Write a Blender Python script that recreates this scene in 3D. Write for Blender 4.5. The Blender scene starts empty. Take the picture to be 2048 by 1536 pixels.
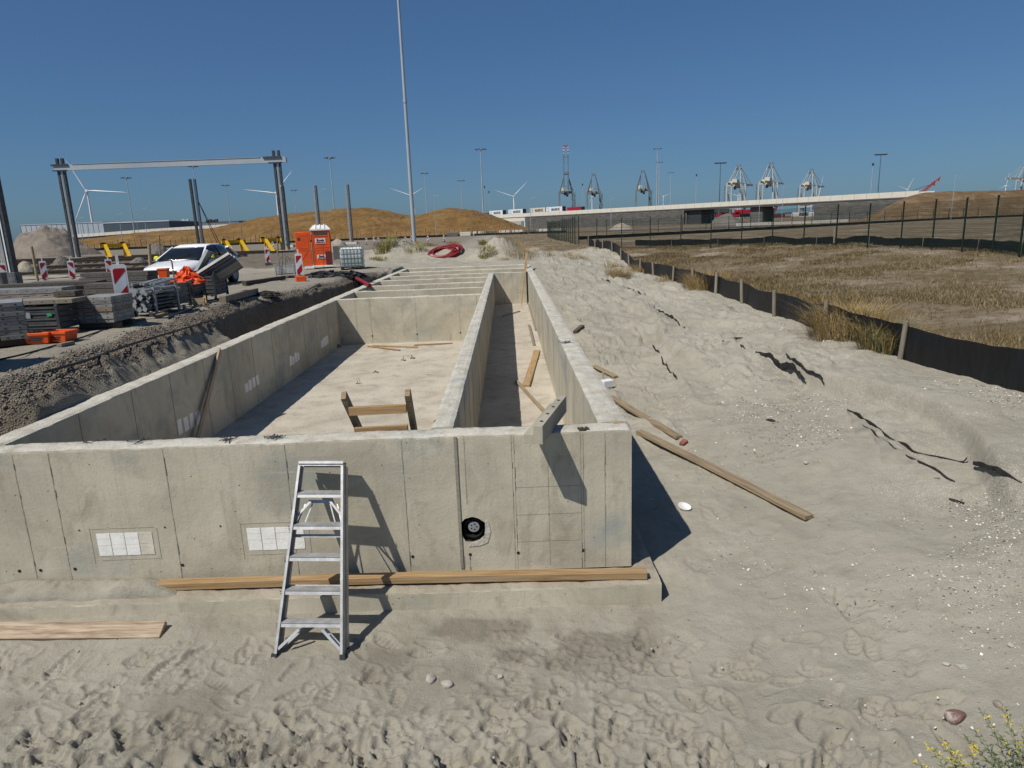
import bpy, math, random
import numpy as np
from mathutils import Vector, Matrix, Euler

# ---------------------------------------------------------------- camera, light, exposure
SC = bpy.context.scene
COL = SC.collection
FPX, PITCH, ROLL, CAMH = 1370.0, math.radians(13.0), math.radians(2.1), 3.52
_R0 = np.array([1, 0, 0.]); _U0 = np.array([0, math.sin(PITCH), math.cos(PITCH)]); CF = np.array([0, math.cos(PITCH), -math.sin(PITCH)])
CR = math.cos(ROLL)*_R0 - math.sin(ROLL)*_U0; CU = math.sin(ROLL)*_R0 + math.cos(ROLL)*_U0
CC = np.array([0, 0, CAMH])
cd = bpy.data.cameras.new('camera'); cam = bpy.data.objects.new('camera', cd); COL.objects.link(cam)
cam.matrix_world = Matrix(((CR[0], CU[0], -CF[0], 0), (CR[1], CU[1], -CF[1], 0), (CR[2], CU[2], -CF[2], CAMH), (0, 0, 0, 1)))
cd.sensor_width = 36; cd.lens = 36*FPX/2048; cd.clip_start = .05; cd.clip_end = 12000
SC.camera = cam

SUN_V = Vector((-.555, -.5, 1.0)).normalized()          # towards the sun
w = bpy.data.worlds.new('World'); SC.world = w; w.use_nodes = True
nt = w.node_tree
bg = nt.nodes['Background']
sky = nt.nodes.new('ShaderNodeTexSky'); sky.sky_type = 'NISHITA'; sky.sun_disc = False
sky.sun_elevation = math.asin(SUN_V.z); sky.sun_rotation = math.atan2(SUN_V.x, SUN_V.y) % (2*math.pi)
sky.air_density = 1.0; sky.dust_density = 0.6; sky.ozone_density = 4.0; sky.altitude = 0
gm = nt.nodes.new('ShaderNodeGamma'); gm.inputs['Gamma'].default_value = .74; nt.links.new(sky.outputs[0], gm.inputs['Color'])   # deep polarised blue of the photograph
sm_ = nt.nodes.new('ShaderNodeMix'); sm_.data_type = 'RGBA'; sm_.blend_type = 'MULTIPLY'; sm_.inputs['Factor'].default_value = 1; sm_.inputs['B'].default_value = (.505, .795, 1.145, 1)
nt.links.new(gm.outputs[0], sm_.inputs['A']); nt.links.new(sm_.outputs['Result'], bg.inputs[0]); bg.inputs[1].default_value = .085
sl = bpy.data.lights.new('sun', 'SUN'); sun = bpy.data.objects.new('sun', sl); COL.objects.link(sun)
sl.energy = 4.6; sl.angle = math.radians(.5); sl.color = (1, .955, .88)
sun.rotation_euler = SUN_V.to_track_quat('Z', 'Y').to_euler(); sun.location = (-20, -20, 40)
SC.view_settings.view_transform = 'Standard'; SC.view_settings.look = 'None'
SC.view_settings.exposure = 0.0; SC.view_settings.gamma = 1

random.seed(7); RNG = np.random.default_rng(11)
def U(a, b): return random.uniform(a, b)

# ---------------------------------------------------------------- survey: rays of the photograph to world points at known depth
def ray(px, py): return CF + CR*(px-1024)/FPX - CU*(py-768)/FPX
def onY(px, py, Y): d = ray(px, py); return CC + d*Y/d[1]
def onZ(px, py, Z): d = ray(px, py); return CC + d*(Z-CAMH)/d[2]

# ---------------------------------------------------------------- noise (numpy)
def _hash(ix, iy, seed):
    h = (ix.astype(np.int64)*374761393 + iy.astype(np.int64)*668265263 + seed*1442695041) & 0xffffffff
    h = ((h ^ (h >> 13))*1274126177) & 0xffffffff
    return ((h ^ (h >> 16)) & 0xffff)/65535.0
def vnoise(x, y, seed=0):
    ix = np.floor(x); iy = np.floor(y); fx = x-ix; fy = y-iy
    fx = fx*fx*fx*(fx*(fx*6-15)+10); fy = fy*fy*fy*(fy*(fy*6-15)+10)
    a = _hash(ix, iy, seed); b = _hash(ix+1, iy, seed); c = _hash(ix, iy+1, seed); d = _hash(ix+1, iy+1, seed)
    return (a*(1-fx)+b*fx)*(1-fy) + (c*(1-fx)+d*fx)*fy - .5
def fbm(x, y, octs=4, seed=0, gain=.5):
    s = 0; a = 1.0
    for o in range(octs):
        s = s + a*vnoise(x*2**o+o*17.3, y*2**o-o*9.1, seed+o); a *= gain
    return s
def sm(t): t = np.clip(t, 0, 1); return t*t*(3-2*t)

# ---------------------------------------------------------------- terrain heights (front footing top = 0, wall top = 1.5)
HEAPS = [(-6.9, 47, 1.15, 1.9, 1.6), (-.5, 43.2, .95, 1.2, 1.3), (.9, 43.5, .3, 1.2, 1.0), (-9.5, 50, .5, 2.5, 2), (3.5, 39.5, .25, 1.5, 1.5), (-3.0, 44.8, .55, 2.2, 1.2)]
def crest_x(y): return np.interp(y, [5, 8.5, 11, 14, 18, 22, 28, 33], [-6.0, -6.2, -6.5, -6.85, -6.9, -6.45, -6.3, -6.1])
def ridge_x(y): return 5.25 + .07*np.clip(y-8, -4, 8) + .35*np.sin(y*.9)
def terrain(x, y, detail=True):
    x = np.asarray(x, float); y = np.asarray(y, float)
    zf = np.interp(y, [0, 3, 5.2, 6.1, 6.6], [-.12, -.2, -.26, -.21, -.21]) + .05*sm((-x-1)/3)*sm((y-5)/1.2)
    zw = np.interp(y, [2, 5, 6.5, 8, 12, 20, 30, 37, 45, 60, 90], [-.18, -.22, -.1, .0, .12, .62, 1.12, 1.38, 1.6, 1.6, 1.5])
    s = sm((x-1.6)/5.6)
    zr = zw*(1-s) + np.interp(y, [2, 6, 50, 90], [.75, 1.0, 1.0, 1.5])*s
    # slumped edge of the bank
    d = x-ridge_x(y)
    zr = zr + .17*(sm(d/.16+.5)-.5)*sm((y-5.5)/1.5)*sm((15-y)/3)*np.exp(-(d/1.2)**2)*1.6
    d2 = x-(3.9+.25*np.sin(y*.7))
    zr = zr + .12*(sm(d2/.2+.5)-.5)*sm((y-13)/2)*sm((26-y)/5)*np.exp(-(d2/1.0)**2)*1.6
    fld = 1.0 + .62*sm((np.hypot(x-7, (y-20)*.25)-1)/14)
    fld = np.where(y > 70, 1.5, fld + (1.5-fld)*sm((y-55)/15))
    fld = fld + (1.5-fld)*sm((x-26)/10)
    z = np.where(x < 1.2, zf, zr)
    z = z + (zf-z)*sm((2.0-x)/.8)*sm((6.9-y)/.6)
    z = np.where(x > 7.0, zr + (fld-zr)*sm((x-7.0)/.6), z)
    zb = np.interp(y, [36.5, 40, 46, 60, 90], [1.36, 1.55, 1.7, 1.7, 1.5])
    z = np.where((x < 1.2), z + (zb-z)*sm((y-36.2)/.5), z)
    z = np.where((x >= 1.2) & (x < 7), z + (zb-z)*sm((y-37)/6), z)
    # left yard and the trench beside the long wall
    zl = np.interp(y, [0, 10, 18, 24, 30, 35, 60, 90], [1.9, 1.95, 1.94, 1.83, 1.75, 1.62, 1.9, 1.5])
    xs = x + .12*vnoise(y*.8, y*0, 5) + .1*vnoise(x*3, y*3, 8)
    u = xs-crest_x(y)
    p1 = np.interp(u, [-.6, -.25, 0, .45, .72, 1.2], [1, 1.0, .985, .9, .78, .62])
    p2 = np.interp(u, [-.6, -.25, 0, .28, .42, .6, 1.5], [1, 1.0, .98, .9, .6, .3, .2])
    pr = p1 + (p2-p1)*sm((y-14)/3)
    pr = pr + (1-pr)*sm((y-31)/3)
    zleft = -.3 + (zl+.3)*pr
    zleft = zleft + (zf-zleft)*sm((7.9-y)/.9)
    k = sm((-5.45-x)/.15)
    k2 = sm((-2.0-x)/6)
    z = np.where(y < 37, z + (zleft-z)*k, z + (zl-z)*k2)
    for hx, hy, hh, rx, ry in HEAPS:
        z = z + hh*np.exp(-((x-hx)/rx)**2-((y-hy)/ry)**2)*(1+.5*fbm(x*1.3, y*1.3, 3, 31))
    z = z + sm((-2.6-x+.8*vnoise(x*1.1, y*0, 66))/1.2)*sm((y-6.23)/.06)*sm((6.57-y)/.02)*(.24+.06*fbm(x*2.5, y*5, 3, 67))
    inside = (x > -5.52) & (x < 1.08) & (y > 6.66) & (y < 36.6)
    if detail:
        near = np.clip(1-(y-30)/60, 0, 1)
        lump = np.where(x > 1.3, 1.0, np.where(x < -5.5, .8, .75))
        z = z + near*lump*(.07*fbm(x*.9, y*.9, 3, 1) + .018*fbm(x*5, y*5, 3, 2))
        far = sm((y-8)/6)*sm((x-1.3)/.8)*sm((7-x)/.6)
        rid = 1-2*np.abs(vnoise(x*1.7+.8*vnoise(x*.9, y*.9, 12), y*1.1, 21))
        z = z + far*.07*(rid**5-.2) + far*.032*fbm(x*3.1, y*3.1, 4, 25)
        q = fbm(x*1.5+.35*y, y*1.0, 4, 27)       # broken crust: small scarps that follow the contours
        z = z + far*((.05*sm((q-.02)/.03)+.035*sm((q-.24)/.03)+.035*sm((q+.22)/.03)-.05)*(.4+.6*sm((y-9)/6)) + .018*fbm(x*11, y*9, 3, 28)*sm((y-8)/4))
        gr = sm((-5.6-x)/.2)*sm((x-crest_x(y)+.1)/.3)*sm((38-y)/3)
        z = z + gr*(.09*fbm(x*7, y*7, 4, 41)+.10*np.maximum(fbm(x*2.6, y*2.6, 3, 42), 0))
        z = z + .18*sm((y-37)/4)*sm((60-y)/10)*fbm(x*.8, y*.8, 4, 51)
    z = np.where(inside, -.6, z)
    return z
def tz(x, y): return float(terrain(np.array([x]), np.array([y]))[0])
def gp(px, py, tmax=160.0):
    """terrain point under a pixel of the photograph"""
    d = ray(px, py); t = np.linspace(2.0, tmax, 6000); p = CC + d*t[:, None]
    h = terrain(p[:, 0], p[:, 1]); i = int(np.argmax(p[:, 2] <= h))
    return Vector((p[i, 0], p[i, 1], h[i]))

# ---------------------------------------------------------------- materials
def M(name, c1, c2=None, rough=.8, metal=0.0, scale=4.0, stretch=(1, 1, 1), bump=0.0, bscale=40.0, spec=.3, dirt=0.0, dirtcol=(.2, .18, .14), dscale=3.0, rnd=0.0, lo=.35, hi=.65):
    m = bpy.data.materials.new(name); m.use_nodes = True; n = m.node_tree.nodes; L = m.node_tree.links
    b = n['Principled BSDF']; b.inputs['Roughness'].default_value = rough; b.inputs['Metallic'].default_value = metal
    b.inputs['Specular IOR Level'].default_value = spec
    tc = n.new('ShaderNodeTexCoord'); oi = n.new('ShaderNodeObjectInfo')
    mul = n.new('ShaderNodeMath'); mul.operation = 'MULTIPLY'; mul.inputs[1].default_value = 37.0; L.new(oi.outputs['Random'], mul.inputs[0])
    mp = n.new('ShaderNodeMapping'); mp.inputs['Scale'].default_value = stretch
    L.new(tc.outputs['Object'], mp.inputs['Vector']); L.new(mul.outputs[0], mp.inputs['Location'])
    nz = n.new('ShaderNodeTexNoise'); nz.inputs['Scale'].default_value = scale; nz.inputs['Detail'].default_value = 6; nz.inputs['Roughness'].default_value = .62
    L.new(mp.outputs[0], nz.inputs['Vector'])
    mr = n.new('ShaderNodeMapRange'); mr.inputs[1].default_value = lo; mr.inputs[2].default_value = hi; L.new(nz.outputs['Fac'], mr.inputs[0])
    mx = n.new('ShaderNodeMix'); mx.data_type = 'RGBA'; mx.inputs['A'].default_value = (*c1, 1); mx.inputs['B'].default_value = (*(c2 or tuple(v*.8 for v in c1)), 1)
    L.new(mr.outputs[0], mx.inputs['Factor']); out = mx.outputs['Result']
    if dirt > 0:
        n2 = n.new('ShaderNodeTexNoise'); n2.inputs['Scale'].default_value = dscale; n2.inputs['Detail'].default_value = 8; n2.inputs['Roughness'].default_value = .7
        L.new(mp.outputs[0], n2.inputs['Vector'])
        m2 = n.new('ShaderNodeMapRange'); m2.inputs[1].default_value = .5; m2.inputs[2].default_value = .72; m2.inputs[4].default_value = dirt; L.new(n2.outputs['Fac'], m2.inputs[0])
        x2 = n.new('ShaderNodeMix'); x2.data_type = 'RGBA'; x2.inputs['B'].default_value = (*dirtcol, 1); L.new(out, x2.inputs['A']); L.new(m2.outputs[0], x2.inputs['Factor']); out = x2.outputs['Result']
    if rnd > 0:
        hs = n.new('ShaderNodeHueSaturation'); r2 = n.new('ShaderNodeMapRange'); r2.inputs[3].default_value = 1-rnd; r2.inputs[4].default_value = 1+rnd
        L.new(oi.outputs['Random'], r2.inputs[0]); L.new(r2.outputs[0], hs.inputs['Value']); L.new(out, hs.inputs['Color']); out = hs.outputs['Color']
    L.new(out, b.inputs['Base Color'])
    if bump > 0:
        nb = n.new('ShaderNodeTexNoise'); nb.inputs['Scale'].default_value = bscale; nb.inputs['Detail'].default_value = 5; L.new(mp.outputs[0], nb.inputs['Vector'])
        bp = n.new('ShaderNodeBump'); bp.inputs['Strength'].default_value = 1.0; bp.inputs['Distance'].default_value = bump
        L.new(nb.outputs['Fac'], bp.inputs['Height']); L.new(bp.outputs[0], b.inputs['Normal'])
    return m

def nd(nodes, typ, **kw):
    n = nodes.new(typ)
    for k, v in kw.items():
        if k.startswith('i_'):
            key = k[2:]; key = int(key) if key.isdigit() else key.replace('_', ' ')
            n.inputs[key].default_value = v
        else: setattr(n, k, v)
    return n

def sand_material():
    m = bpy.data.materials.new('sand ground'); m.use_nodes = True; t = m.node_tree; n = t.nodes; L = t.links; b = n['Principled BSDF']
    b.inputs['Roughness'].default_value = .95; b.inputs['Specular IOR Level'].default_value = .12
    g = n.new('ShaderNodeNewGeometry'); P = g.outputs['Position']
    at = nd(n, 'ShaderNodeAttribute', attribute_name='zone'); sep = n.new('ShaderNodeSeparateColor'); L.new(at.outputs['Color'], sep.inputs[0])
    def noise(sc, det=5, ro=.6):
        q = nd(n, 'ShaderNodeTexNoise', i_Scale=sc, i_Detail=det, i_Roughness=ro); L.new(P, q.inputs['Vector']); return q.outputs['Fac']
    def rng(s, a, b_, c=0, d=1):
        q = n.new('ShaderNodeMapRange'); L.new(s, q.inputs[0])
        for i, v in enumerate((a, b_, c, d)): q.inputs[i+1].default_value = v
        return q.outputs[0]
    def mix(a, b_, f):
        q = nd(n, 'ShaderNodeMix', data_type='RGBA')
        for s, v in (('A', a), ('B', b_)):
            if isinstance(v, tuple): q.inputs[s].default_value = (*v, 1)
            else: L.new(v, q.inputs[s])
        if isinstance(f, float): q.inputs['Factor'].default_value = f
        else: L.new(f, q.inputs['Factor'])
        return q.outputs['Result']
    def mul(a, b_):
        q = nd(n, 'ShaderNodeMath', operation='MULTIPLY'); L.new(a, q.inputs[0])
        if isinstance(b_, float): q.inputs[1].default_value = b_
        else: L.new(b_, q.inputs[1])
        return q.outputs[0]
    c = mix((.362, .337, .274), (.298, .277, .221), rng(noise(.7, 6, .65), .38, .62))
    c = mix(c, (.25, .226, .168), mul(rng(noise(3.2, 7, .7), .5, .7), .6))
    c = mix(c, (.36, .32, .27), mul(rng(noise(260, 2, .5), .5, .75), .55))
    c = mix(c, (.2, .17, .135), mul(rng(noise(420, 2, .5), .56, .75), .5))
    # crushed shell specks
    v = nd(n, 'ShaderNodeTexVoronoi', i_Scale=80.0); L.new(P, v.inputs['Vector'])
    sc_ = n.new('ShaderNodeSeparateColor'); L.new(v.outputs['Color'], sc_.inputs[0])
    sp = mul(rng(v.outputs['Distance'], .38, .26), mul(rng(sc_.outputs[0], .70, .72), rng(mul(noise(1.1, 4, .6), sep.outputs[2]), .34, .6)))
    c = mix(c, (.72, .68, .6), sp)
    # gravel
    vg = nd(n, 'ShaderNodeTexVoronoi', i_Scale=48.0); L.new(P, vg.inputs['Vector'])
    sg = n.new('ShaderNodeSeparateColor'); L.new(vg.outputs['Color'], sg.inputs[0])
    gcol = mix((.19, .158, .122), (.30, .258, .205), sg.outputs[0])
    gcol = mix(gcol, (.12, .1, .08), rng(vg.outputs['Distance'], .42, .75)); gcol = mix(gcol, (.165, .135, .1), rng(noise(2.2, 6, .7), .45, .6))
    c = mix(c, gcol, sep.outputs[0]); c = mix(c, (.13, .112, .083), mul(at.outputs['Alpha'], .5))
    # dry field
    f = mix((.135, .1, .058), (.2, .158, .105), rng(noise(.45, 7, .7), .4, .62))
    f = mix(f, (.1, .076, .038), rng(noise(3.0, 7, .75), .47, .6))
    f = mix(f, (.31, .255, .2), mul(rng(noise(.3, 7, .75), .5, .62), .75)); f = mix(f, (.115, .1, .04), mul(rng(noise(.33, 6, .7), .54, .66), .6))
    c = mix(c, f, sep.outputs[1])
    L.new(c, b.inputs['Base Color'])
    ad = nd(n, 'ShaderNodeMath', operation='ADD'); L.new(mul(noise(60, 7, .75), .8), ad.inputs[0]); L.new(mul(noise(9, 4, .6), 1.2), ad.inputs[1])
    a2 = nd(n, 'ShaderNodeMath', operation='SUBTRACT'); L.new(ad.outputs[0], a2.inputs[0]); L.new(mul(mul(vg.outputs['Distance'], sep.outputs[0]), 1.4), a2.inputs[1])
    bp = nd(n, 'ShaderNodeBump', i_Strength=1.0, i_Distance=.018); L.new(a2.outputs[0], bp.inputs['Height']); L.new(bp.outputs[0], b.inputs['Normal'])
    return m

def concrete_material(name, tint=1.0, worn=0.0, warm=0.0):
    m = bpy.data.materials.new(name); m.use_nodes = True; t = m.node_tree; n = t.nodes; L = t.links; b = n['Principled BSDF']
    b.inputs['Roughness'].default_value = .88; b.inputs['Specular IOR Level'].default_value = .2
    g = n.new('ShaderNodeNewGeometry'); P = g.outputs['Position']
    def noise(sc, det=5, ro=.6, st=None, dist=0.0):
        q = nd(n, 'ShaderNodeTexNoise', i_Scale=sc, i_Detail=det, i_Roughness=ro, i_Distortion=dist)
        if st:
            mp = n.new('ShaderNodeMapping'); mp.inputs['Scale'].default_value = st; L.new(P, mp.inputs['Vector']); L.new(mp.outputs[0], q.inputs['Vector'])
        else: L.new(P, q.inputs['Vector'])
        return q.outputs['Fac']
    def rng(s, a, b_, c=0, d=1):
        q = n.new('ShaderNodeMapRange'); L.new(s, q.inputs[0])
        for i, v in enumerate((a, b_, c, d)): q.inputs[i+1].default_value = v
        return q.outputs[0]
    def mix(a, b_, f):
        q = nd(n, 'ShaderNodeMix', data_type='RGBA')
        for s, v in (('A', a), ('B', b_)):
            if isinstance(v, tuple): q.inputs[s].default_value = (*[x*tint for x in v], 1)
            else: L.new(v, q.inputs[s])
        L.new(f, q.inputs['Factor']); return q.outputs['Result']
    c = mix((.40, .365, .285), (.295, .268, .205), rng(noise(.9, 7, .62, None, .6), .38, .62))
    c = mix(c, (.235, .245, .22), rng(noise(.8, 5, .55, (1, 1, 1.7)), .55, .68, 0, .9))
    c = mix(c, (.225, .2, .15), rng(noise(1.6, 8, .72, (1.6, 1.6, .9), 1.0), .53, .7, 0, .85))
    c = mix(c, (.24, .22, .175), rng(noise(2.6, 6, .75, (9, 9, .45)), .52, .74, 0, .55))
    c = mix(c, (.42, .395, .335), rng(noise(3.0, 7, .75, (.5, .5, 7)), .56, .75, 0, .5))
    c = mix(c, (.2, .185, .15), rng(noise(70, 3, .6), .56, .72, 0, .35))
    v = nd(n, 'ShaderNodeTexVoronoi', i_Scale=15.0); L.new(P, v.inputs['Vector']); sc_ = n.new('ShaderNodeSeparateColor'); L.new(v.outputs['Color'], sc_.inputs[0])
    q = nd(n, 'ShaderNodeMath', operation='MULTIPLY'); L.new(rng(v.outputs['Distance'], .13, .07), q.inputs[0]); L.new(rng(sc_.outputs[0], .87, .89), q.inputs[1])
    c = mix(c, (.08, .07, .055), q.outputs[0])
    if worn > 0:
        c = mix(c, (.5, .48, .43), rng(noise(4, 8, .7), .35, .62, 0, worn))
        c = mix(c, (.2, .17, .125), rng(noise(7, 8, .75), .56, .7, 0, .8))
    L.new(c, b.inputs['Base Color'])
    ad = nd(n, 'ShaderNodeMath', operation='SUBTRACT'); L.new(noise(30, 7, .7), ad.inputs[0]); L.new(q.outputs[0], ad.inputs[1])
    bp = nd(n, 'ShaderNodeBump', i_Strength=1.0, i_Distance=.004+.016*worn); L.new(ad.outputs[0], bp.inputs['Height']); L.new(bp.outputs[0], b.inputs['Normal'])
    return m


MT = {}
def mats():
    T = MT
    T['sand'] = sand_material(); T['conc'] = concrete_material('cast concrete', 1.34); T['conc_beam'] = concrete_material('grey beam concrete', .98); T['conc_top'] = concrete_material('rough trowelled concrete', 1.2, .8); T['conc_floor'] = M('sandy pit floor', (.49, .44, .355), (.39, .345, .275), .93, scale=1.1, dirt=.75, dirtcol=(.29, .25, .19), dscale=2.2, bump=.016, bscale=22)
    T['faint'] = M('faint formwork line', (.33, .305, .24), (.37, .34, .27), .9, scale=9)
    T['joint'] = M('joint line', (.22, .2, .158), (.30, .275, .22), .9, scale=9, stretch=(1, 1, 4))
    T['hole'] = M('painted hole shade', (.012, .011, .01), (.03, .028, .024), .9)  # near-black colour that paints the shade inside holes and slots
    T['wood_knot'] = M('pale knotty timber', (.46, .37, .27), (.27, .19, .12), .8, scale=5, stretch=(.6, 9, 9), dirt=1.0, dirtcol=(.17, .105, .065), dscale=3.2, bump=.001, bscale=60)
    T['block'] = M('white block', (.86, .85, .81), (.74, .72, .66), .85, scale=7, bump=.003)
    T['alu'] = M('weathered aluminium', (.5, .5, .49), (.36, .36, .355), .5, .55, scale=9, dirt=.6, dirtcol=(.33, .3, .26), dscale=14, bump=.0004, bscale=120)
    T['rubber'] = M('black rubber', (.02, .02, .02), (.04, .04, .038), .7)
    T['wood'] = M('raw timber', (.40, .265, .13), (.235, .14, .062), .75, scale=4, stretch=(.5, 12, 12), dirt=.8, dirtcol=(.33, .28, .2), dscale=1.4, bump=.0015, bscale=60, rnd=.12)
    T['wood_pale'] = M('pale weathered timber', (.36, .285, .185), (.22, .16, .095), .85, scale=4, stretch=(.5, 12, 12), dirt=.9, dirtcol=(.15, .105, .065), dscale=2, bump=.0015, bscale=60, rnd=.1)
    T['wood_grey'] = M('grey weathered timber', (.26, .225, .18), (.17, .14, .105), .85, scale=3, stretch=(5, 5, .7), dirt=.4, dirtcol=(.36, .32, .26), bump=.002, bscale=50, rnd=.12)
    T['wood_dark'] = M('dark stained timber', (.1, .082, .06), (.06, .048, .036), .85, scale=4, stretch=(.6, 8, 8), dirt=.4, rnd=.15)
    T['foil'] = M('black foil', (.007, .0075, .008), (.013, .0135, .0145), .5, scale=2.5, stretch=(2, 2, .4), bump=.012, bscale=6, spec=.25)
    T['fabric'] = M('dusty black geotextile with shade', (.009, .009, .009), (.018, .0175, .016), .9, dirt=.35, dirtcol=(.12, .11, .09), dscale=9, bump=.004)  # black cloth, taken deeper to paint the shaded underside of the crust
    T['fabric_d'] = M('sand covered geotextile', (.285, .263, .213), (.225, .206, .168), .95, scale=5, dirt=.4, dirtcol=(.11, .1, .085), dscale=4, bump=.006)
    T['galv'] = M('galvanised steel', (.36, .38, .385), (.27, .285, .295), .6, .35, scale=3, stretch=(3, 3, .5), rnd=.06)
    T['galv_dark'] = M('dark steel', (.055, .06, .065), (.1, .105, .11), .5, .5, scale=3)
    T['form'] = M('grey formwork steel', (.29, .295, .29), (.19, .19, .185), .6, .25, scale=5, dirt=.7, dirtcol=(.34, .3, .25), dscale=4, rnd=.14)
    T['form_brown'] = M('rusty formwork steel', (.2, .11, .075), (.3, .25, .21), .75, .1, scale=4, dirt=.4)
    T['form_blue'] = M('blue grey formwork steel', (.16, .2, .24), (.24, .27, .29), .55, .3, scale=4, dirt=.4)
    T['crate'] = M('dark grey sheet steel', (.115, .12, .125), (.07, .075, .08), .55, .3, scale=4, dirt=.35, rnd=.1)
    T['orange'] = M('orange plastic', (.78, .105, .014), (.64, .08, .013), .45, scale=4, spec=.4, dirt=.2, dirtcol=(.5, .2, .08))
    T['orange2'] = M('orange netting', (.78, .1, .025), (.55, .06, .015), .6, scale=14, bump=.01, bscale=25)
    T['white'] = M('white plastic', (.8, .8, .78), (.66, .66, .63), .45, scale=4, dirt=.15)
    T['red'] = M('traffic red', (.42, .012, .022), (.34, .01, .018), .45, scale=5)
    T['redhose'] = M('red pipe plastic', (.27, .018, .026), (.17, .011, .016), .45, scale=6, dirt=.2, spec=.4)
    T['black'] = M('black plastic', (.014, .014, .015), (.03, .03, .03), .5, spec=.4)
    T['yellow'] = M('yellow steel', (.75, .47, .02), (.6, .36, .015), .5, scale=3, dirt=.2)
    T['yellow2'] = M('bright yellow cover', (.75, .72, .03), (.7, .66, .02), .4)
    T['carpaint'] = M('white car paint', (.8, .81, .82), (.77, .78, .79), .18, spec=.6)
    T['carglass'] = M('dark car glass', (.008, .01, .013), (.012, .014, .018), .06, spec=.7)
    T['lamp'] = M('lamp lens', (.75, .78, .8), (.6, .63, .66), .1, spec=.8)
    T['ibc'] = M('milky tank plastic', (.68, .72, .69), (.55, .6, .57), .4, scale=2)
    T['ibc_low'] = M('milky tank plastic with liquid behind', (.42, .5, .46), (.34, .42, .38), .4, scale=2)
    T['green'] = M('green fence paint', (.008, .02, .015), (.014, .03, .022), .5)
    T['hill'] = M('dry grass hill', (.2, .115, .035), (.14, .075, .02), .95, scale=.12, stretch=(1, 1, 2.2), dirt=.75, dirtcol=(.27, .18, .085), dscale=.35, bump=.9, bscale=.6, lo=.38, hi=.6)
    T['bank'] = M('dry embankment', (.155, .1, .05), (.105, .066, .03), .95, scale=.16, dirt=.75, dirtcol=(.26, .2, .13), dscale=.28, bump=.5, bscale=.7)
    T['sand_heap'] = M('heaped sand', (.34, .3, .235), (.26, .23, .175), .95, scale=1.5, bump=.04, bscale=6, dirt=.5, dirtcol=(.2, .17, .13), dscale=2.2)
    T['asphalt'] = M('asphalt', (.1, .098, .094), (.075, .073, .07), .9, scale=1)
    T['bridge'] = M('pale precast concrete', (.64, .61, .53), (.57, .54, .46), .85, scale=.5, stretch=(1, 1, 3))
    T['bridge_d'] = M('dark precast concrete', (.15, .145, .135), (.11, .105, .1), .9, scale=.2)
    T['brick'] = None
    T['rail'] = M('rusty rail', (.05, .04, .034), (.08, .06, .048), .6, .4)
    T['hall_haze'] = M('haze tinted pale cladding', (.42, .47, .53), (.38, .43, .49), .6, scale=.05)  # bluish distance haze is mixed into the wall colour
    T['hall_d'] = M('dark blue grey cladding', (.07, .095, .125), (.06, .08, .105), .6, scale=.05)
    T['hall_m'] = M('mid grey cladding', (.19, .22, .25), (.17, .195, .22), .6, scale=.05)
    T['turbine'] = M('turbine white', (.74, .76, .78), (.66, .68, .7), .5)
    T['mast'] = M('pale mast steel', (.46, .5, .53), (.38, .42, .45), .5, .3, scale=.3)
    T['mast_d'] = M('dark mast steel', (.1, .14, .18), (.08, .115, .15), .5, .2, scale=.3)
    T['crane'] = M('weathered crane steel', (.2, .24, .26), (.14, .17, .19), .6, .1, scale=.1)
    T['crane_l'] = M('pale crane steel', (.42, .44, .42), (.34, .36, .35), .6, .1, scale=.1)
    T['crane_h'] = M('cream machinery house', (.62, .58, .48), (.5, .46, .38), .6, scale=.2)
    T['crane_red'] = M('crane red', (.42, .05, .04), (.3, .03, .03), .6)
    T['c_white'] = M('white container', (.72, .74, .75), (.62, .64, .65), .5, scale=.6)
    T['c_cream'] = M('cream container', (.62, .57, .46), (.54, .49, .4), .6, scale=.6)
    T['c_red'] = M('red container', (.4, .02, .04), (.3, .015, .03), .5, scale=.6)
    T['c_brown'] = M('brown container', (.16, .03, .035), (.12, .025, .03), .6, scale=.6)
    T['c_teal'] = M('teal container', (.16, .33, .37), (.13, .28, .32), .5, scale=.6)
    T['c_grey'] = M('dark container end', (.07, .08, .085), (.05, .055, .06), .6, scale=.6)
    T['ink'] = M('dark lettering', (.02, .025, .035), (.03, .035, .045), .6)
    T['blue'] = M('logo blue', (.12, .38, .55), (.1, .33, .5), .5)
    T['signgreen'] = M('green tag', (.03, .4, .12), (.03, .33, .1), .5)
    T['shell'] = M('sea shell', (.78, .75, .68), (.6, .56, .48), .5, rnd=.1)
    T['pebble'] = M('pebble', (.16, .135, .108), (.27, .235, .19), .85, scale=20)
    T['stone'] = M('pale stone', (.42, .39, .33), (.3, .28, .235), .85, scale=12, bump=.003, bscale=40)
    T['redrock'] = M('red brown rock', (.17, .095, .075), (.11, .065, .055), .95, scale=14, dirt=1.0, dirtcol=(.48, .43, .38), dscale=13, bump=.006, bscale=25)
    T['brickred'] = M('red brick', (.26, .095, .065), (.2, .075, .055), .85, scale=20)
    T['straw'] = M('straw', (.36, .25, .095), (.27, .18, .06), .8, scale=1)
    T['straw2'] = M('pale straw', (.33, .26, .155), (.26, .2, .11), .8, scale=1)
    T['beam'] = M('weathered formwork in painted shade', (.105, .095, .082), (.065, .06, .053), .8, scale=3, dirt=.45, dirtcol=(.24, .21, .17), dscale=3, rnd=.2)  # base colour darkened to stand for the shadow side of the stacks
    T['olive'] = M('olive dry grass', (.125, .11, .042), (.09, .082, .03), .85, scale=1)
    T['heapdark'] = M('dull heaped sand', (.225, .19, .155), (.165, .14, .115), .95, scale=.5, bump=.12, bscale=1.5, dirt=.5, dirtcol=(.13, .11, .09), dscale=1.0)
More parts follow.
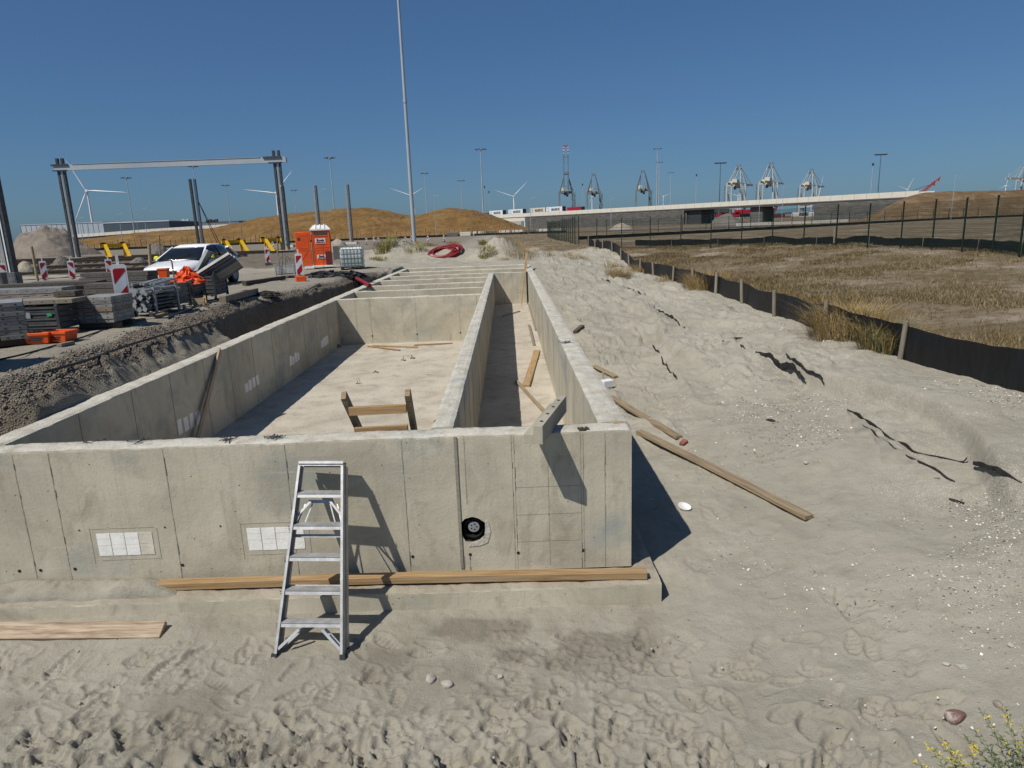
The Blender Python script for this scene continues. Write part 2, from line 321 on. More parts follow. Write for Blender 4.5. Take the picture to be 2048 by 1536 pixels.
    T['block2'] = M('cream block', (.7, .66, .55), (.56, .52, .42), .85, scale=7, bump=.003)
    T['straw3'] = M('brown straw', (.135, .088, .038), (.095, .062, .026), .85, scale=1)
    T['leaf'] = M('weed green', (.30, .28, .06), (.2, .2, .045), .7, scale=6)
    T['leaf2'] = M('grey green leaf', (.15, .18, .085), (.1, .13, .06), .7, scale=8)
    T['flower'] = M('yellow flower', (.6, .47, .05), (.5, .38, .04), .7)
    T['stem'] = M('stem', (.22, .19, .09), (.16, .14, .06), .8)
mats()
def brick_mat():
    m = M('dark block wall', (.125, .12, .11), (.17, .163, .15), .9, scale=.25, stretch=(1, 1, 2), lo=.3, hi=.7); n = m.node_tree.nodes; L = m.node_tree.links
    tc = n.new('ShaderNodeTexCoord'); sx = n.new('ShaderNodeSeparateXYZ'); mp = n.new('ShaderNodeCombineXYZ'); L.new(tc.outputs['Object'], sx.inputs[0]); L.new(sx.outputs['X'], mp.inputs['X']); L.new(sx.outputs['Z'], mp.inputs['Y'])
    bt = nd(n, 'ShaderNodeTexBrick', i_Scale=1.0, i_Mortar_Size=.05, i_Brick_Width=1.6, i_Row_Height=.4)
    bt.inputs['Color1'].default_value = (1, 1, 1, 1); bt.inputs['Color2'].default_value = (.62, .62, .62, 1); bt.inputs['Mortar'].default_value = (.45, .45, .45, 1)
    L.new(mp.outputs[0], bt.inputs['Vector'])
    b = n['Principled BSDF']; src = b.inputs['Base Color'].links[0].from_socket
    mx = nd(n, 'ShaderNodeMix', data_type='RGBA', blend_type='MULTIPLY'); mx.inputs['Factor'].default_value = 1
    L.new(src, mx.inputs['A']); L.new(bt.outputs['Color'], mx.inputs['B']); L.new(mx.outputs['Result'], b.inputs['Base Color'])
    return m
MT['brick'] = brick_mat()

# ---------------------------------------------------------------- mesh helpers
class MB:
    def __init__(s): s.v = []; s.f = []; s.m = []; s.smooth = []; s.uv = None
    def add(s, vs, fs, mi=0, smooth=False):
        o = len(s.v); s.v += [tuple(float(c) for c in p) for p in vs]
        for f in fs: s.f.append(tuple(i+o for i in f)); s.m.append(mi); s.smooth.append(smooth)
        return s
    def box(s, c, d, rz=0, mi=0, rot=None, taper=1.0):
        R = rot or Euler((0, 0, rz)).to_matrix(); c = Vector(c); vs = []
        for z in (-.5, .5):
            k = taper if z > 0 else 1
            for x, y in ((-.5, -.5), (.5, -.5), (.5, .5), (-.5, .5)): vs.append(c + R @ Vector((x*d[0]*k, y*d[1]*k, z*d[2])))
        return s.add(vs, [(3, 2, 1, 0), (4, 5, 6, 7), (0, 1, 5, 4), (1, 2, 6, 5), (2, 3, 7, 6), (3, 0, 4, 7)], mi)
    def bb(s, a, b, mi=0):      # box from min to max corner
        return s.box([(a[i]+b[i])/2 for i in range(3)], [abs(b[i]-a[i]) for i in range(3)], mi=mi)
    def bar(s, p, q, wd, ht=None, up=(0, 0, 1), mi=0, w2=None, h2=None):
        p = Vector(p); q = Vector(q); ht = ht or wd; d = (q-p).normalized(); up = Vector(up)
        if abs(d.dot(up)) > .98: up = Vector((0, 1, 0))
        a = d.cross(up).normalized(); b = a.cross(d).normalized(); vs = []
        for c, ww, hh in ((p, wd, ht), (q, w2 or wd, h2 or ht)):
            for x, y in ((-.5, -.5), (.5, -.5), (.5, .5), (-.5, .5)): vs.append(c + a*x*ww + b*y*hh)
        return s.add(vs, [(0, 1, 2, 3), (7, 6, 5, 4), (4, 5, 1, 0), (5, 6, 2, 1), (6, 7, 3, 2), (7, 4, 0, 3)], mi)
    def tube(s, pts, r, n=8, mi=0, caps=True, r2=None, smooth=True):
        pts = [Vector(p) for p in pts]; vs = []; N = len(pts); a = None
        for i, p in enumerate(pts):
            d = (pts[min(i+1, N-1)]-pts[max(i-1, 0)]).normalized()
            if a is None:
                u = Vector((0, 0, 1)) if abs(d.z) < .9 else Vector((1, 0, 0)); a = d.cross(u).normalized()
            else: a = (a - d*a.dot(d)).normalized()
            b = d.cross(a); rr = r if r2 is None else r+(r2-r)*i/max(N-1, 1)
            for k in range(n): t = 2*math.pi*k/n; vs.append(p + a*math.cos(t)*rr + b*math.sin(t)*rr)
        fs = [(i*n+k, i*n+(k+1) % n, (i+1)*n+(k+1) % n, (i+1)*n+k) for i in range(N-1) for k in range(n)]
        s.add(vs, fs, mi, smooth)
        if caps: s.add(vs[:n], [tuple(range(n))[::-1]], mi); s.add(vs[-n:], [tuple(range(n))], mi)
        return s
    def lathe(s, prof, c, n=16, mi=0, smooth=True):
        vs = []; c = Vector(c)
        for r, z in prof:
            for k in range(n): t = 2*math.pi*k/n; vs.append(c + Vector((r*math.cos(t), r*math.sin(t), z)))
        fs = [(i*n+k, i*n+(k+1) % n, (i+1)*n+(k+1) % n, (i+1)*n+k) for i in range(len(prof)-1) for k in range(n)]
        return s.add(vs, fs, mi, smooth)
    def prism(s, poly, p, ax, ay, az, depth, mi=0):     # polygon (2D) in plane (ax, ay) extruded along az
        p = Vector(p); ax = Vector(ax); ay = Vector(ay); az = Vector(az)*depth; n = len(poly)
        vs = [p+ax*u+ay*v for u, v in poly]+[p+ax*u+ay*v+az for u, v in poly]
        return s.add(vs, [tuple(range(n))[::-1], tuple(range(n, 2*n))]+[(i, (i+1) % n, (i+1) % n+n, i+n) for i in range(n)], mi)
    def build(s, name, m, parent=None, world=False, bevel=0.0, loc=None, fix=True):
        me = bpy.data.meshes.new(name)
        off = Vector((0, 0, 0))
        if parent is not None and world: off = Vector(parent.location)
        if parent is None and s.v and loc is None and fix:
            a = np.array(s.v); mn = a.min(0); mx = a.max(0); off = Vector(((mn[0]+mx[0])/2, (mn[1]+mx[1])/2, mn[2]))
        if loc is not None: off = Vector(loc)
        me.from_pydata([tuple(Vector(p)-off) for p in s.v], [], s.f)
        for mm in (m if isinstance(m, (list, tuple)) else [m]): me.materials.append(mm)
        me.polygons.foreach_set('material_index', s.m); me.polygons.foreach_set('use_smooth', s.smooth)
        me.update()
        o = bpy.data.objects.new(name, me); COL.objects.link(o)
        if parent is not None: o.parent = parent
        else: o.location = off
        if bevel > 0:
            bv = o.modifiers.new('bevel', 'BEVEL'); bv.width = bevel; bv.segments = 1; bv.limit_method = 'ANGLE'
        return o

def tag(o, label, cat, group=None, kind=None):
    if label: o['label'] = label
    if label and not 4 <= len(label.replace('-', '-').split()) <= 16: print('LABEL', len(label.split()), label)
    if cat: o['category'] = cat
    if group: o['group'] = group
    if kind: o['kind'] = kind
    return o
def thing(name, label, cat, loc=(0, 0, 0), rz=0.0, group=None):
    o = bpy.data.objects.new(name, None); COL.objects.link(o); o.empty_display_size = .2
    o.location = loc; o.rotation_euler = (0, 0, rz); return tag(o, label, cat, group)
def copy_thing(src, loc, rz=None, label=None, scale=None, rot=None):
    def cp(o, par):
        c = o.copy(); COL.objects.link(c); c.parent = par
        for ch in o.children: cp(ch, c)
        return c
    r = cp(src, None); r.location = loc
    if rz is not None: r.rotation_euler = (0, 0, rz)
    if rot is not None: r.rotation_euler = rot
    if scale is not None: r.scale = (scale,)*3
    if label: r['label'] = label
    return r
def text_obj(body, size, m, parent, loc, rot, name='lettering', bold=0.0, depth=.004, align='CENTER'):
    cu = bpy.data.curves.new(name, 'FONT'); cu.body = body; cu.size = size; cu.extrude = depth; cu.offset = bold; cu.align_x = align; cu.align_y = 'CENTER'; cu.resolution_u = 2
    t = bpy.data.objects.new(name, cu); COL.objects.link(t)
    dg = bpy.context.evaluated_depsgraph_get(); me = bpy.data.meshes.new_from_object(t.evaluated_get(dg)); bpy.data.objects.remove(t)
    me.materials.clear(); me.materials.append(m)
    o = bpy.data.objects.new(name, me); COL.objects.link(o); o.parent = parent; o.location = loc; o.rotation_euler = rot
    return o
ORD = ['bottom', 'second', 'third', 'fourth', 'fifth', 'sixth', 'seventh', 'eighth', 'ninth', 'tenth']
# ================================================================ GROUND
STRIPS = [   # photograph pixels of the crusted edges, fabric height, label (None: bare sand edge)
 ([(1515, 702), (1548, 718), (1590, 752), (1612, 772)], .13, 'torn black fabric flap hanging over the upper bank'),
 ([(1575, 720), (1610, 735), (1650, 778)], .05, 'thin dark fabric edge just above the torn upper flap'),
 ([(1700, 818), (1745, 848), (1790, 880), (1830, 905), (1880, 915), (1940, 925)], .085, 'longest dark fabric edge running diagonally across the bank'),
 ([(1725, 845), (1790, 895), (1850, 925), (1915, 962)], .04, 'thin fabric fold below the longest dark edge'),
 ([(1950, 938), (1990, 948), (2046, 965)], .07, 'fabric edge at the right border of the photo'),
 ([(1905, 995), (1935, 1005)], .05, 'small isolated fabric scrap low on the bank'),
 ([(1310, 612), (1335, 630), (1372, 655)], .12, 'fabric edge on the upper bank far from the camera'),
 ([(1448, 682), (1470, 678), (1490, 674)], .09, 'short straight fabric scrap in the middle of the bank'),
 ([(1308, 690), (1322, 706)], .08, 'short dark scrap left in the middle of the bank'),
 ([(1325, 712), (1350, 745), (1358, 760)], .07, 'broken fabric edge below the short dark scrap'),
 ([(1485, 690), (1495, 697)], .08, 'tiny fabric tab above the torn upper flap'),
 ([(1538, 838), (1556, 842)], .04, 'tiny dark tab on the smooth sand slope'),
 ([(1205, 557), (1223, 565)], .12, 'dark hollow fabric fold on the far bank crest'), ([(1250, 572), (1270, 580)], .12, 'fabric fold right of the crest tuft'), ([(1275, 582), (1294, 590)], .1, 'low fabric fold further right of the crest tuft'),
 ([(1420, 640), (1460, 652), (1500, 668)], .07, None), ([(1180, 540), (1240, 562), (1300, 592)], .12, None), ([(1300, 585), (1350, 605), (1400, 625)], .1, None), ([(1580, 690), (1650, 712), (1720, 740)], .05, None), ([(1640, 770), (1700, 800), (1760, 832)], .06, None), ([(1400, 700), (1440, 720), (1470, 750)], .05, None), ([(1240, 640), (1280, 660), (1300, 690)], .07, None), ([(1340, 760), (1370, 800), (1385, 840)], .04, None), ([(1180, 580), (1215, 600), (1240, 625)], .07, None), ([(1430, 770), (1490, 800), (1560, 812)], .035, None)]
SW = [([gp(*q) for q in pix], h_, lab) for pix, h_, lab in STRIPS]
def axis(parts, start):
    """spacing list -> coordinates: parts = [(end, step0, growth)]"""
    out = [start]; 
    for end, st, gr in parts:
        while out[-1] < end:
            out.append(out[-1]+st); st *= gr
    return np.array(out)
def build_ground():
    xr = axis([(3.0, .017, 1.0), (7.5, .034, 1.0), (14, .05, 1.004), (60, .08, 1.02), (6000, 1.0, 1.12)], 0.0)
    xl = axis([(5.2, .017, 1.0), (9.5, .036, 1.0), (14, .045, 1.006), (60, .09, 1.02), (6000, 1.0, 1.12)], 0.0)
    X = np.concatenate([-xl[:0:-1], xr])
    Y = axis([(2.4, .06, 1.0), (6.0, .014, 1.0), (8.5, .026, 1.0), (20, .028, 1.006), (70, .10, 1.008), (9000, .5, 1.07)], -2.0)
    GX, GY = np.meshgrid(X, Y)
    Z = terrain(GX.ravel(), GY.ravel()).reshape(GX.shape)
    # footprints and scuffs in the loose sand in front
    rg = np.random.default_rng(5)
    def dent(cx, cy, a, L_, W_, dep, rim=.45, tread=0.0):
        i0, i1 = np.searchsorted(X, [cx-L_*1.5, cx+L_*1.5]); j0, j1 = np.searchsorted(Y, [cy-L_*1.5, cy+L_*1.5])
        if i1 <= i0 or j1 <= j0: return
        x = GX[j0:j1, i0:i1]-cx; y = GY[j0:j1, i0:i1]-cy
        u = (x*math.cos(a)+y*math.sin(a))/(L_/2); v = (-x*math.sin(a)+y*math.cos(a))/(W_/2*(1+.18*np.sin(u*3)))
        r = np.sqrt(u*u+v*v)
        h = -dep*sm((1.1-r)/.2) + dep*rim*np.exp(-((r-1.22)/.15)**2)
        h = h + tread*.012*np.sign(np.sin(u*L_/2*2*math.pi/.05))*np.abs(np.sin(u*L_/2*2*math.pi/.05))**.6*sm((.95-r)/.2)
        Z[j0:j1, i0:i1] += h
    for _ in range(620):
        cx, cy = rg.uniform(-6.2, 3.2), rg.uniform(2.9, 5.75)
        if rg.random() < .35: cx = rg.uniform(-4, 1.5); cy = rg.uniform(3, 4.8)
        soft = sm((5.1-cy)/1.2)
        dent(cx, cy, rg.uniform(0, 6.28), rg.uniform(.24, .33), rg.uniform(.1, .14), rg.uniform(.010, .022)+.03*soft*rg.random(), .55, .7*(1-soft*.7)*rg.random())
    for _ in range(260):
        dent(rg.uniform(1.6, 6.6), rg.uniform(3, 16), rg.uniform(0, 6.28), rg.uniform(.15, .4), rg.uniform(.1, .25), rg.uniform(.004, .014), .2)
    for _ in range(55):    # scoops with a soft far side
        dent(rg.uniform(-4.5, 2.5), rg.uniform(2.6, 4.4), rg.uniform(0, 6.28), rg.uniform(.3, .55), rg.uniform(.18, .32), rg.uniform(.02, .045), .4)
    # crusted lips of the bank: the uphill side stands up, sharp at the edge
    for pts, hh, _ in SW:
        P = np.array([[p.x, p.y] for p in pts]); x0, y0 = P.min(0)-1.2; x1, y1 = P.max(0)+1.2
        i0, i1 = np.searchsorted(X, [x0, x1]); j0, j1 = np.searchsorted(Y, [y0, y1]); gx = GX[j0:j1, i0:i1]; gy = GY[j0:j1, i0:i1]
        wx = gx+.016*fbm(gx*4, gy*4, 3, 83); wy = gy+.016*fbm(gx*4, gy*4, 3, 84); best = np.full(gx.shape, 9.0); sd = np.zeros(gx.shape); al = np.zeros(gx.shape)
        cl = np.concatenate([[0], np.cumsum(np.hypot(*np.diff(P, axis=0).T))])
        for a, b, c0, c1 in zip(P[:-1], P[1:], cl[:-1], cl[1:]):
            d = b-a; L2 = d@d; t = np.clip(((wx-a[0])*d[0]+(wy-a[1])*d[1])/L2, 0, 1); dx = wx-a[0]-t*d[0]; dy = wy-a[1]-t*d[1]; r = np.hypot(dx, dy)
            m_ = r < best; best = np.where(m_, r, best); side = (d[0]*dy-d[1]*dx); sd = np.where(m_, side*(1 if d[1] > 0 else -1), sd); al = np.where(m_, c0+t*(c1-c0), al)
        up = sd < 0; tp = np.clip(np.minimum(al, cl[-1]-al)/(.25*cl[-1])+.15, 0, 1)
        Z[j0:j1, i0:i1] += np.where(up, min(hh, .08)*tp*np.exp(-best/.4)*(.9+.5*fbm(gx*6, gy*6, 3, 85)), -.25*hh*tp*np.exp(-best/.1))*(best < 1.1)
    # crumbly patches
    cr = sm((fbm(GX*1.3, GY*1.3, 3, 77)-.12)/.2)*(GY < 7)*(GX < 1.5)
    Z += cr*.045*np.maximum(fbm(GX*16, GY*16, 4, 78), -.05)
    Z += .006*np.maximum(fbm(GX*22, GY*22, 3, 79), 0)*(GY < 7)
    Z[(GX > -5.52) & (GX < 1.08) & (GY > 6.66) & (GY < 36.6)] = -.6
    ny, nx = GX.shape
    V = np.stack([GX, GY, Z], -1).reshape(-1, 3).astype(np.float32)
    idx = np.arange(ny*nx).reshape(ny, nx)
    F = np.stack([idx[:-1, :-1], idx[:-1, 1:], idx[1:, 1:], idx[1:, :-1]], -1).reshape(-1, 4)
    me = bpy.data.meshes.new('ground'); me.vertices.add(len(V)); me.vertices.foreach_set('co', V.ravel())
    me.loops.add(F.size); me.loops.foreach_set('vertex_index', F.ravel().astype(np.int32))
    me.polygons.add(len(F)); me.polygons.foreach_set('loop_start', np.arange(0, F.size, 4, dtype=np.int32))
    try: me.polygons.foreach_set('loop_total', np.full(len(F), 4, dtype=np.int32))
    except Exception: pass
    me.polygons.foreach_set('use_smooth', np.ones(len(F), dtype=bool)); me.update(calc_edges=True)
    x = V[:, 0].astype(float); y = V[:, 1].astype(float)
    wob = .35*fbm(x*.9, y*.9, 3, 61)
    u_ = x-crest_x(y); gravel = sm((u_+.12+.5*wob)/.2)*sm((.62-u_+.5*wob)/.2)*sm((33-y)/2)*sm((y-5)/1)
    bal = sm((-9-x+4*wob)/3)*sm((y-39+5*wob)/2)*sm((74-y)/4)
    gravel = np.maximum(gravel, .85*bal)
    gravel = np.maximum(gravel, .35*sm((-5.4-x)/.3)*sm((40-y)/5)); gravel = np.maximum(gravel, .75*sm((y-60+4*wob)/12)*sm((-2-x-4*wob)/6)*sm((200-y)/20))
    field = sm((x-7.1+.6*wob)/.25)*sm((y-3)/1)
    field = np.maximum(field, sm((y-52-8*wob-.3*np.abs(x))/6)*sm((x+4+3*wob)/3))
    field = np.maximum(field, sm((y-150)/30)*.9); field = np.maximum(field, sm((y-60)/12)*sm((x-12)/6))
    field = np.maximum(field, sm((y-47+6*wob)/3)*sm((x-1.5+2*wob)/1.5))
    shell = np.where(x > 1.4, .25+.75*sm((x-3.2+1.5*wob)/1.5), .0)*sm((8-x)/1)
    shell = np.maximum(shell, .45*sm((y-37)/2)*sm((60-y)/8)*(np.abs(x) < 9))
    shell = np.maximum(shell, .25*sm((5.5-y)/1.5))
    damp_dark = sm((fbm(x*1.4, y*2.2, 4, 97)+.1)/.3)*sm((y-4.9)/.6)*sm((6.35-y)/.1)*sm((x+1.9)/.8)*sm((1.5-x)/.5)
    damp_dark = np.maximum(damp_dark, .4*sm((fbm(x*1.1, y*1.8, 4, 98)-.14)/.2)*sm((6.2-y)/.3)*sm((2-x)/1))
    damp_dark = np.maximum(damp_dark, np.maximum(.8*bal, .55*sm((u_-.35+.4*wob)/.2)*sm((1.4-u_)/.2)*sm((33-y)/2)*sm((y-6)/1)))  # ballast and lower trench slope are simply darkened through this mask too
    zone = np.stack([gravel, field, shell, damp_dark], -1).astype(np.float32)
    ca = me.color_attributes.new('zone', 'FLOAT_COLOR', 'POINT'); ca.data.foreach_set('color', zone.ravel())
    me.materials.append(MT['sand'])
    o = bpy.data.objects.new('ground', me); COL.objects.link(o); tag(o, None, None, kind='structure')
build_ground()

def heightfield(name, x0, x1, nx, y0, y1, ny, fn, m, kind=None):
    X = np.linspace(x0, x1, nx); Y = np.linspace(y0, y1, ny); GX, GY = np.meshgrid(X, Y); Z = fn(GX, GY)
    mb = MB(); idx = np.arange(nx*ny).reshape(ny, nx)
    F = np.stack([idx[:-1, :-1], idx[:-1, 1:], idx[1:, 1:], idx[1:, :-1]], -1).reshape(-1, 4)
    mb.add(np.stack([GX, GY, Z], -1).reshape(-1, 3).tolist(), F.tolist(), 0, True)
    o = mb.build(name, m, loc=((x0+x1)/2, (y0+y1)/2, 0))
    if kind: tag(o, None, None, kind=kind)
    return o

# ================================================================ CONCRETE FOUNDATION
def rough_wall(mb, axis_, a0, a1, b0, b1, z0, z1, step, seed, mi=0, mt=1):
    """wall running along axis_ from a0 to a1, thickness b0..b1, with a hand-finished uneven top"""
    n = max(2, int((a1-a0)/step)); A = np.linspace(a0, a1, n+1); rg = np.random.default_rng(seed)
    def j(s): return s*fbm(A*3, A*0+seed, 3, seed)+s*.6*(rg.random(n+1)-.5)
    k = 5; rows = []
    base0 = np.stack([A, np.full(n+1, b0), np.full(n+1, z0)], -1); base1 = np.stack([A, np.full(n+1, b1), np.full(n+1, z0)], -1)
    tops = []
    for i in range(k+1):
        t = i/k; e = 1.0 if i in (0, k) else 1.4
        dz = j(.012)*e - (.012 if i in (0, k) else 0)
        db = j(.008) if i in (0, k) else 0
        tops.append(np.stack([A, A*0+b0+(b1-b0)*t + (np.abs(db) if i == 0 else -np.abs(db) if i == k else 0), z1+dz], -1))
    low0 = np.stack([A, np.full(n+1, b0), np.full(n+1, z1-.03)], -1); low1 = np.stack([A, np.full(n+1, b1), np.full(n+1, z1-.03)], -1)
    rows = [base0, low0]+tops+[low1, base1]
    mats_ = [mi, mi]+[mt]*k+[mi, mi]
    P = np.concatenate(rows); 
    if axis_ == 'y': P = P[:, [1, 0, 2]]
    m = n+1; vs = P.tolist()
    for r in range(len(rows)-1):
        mm = mats_[r] if r < 2 else (mt if r < 2+k else mi)
        fs = []
        for i in range(n):
            f = (r*m+i, r*m+i+1, (r+1)*m+i+1, (r+1)*m+i); fs.append(f if axis_ == 'y' else f[::-1])
        o = len(mb.v)
        sub = [vs[q] for q in range(r*m, (r+2)*m)]
        mb.add(sub, [tuple(q-r*m for q in f) for f in fs], mm, 2 <= r < 2+k)
    for e in (0, n):
        cap = [tuple(R_[e]) if axis_ == 'x' else (R_[e][1], R_[e][0], R_[e][2]) for R_ in rows]
        mb.add(cap, [tuple(range(len(cap)))], mi)
def joint_x(mb, xs, y, z0, z1, sgn, wd=.014, mi=2):
    for x in xs:
        z = z0+.01
        while z < z1-.04:
            h_ = min(U(.03, .12), z1-.03-z); w1 = wd*U(.3, .7); e = U(-.15, .15)*wd
            mb.bb((x-w1/2+e, y, z), (x+w1/2+e, y+sgn*(U(.001, .003) if random.random() < .85 else .006), z+h_), mi)
            z += h_
def joint_y(mb, ys, x, z0, z1, sgn, wd=.014, mi=2):
    for y in ys: mb.bb((x, y-wd/2, z0+.01), (x+sgn*.003, y+wd/2, z1-.03), mi)
WM = [MT['conc'], MT['conc_top'], MT['joint'], MT['hole']]
fd = thing('concrete_foundation', 'long cast concrete foundation pit with a narrow channel and cross walls, standing in the sand', 'foundation', (-2.2, 6.56, 0))
def fpart(mb, name, m=None, bevel=0): return mb.build(name, m or WM, fd, True, bevel)
import bmesh
mb = MB(); rough_wall(mb, 'x', -9.0, 1.18, 6.56, 6.85, .0, 1.5, .05, 3)
wob_ = mb.build('wall_blank', WM, fix=False); wob_.location = (0, 0, 0)
bm = bmesh.new(); bm.from_mesh(wob_.data); bmesh.ops.remove_doubles(bm, verts=bm.verts, dist=1e-4)
bmesh.ops.holes_fill(bm, edges=[e for e in bm.edges if e.is_boundary], sides=0); bmesh.ops.recalc_face_normals(bm, faces=bm.faces); bm.to_mesh(wob_.data); bm.free()
# chipped hole for the drain pipe, cut with a boolean
cut = MB(); poly = [(.145*(1+.12*math.sin(3*t*.52+1)+U(-.06, .06))*math.cos(t*.524), .14*(1+U(-.08, .08))*math.sin(t*.524)) for t in range(12)]
cut.prism(poly, (-.46, 6.45, .48), (1, 0, 0), (0, 0, 1), (0, 1, 0), .27, 3); co = cut.build('cutter', WM, fix=False); co.location = (0, 0, 0)
bm = bmesh.new(); bm.from_mesh(co.data); bmesh.ops.recalc_face_normals(bm, faces=bm.faces); bm.to_mesh(co.data); bm.free()
bo = wob_.modifiers.new('hole', 'BOOLEAN'); bo.object = co; bo.operation = 'DIFFERENCE'; bo.solver = 'EXACT'
bpy.context.view_layer.update()
dg = bpy.context.evaluated_depsgraph_get(); cutme = bpy.data.meshes.new_from_object(wob_.evaluated_get(dg)); bpy.data.objects.remove(co); bpy.data.objects.remove(wob_)
mb = MB()
mb.add([v.co for v in cutme.vertices], [tuple(p.vertices) for p in cutme.polygons]); mb.m = [p.material_index for p in cutme.polygons]; mb.smooth = [p.use_smooth for p in cutme.polygons]
joint_x(mb, [-5.03, -4.67, -3.52, -2.3, -1.13], 6.56, 0, 1.5, -1, .016); joint_x(mb, [-.505], 6.56, .75, 1.5, -1, .012); joint_x(mb, [-.505, -.565], 6.56, 0, .22, -1, .014); joint_x(mb, [-.03, -.005, .665, .69], 6.56, 0, 1.5, -1, .008); joint_x(mb, [.91], 6.56, 0, 1.5, -1, .014)
mb.bb((-.605, 6.56, .05), (-.575, 6.549, 1.485), 2)
for z in (.32, .62, .92): mb.bb((-.0, 6.56, z), (.66, 6.5585, z+.004), 2)
mb.bb((.33, 6.56, .05), (.335, 6.5585, 1.2), 2)
for x, z in ((-5.2, .2), (-4.98, .2), (-4.62, .2), (-3.5, .2), (-2.42, .2), (-1.1, .2), (-.5, .2), (0.0, .2), (.68, .2), (-4.5, .63), (-3.62, .63), (-3.05, .62), (-2.02, .62)):
    r = .017 if z < .5 else .009
    mb.prism([(r*math.cos(t*math.pi/4), r*math.sin(t*math.pi/4)) for t in range(8)], (x, 6.56, z), (1, 0, 0), (0, 0, 1), (0, -1, 0), .004, 3)
fpart(mb, 'front_wall')
# plaster patch round the hole: a ring
ring_o = [(-.16, -.21), (-.05, -.26), (.08, -.25), (.2, -.2), (.24, -.02), (.2, .18), (.08, .215), (-.08, .2), (-.17, .12), (-.2, -.05)]
def ring(mb, outer, inner, y, d, mi):
    n = len(outer); vs = [(-.46+a, y, .48+b) for a, b in outer]+[(-.46+a, y, .48+b) for a, b in inner]+[(-.46+a, y-d, .48+b) for a, b in outer]+[(-.46+a, y-d*2, .48+b) for a, b in inner]
    fs = []
    for i in range(n): j = (i+1) % n; fs += [(2*n+i, 2*n+j, 3*n+j, 3*n+i), (i, j, 2*n+j, 2*n+i), (n+i, n+j, 3*n+j, 3*n+i)]
    mb.add(vs, fs, mi)
mb = MB(); ring_o = [(-.05, -.19), (.06, -.185), (.15, -.15), (.185, -.03), (.165, .08), (.13, .10), (.128, .0), (.118, -.07), (.06, -.128), (-.02, -.145)]
mb.prism(ring_o, (-.46, 6.56, .48), (1, 0, 0), (0, 0, 1), (0, -1, 0), .006); fpart(mb, 'plaster_patch', MT['conc_top'])
mb = MB()
for r in (.112, .1): mb.tube([(-.455, 6.572, .485), (-.455, 6.71, .485)], r, 24, 0, False)
mb.tube([(-.455, 6.705, .485), (-.455, 6.712, .485)], .11, 20, 0)
pp = fpart(mb, 'drain_pipe', MT['black'])
mb = MB(); mb.tube([(-.45, 6.59, .495), (-.45, 6.62, .495)], .058, 20, 0)
for a in range(5): mb.tube([(-.45+.03*math.cos(a*1.25), 6.588, .495+.03*math.sin(a*1.25)), (-.45+.03*math.cos(a*1.25), 6.592, .495+.03*math.sin(a*1.25))], .009, 6, 1)
mb.tube([(-.45, 6.62, .495), (-.45, 6.70, .495)], .03, 10, 1)
e_ = mb.build('pipe_plug', [MT['galv'], MT['black']], pp); e_.data.transform(Matrix.Translation(-Vector(fd.location)))
# long walls, dividing wall, cross walls
mb = MB(); rough_wall(mb, 'y', 6.85, 36.9, -5.6, -5.3, 0.0, 1.5, .12, 5); joint_y(mb, [8.1, 9.3, 10.4, 11.6, 12.7, 13.9, 15.1, 16.3, 17.5, 18.7, 19.9, 21.1, 24, 27], -5.3, .1, 1.5, 1); fpart(mb, 'long_wall')
mb = MB(); rough_wall(mb, 'y', 6.85, 37.1, .88, 1.18, 0.0, 1.5, .1, 7); joint_y(mb, [8.2, 9.6, 11, 12.4, 14, 16, 18, 20, 22, 24, 26, 28], .88, .1, 1.5, -1); fpart(mb, 'long_wall')
mb = MB(); rough_wall(mb, 'y', 6.85, 30.9, -.86, -.63, 0.0, 1.5, .1, 9); joint_y(mb, np.arange(7.6, 30, 1.05), -.63, .1, 1.5, 1); fpart(mb, 'dividing_wall')
CW = [21.2, 23.7, 25.95, 28.5]
for i, y in enumerate(CW):
    mb = MB(); rough_wall(mb, 'x', -5.3, -.86, y, y+.22, 0.0, 1.5-.0*i, .1, 20+i); joint_x(mb, [-4.75, -4.3, -2.9, -1.55, -1.0] if i == 0 else [-4.4, -3.5, -2.2], y, .1, 1.5, -1, .018); 
    if i == 0:
        for x in (-4.3, -2.9, -1.55): mb.box((x, y-.004, .33), (.04, .006, .04), mi=3)
    fpart(mb, 'cross_wall')
for i, y in enumerate((30.9, 33.6)):
    mb = MB(); rough_wall(mb, 'x', -5.3, .88, y, y+.22, 0.0, 1.5, .12, 30+i); joint_x(mb, [-4, -2.4, -.2, .4], y, .1, 1.5, -1, .02); fpart(mb, 'cross_wall')
mb = MB(); rough_wall(mb, 'x', -5.3, .88, 36.8, 37.1, 0.0, 1.5, .15, 40); fpart(mb, 'end_wall')
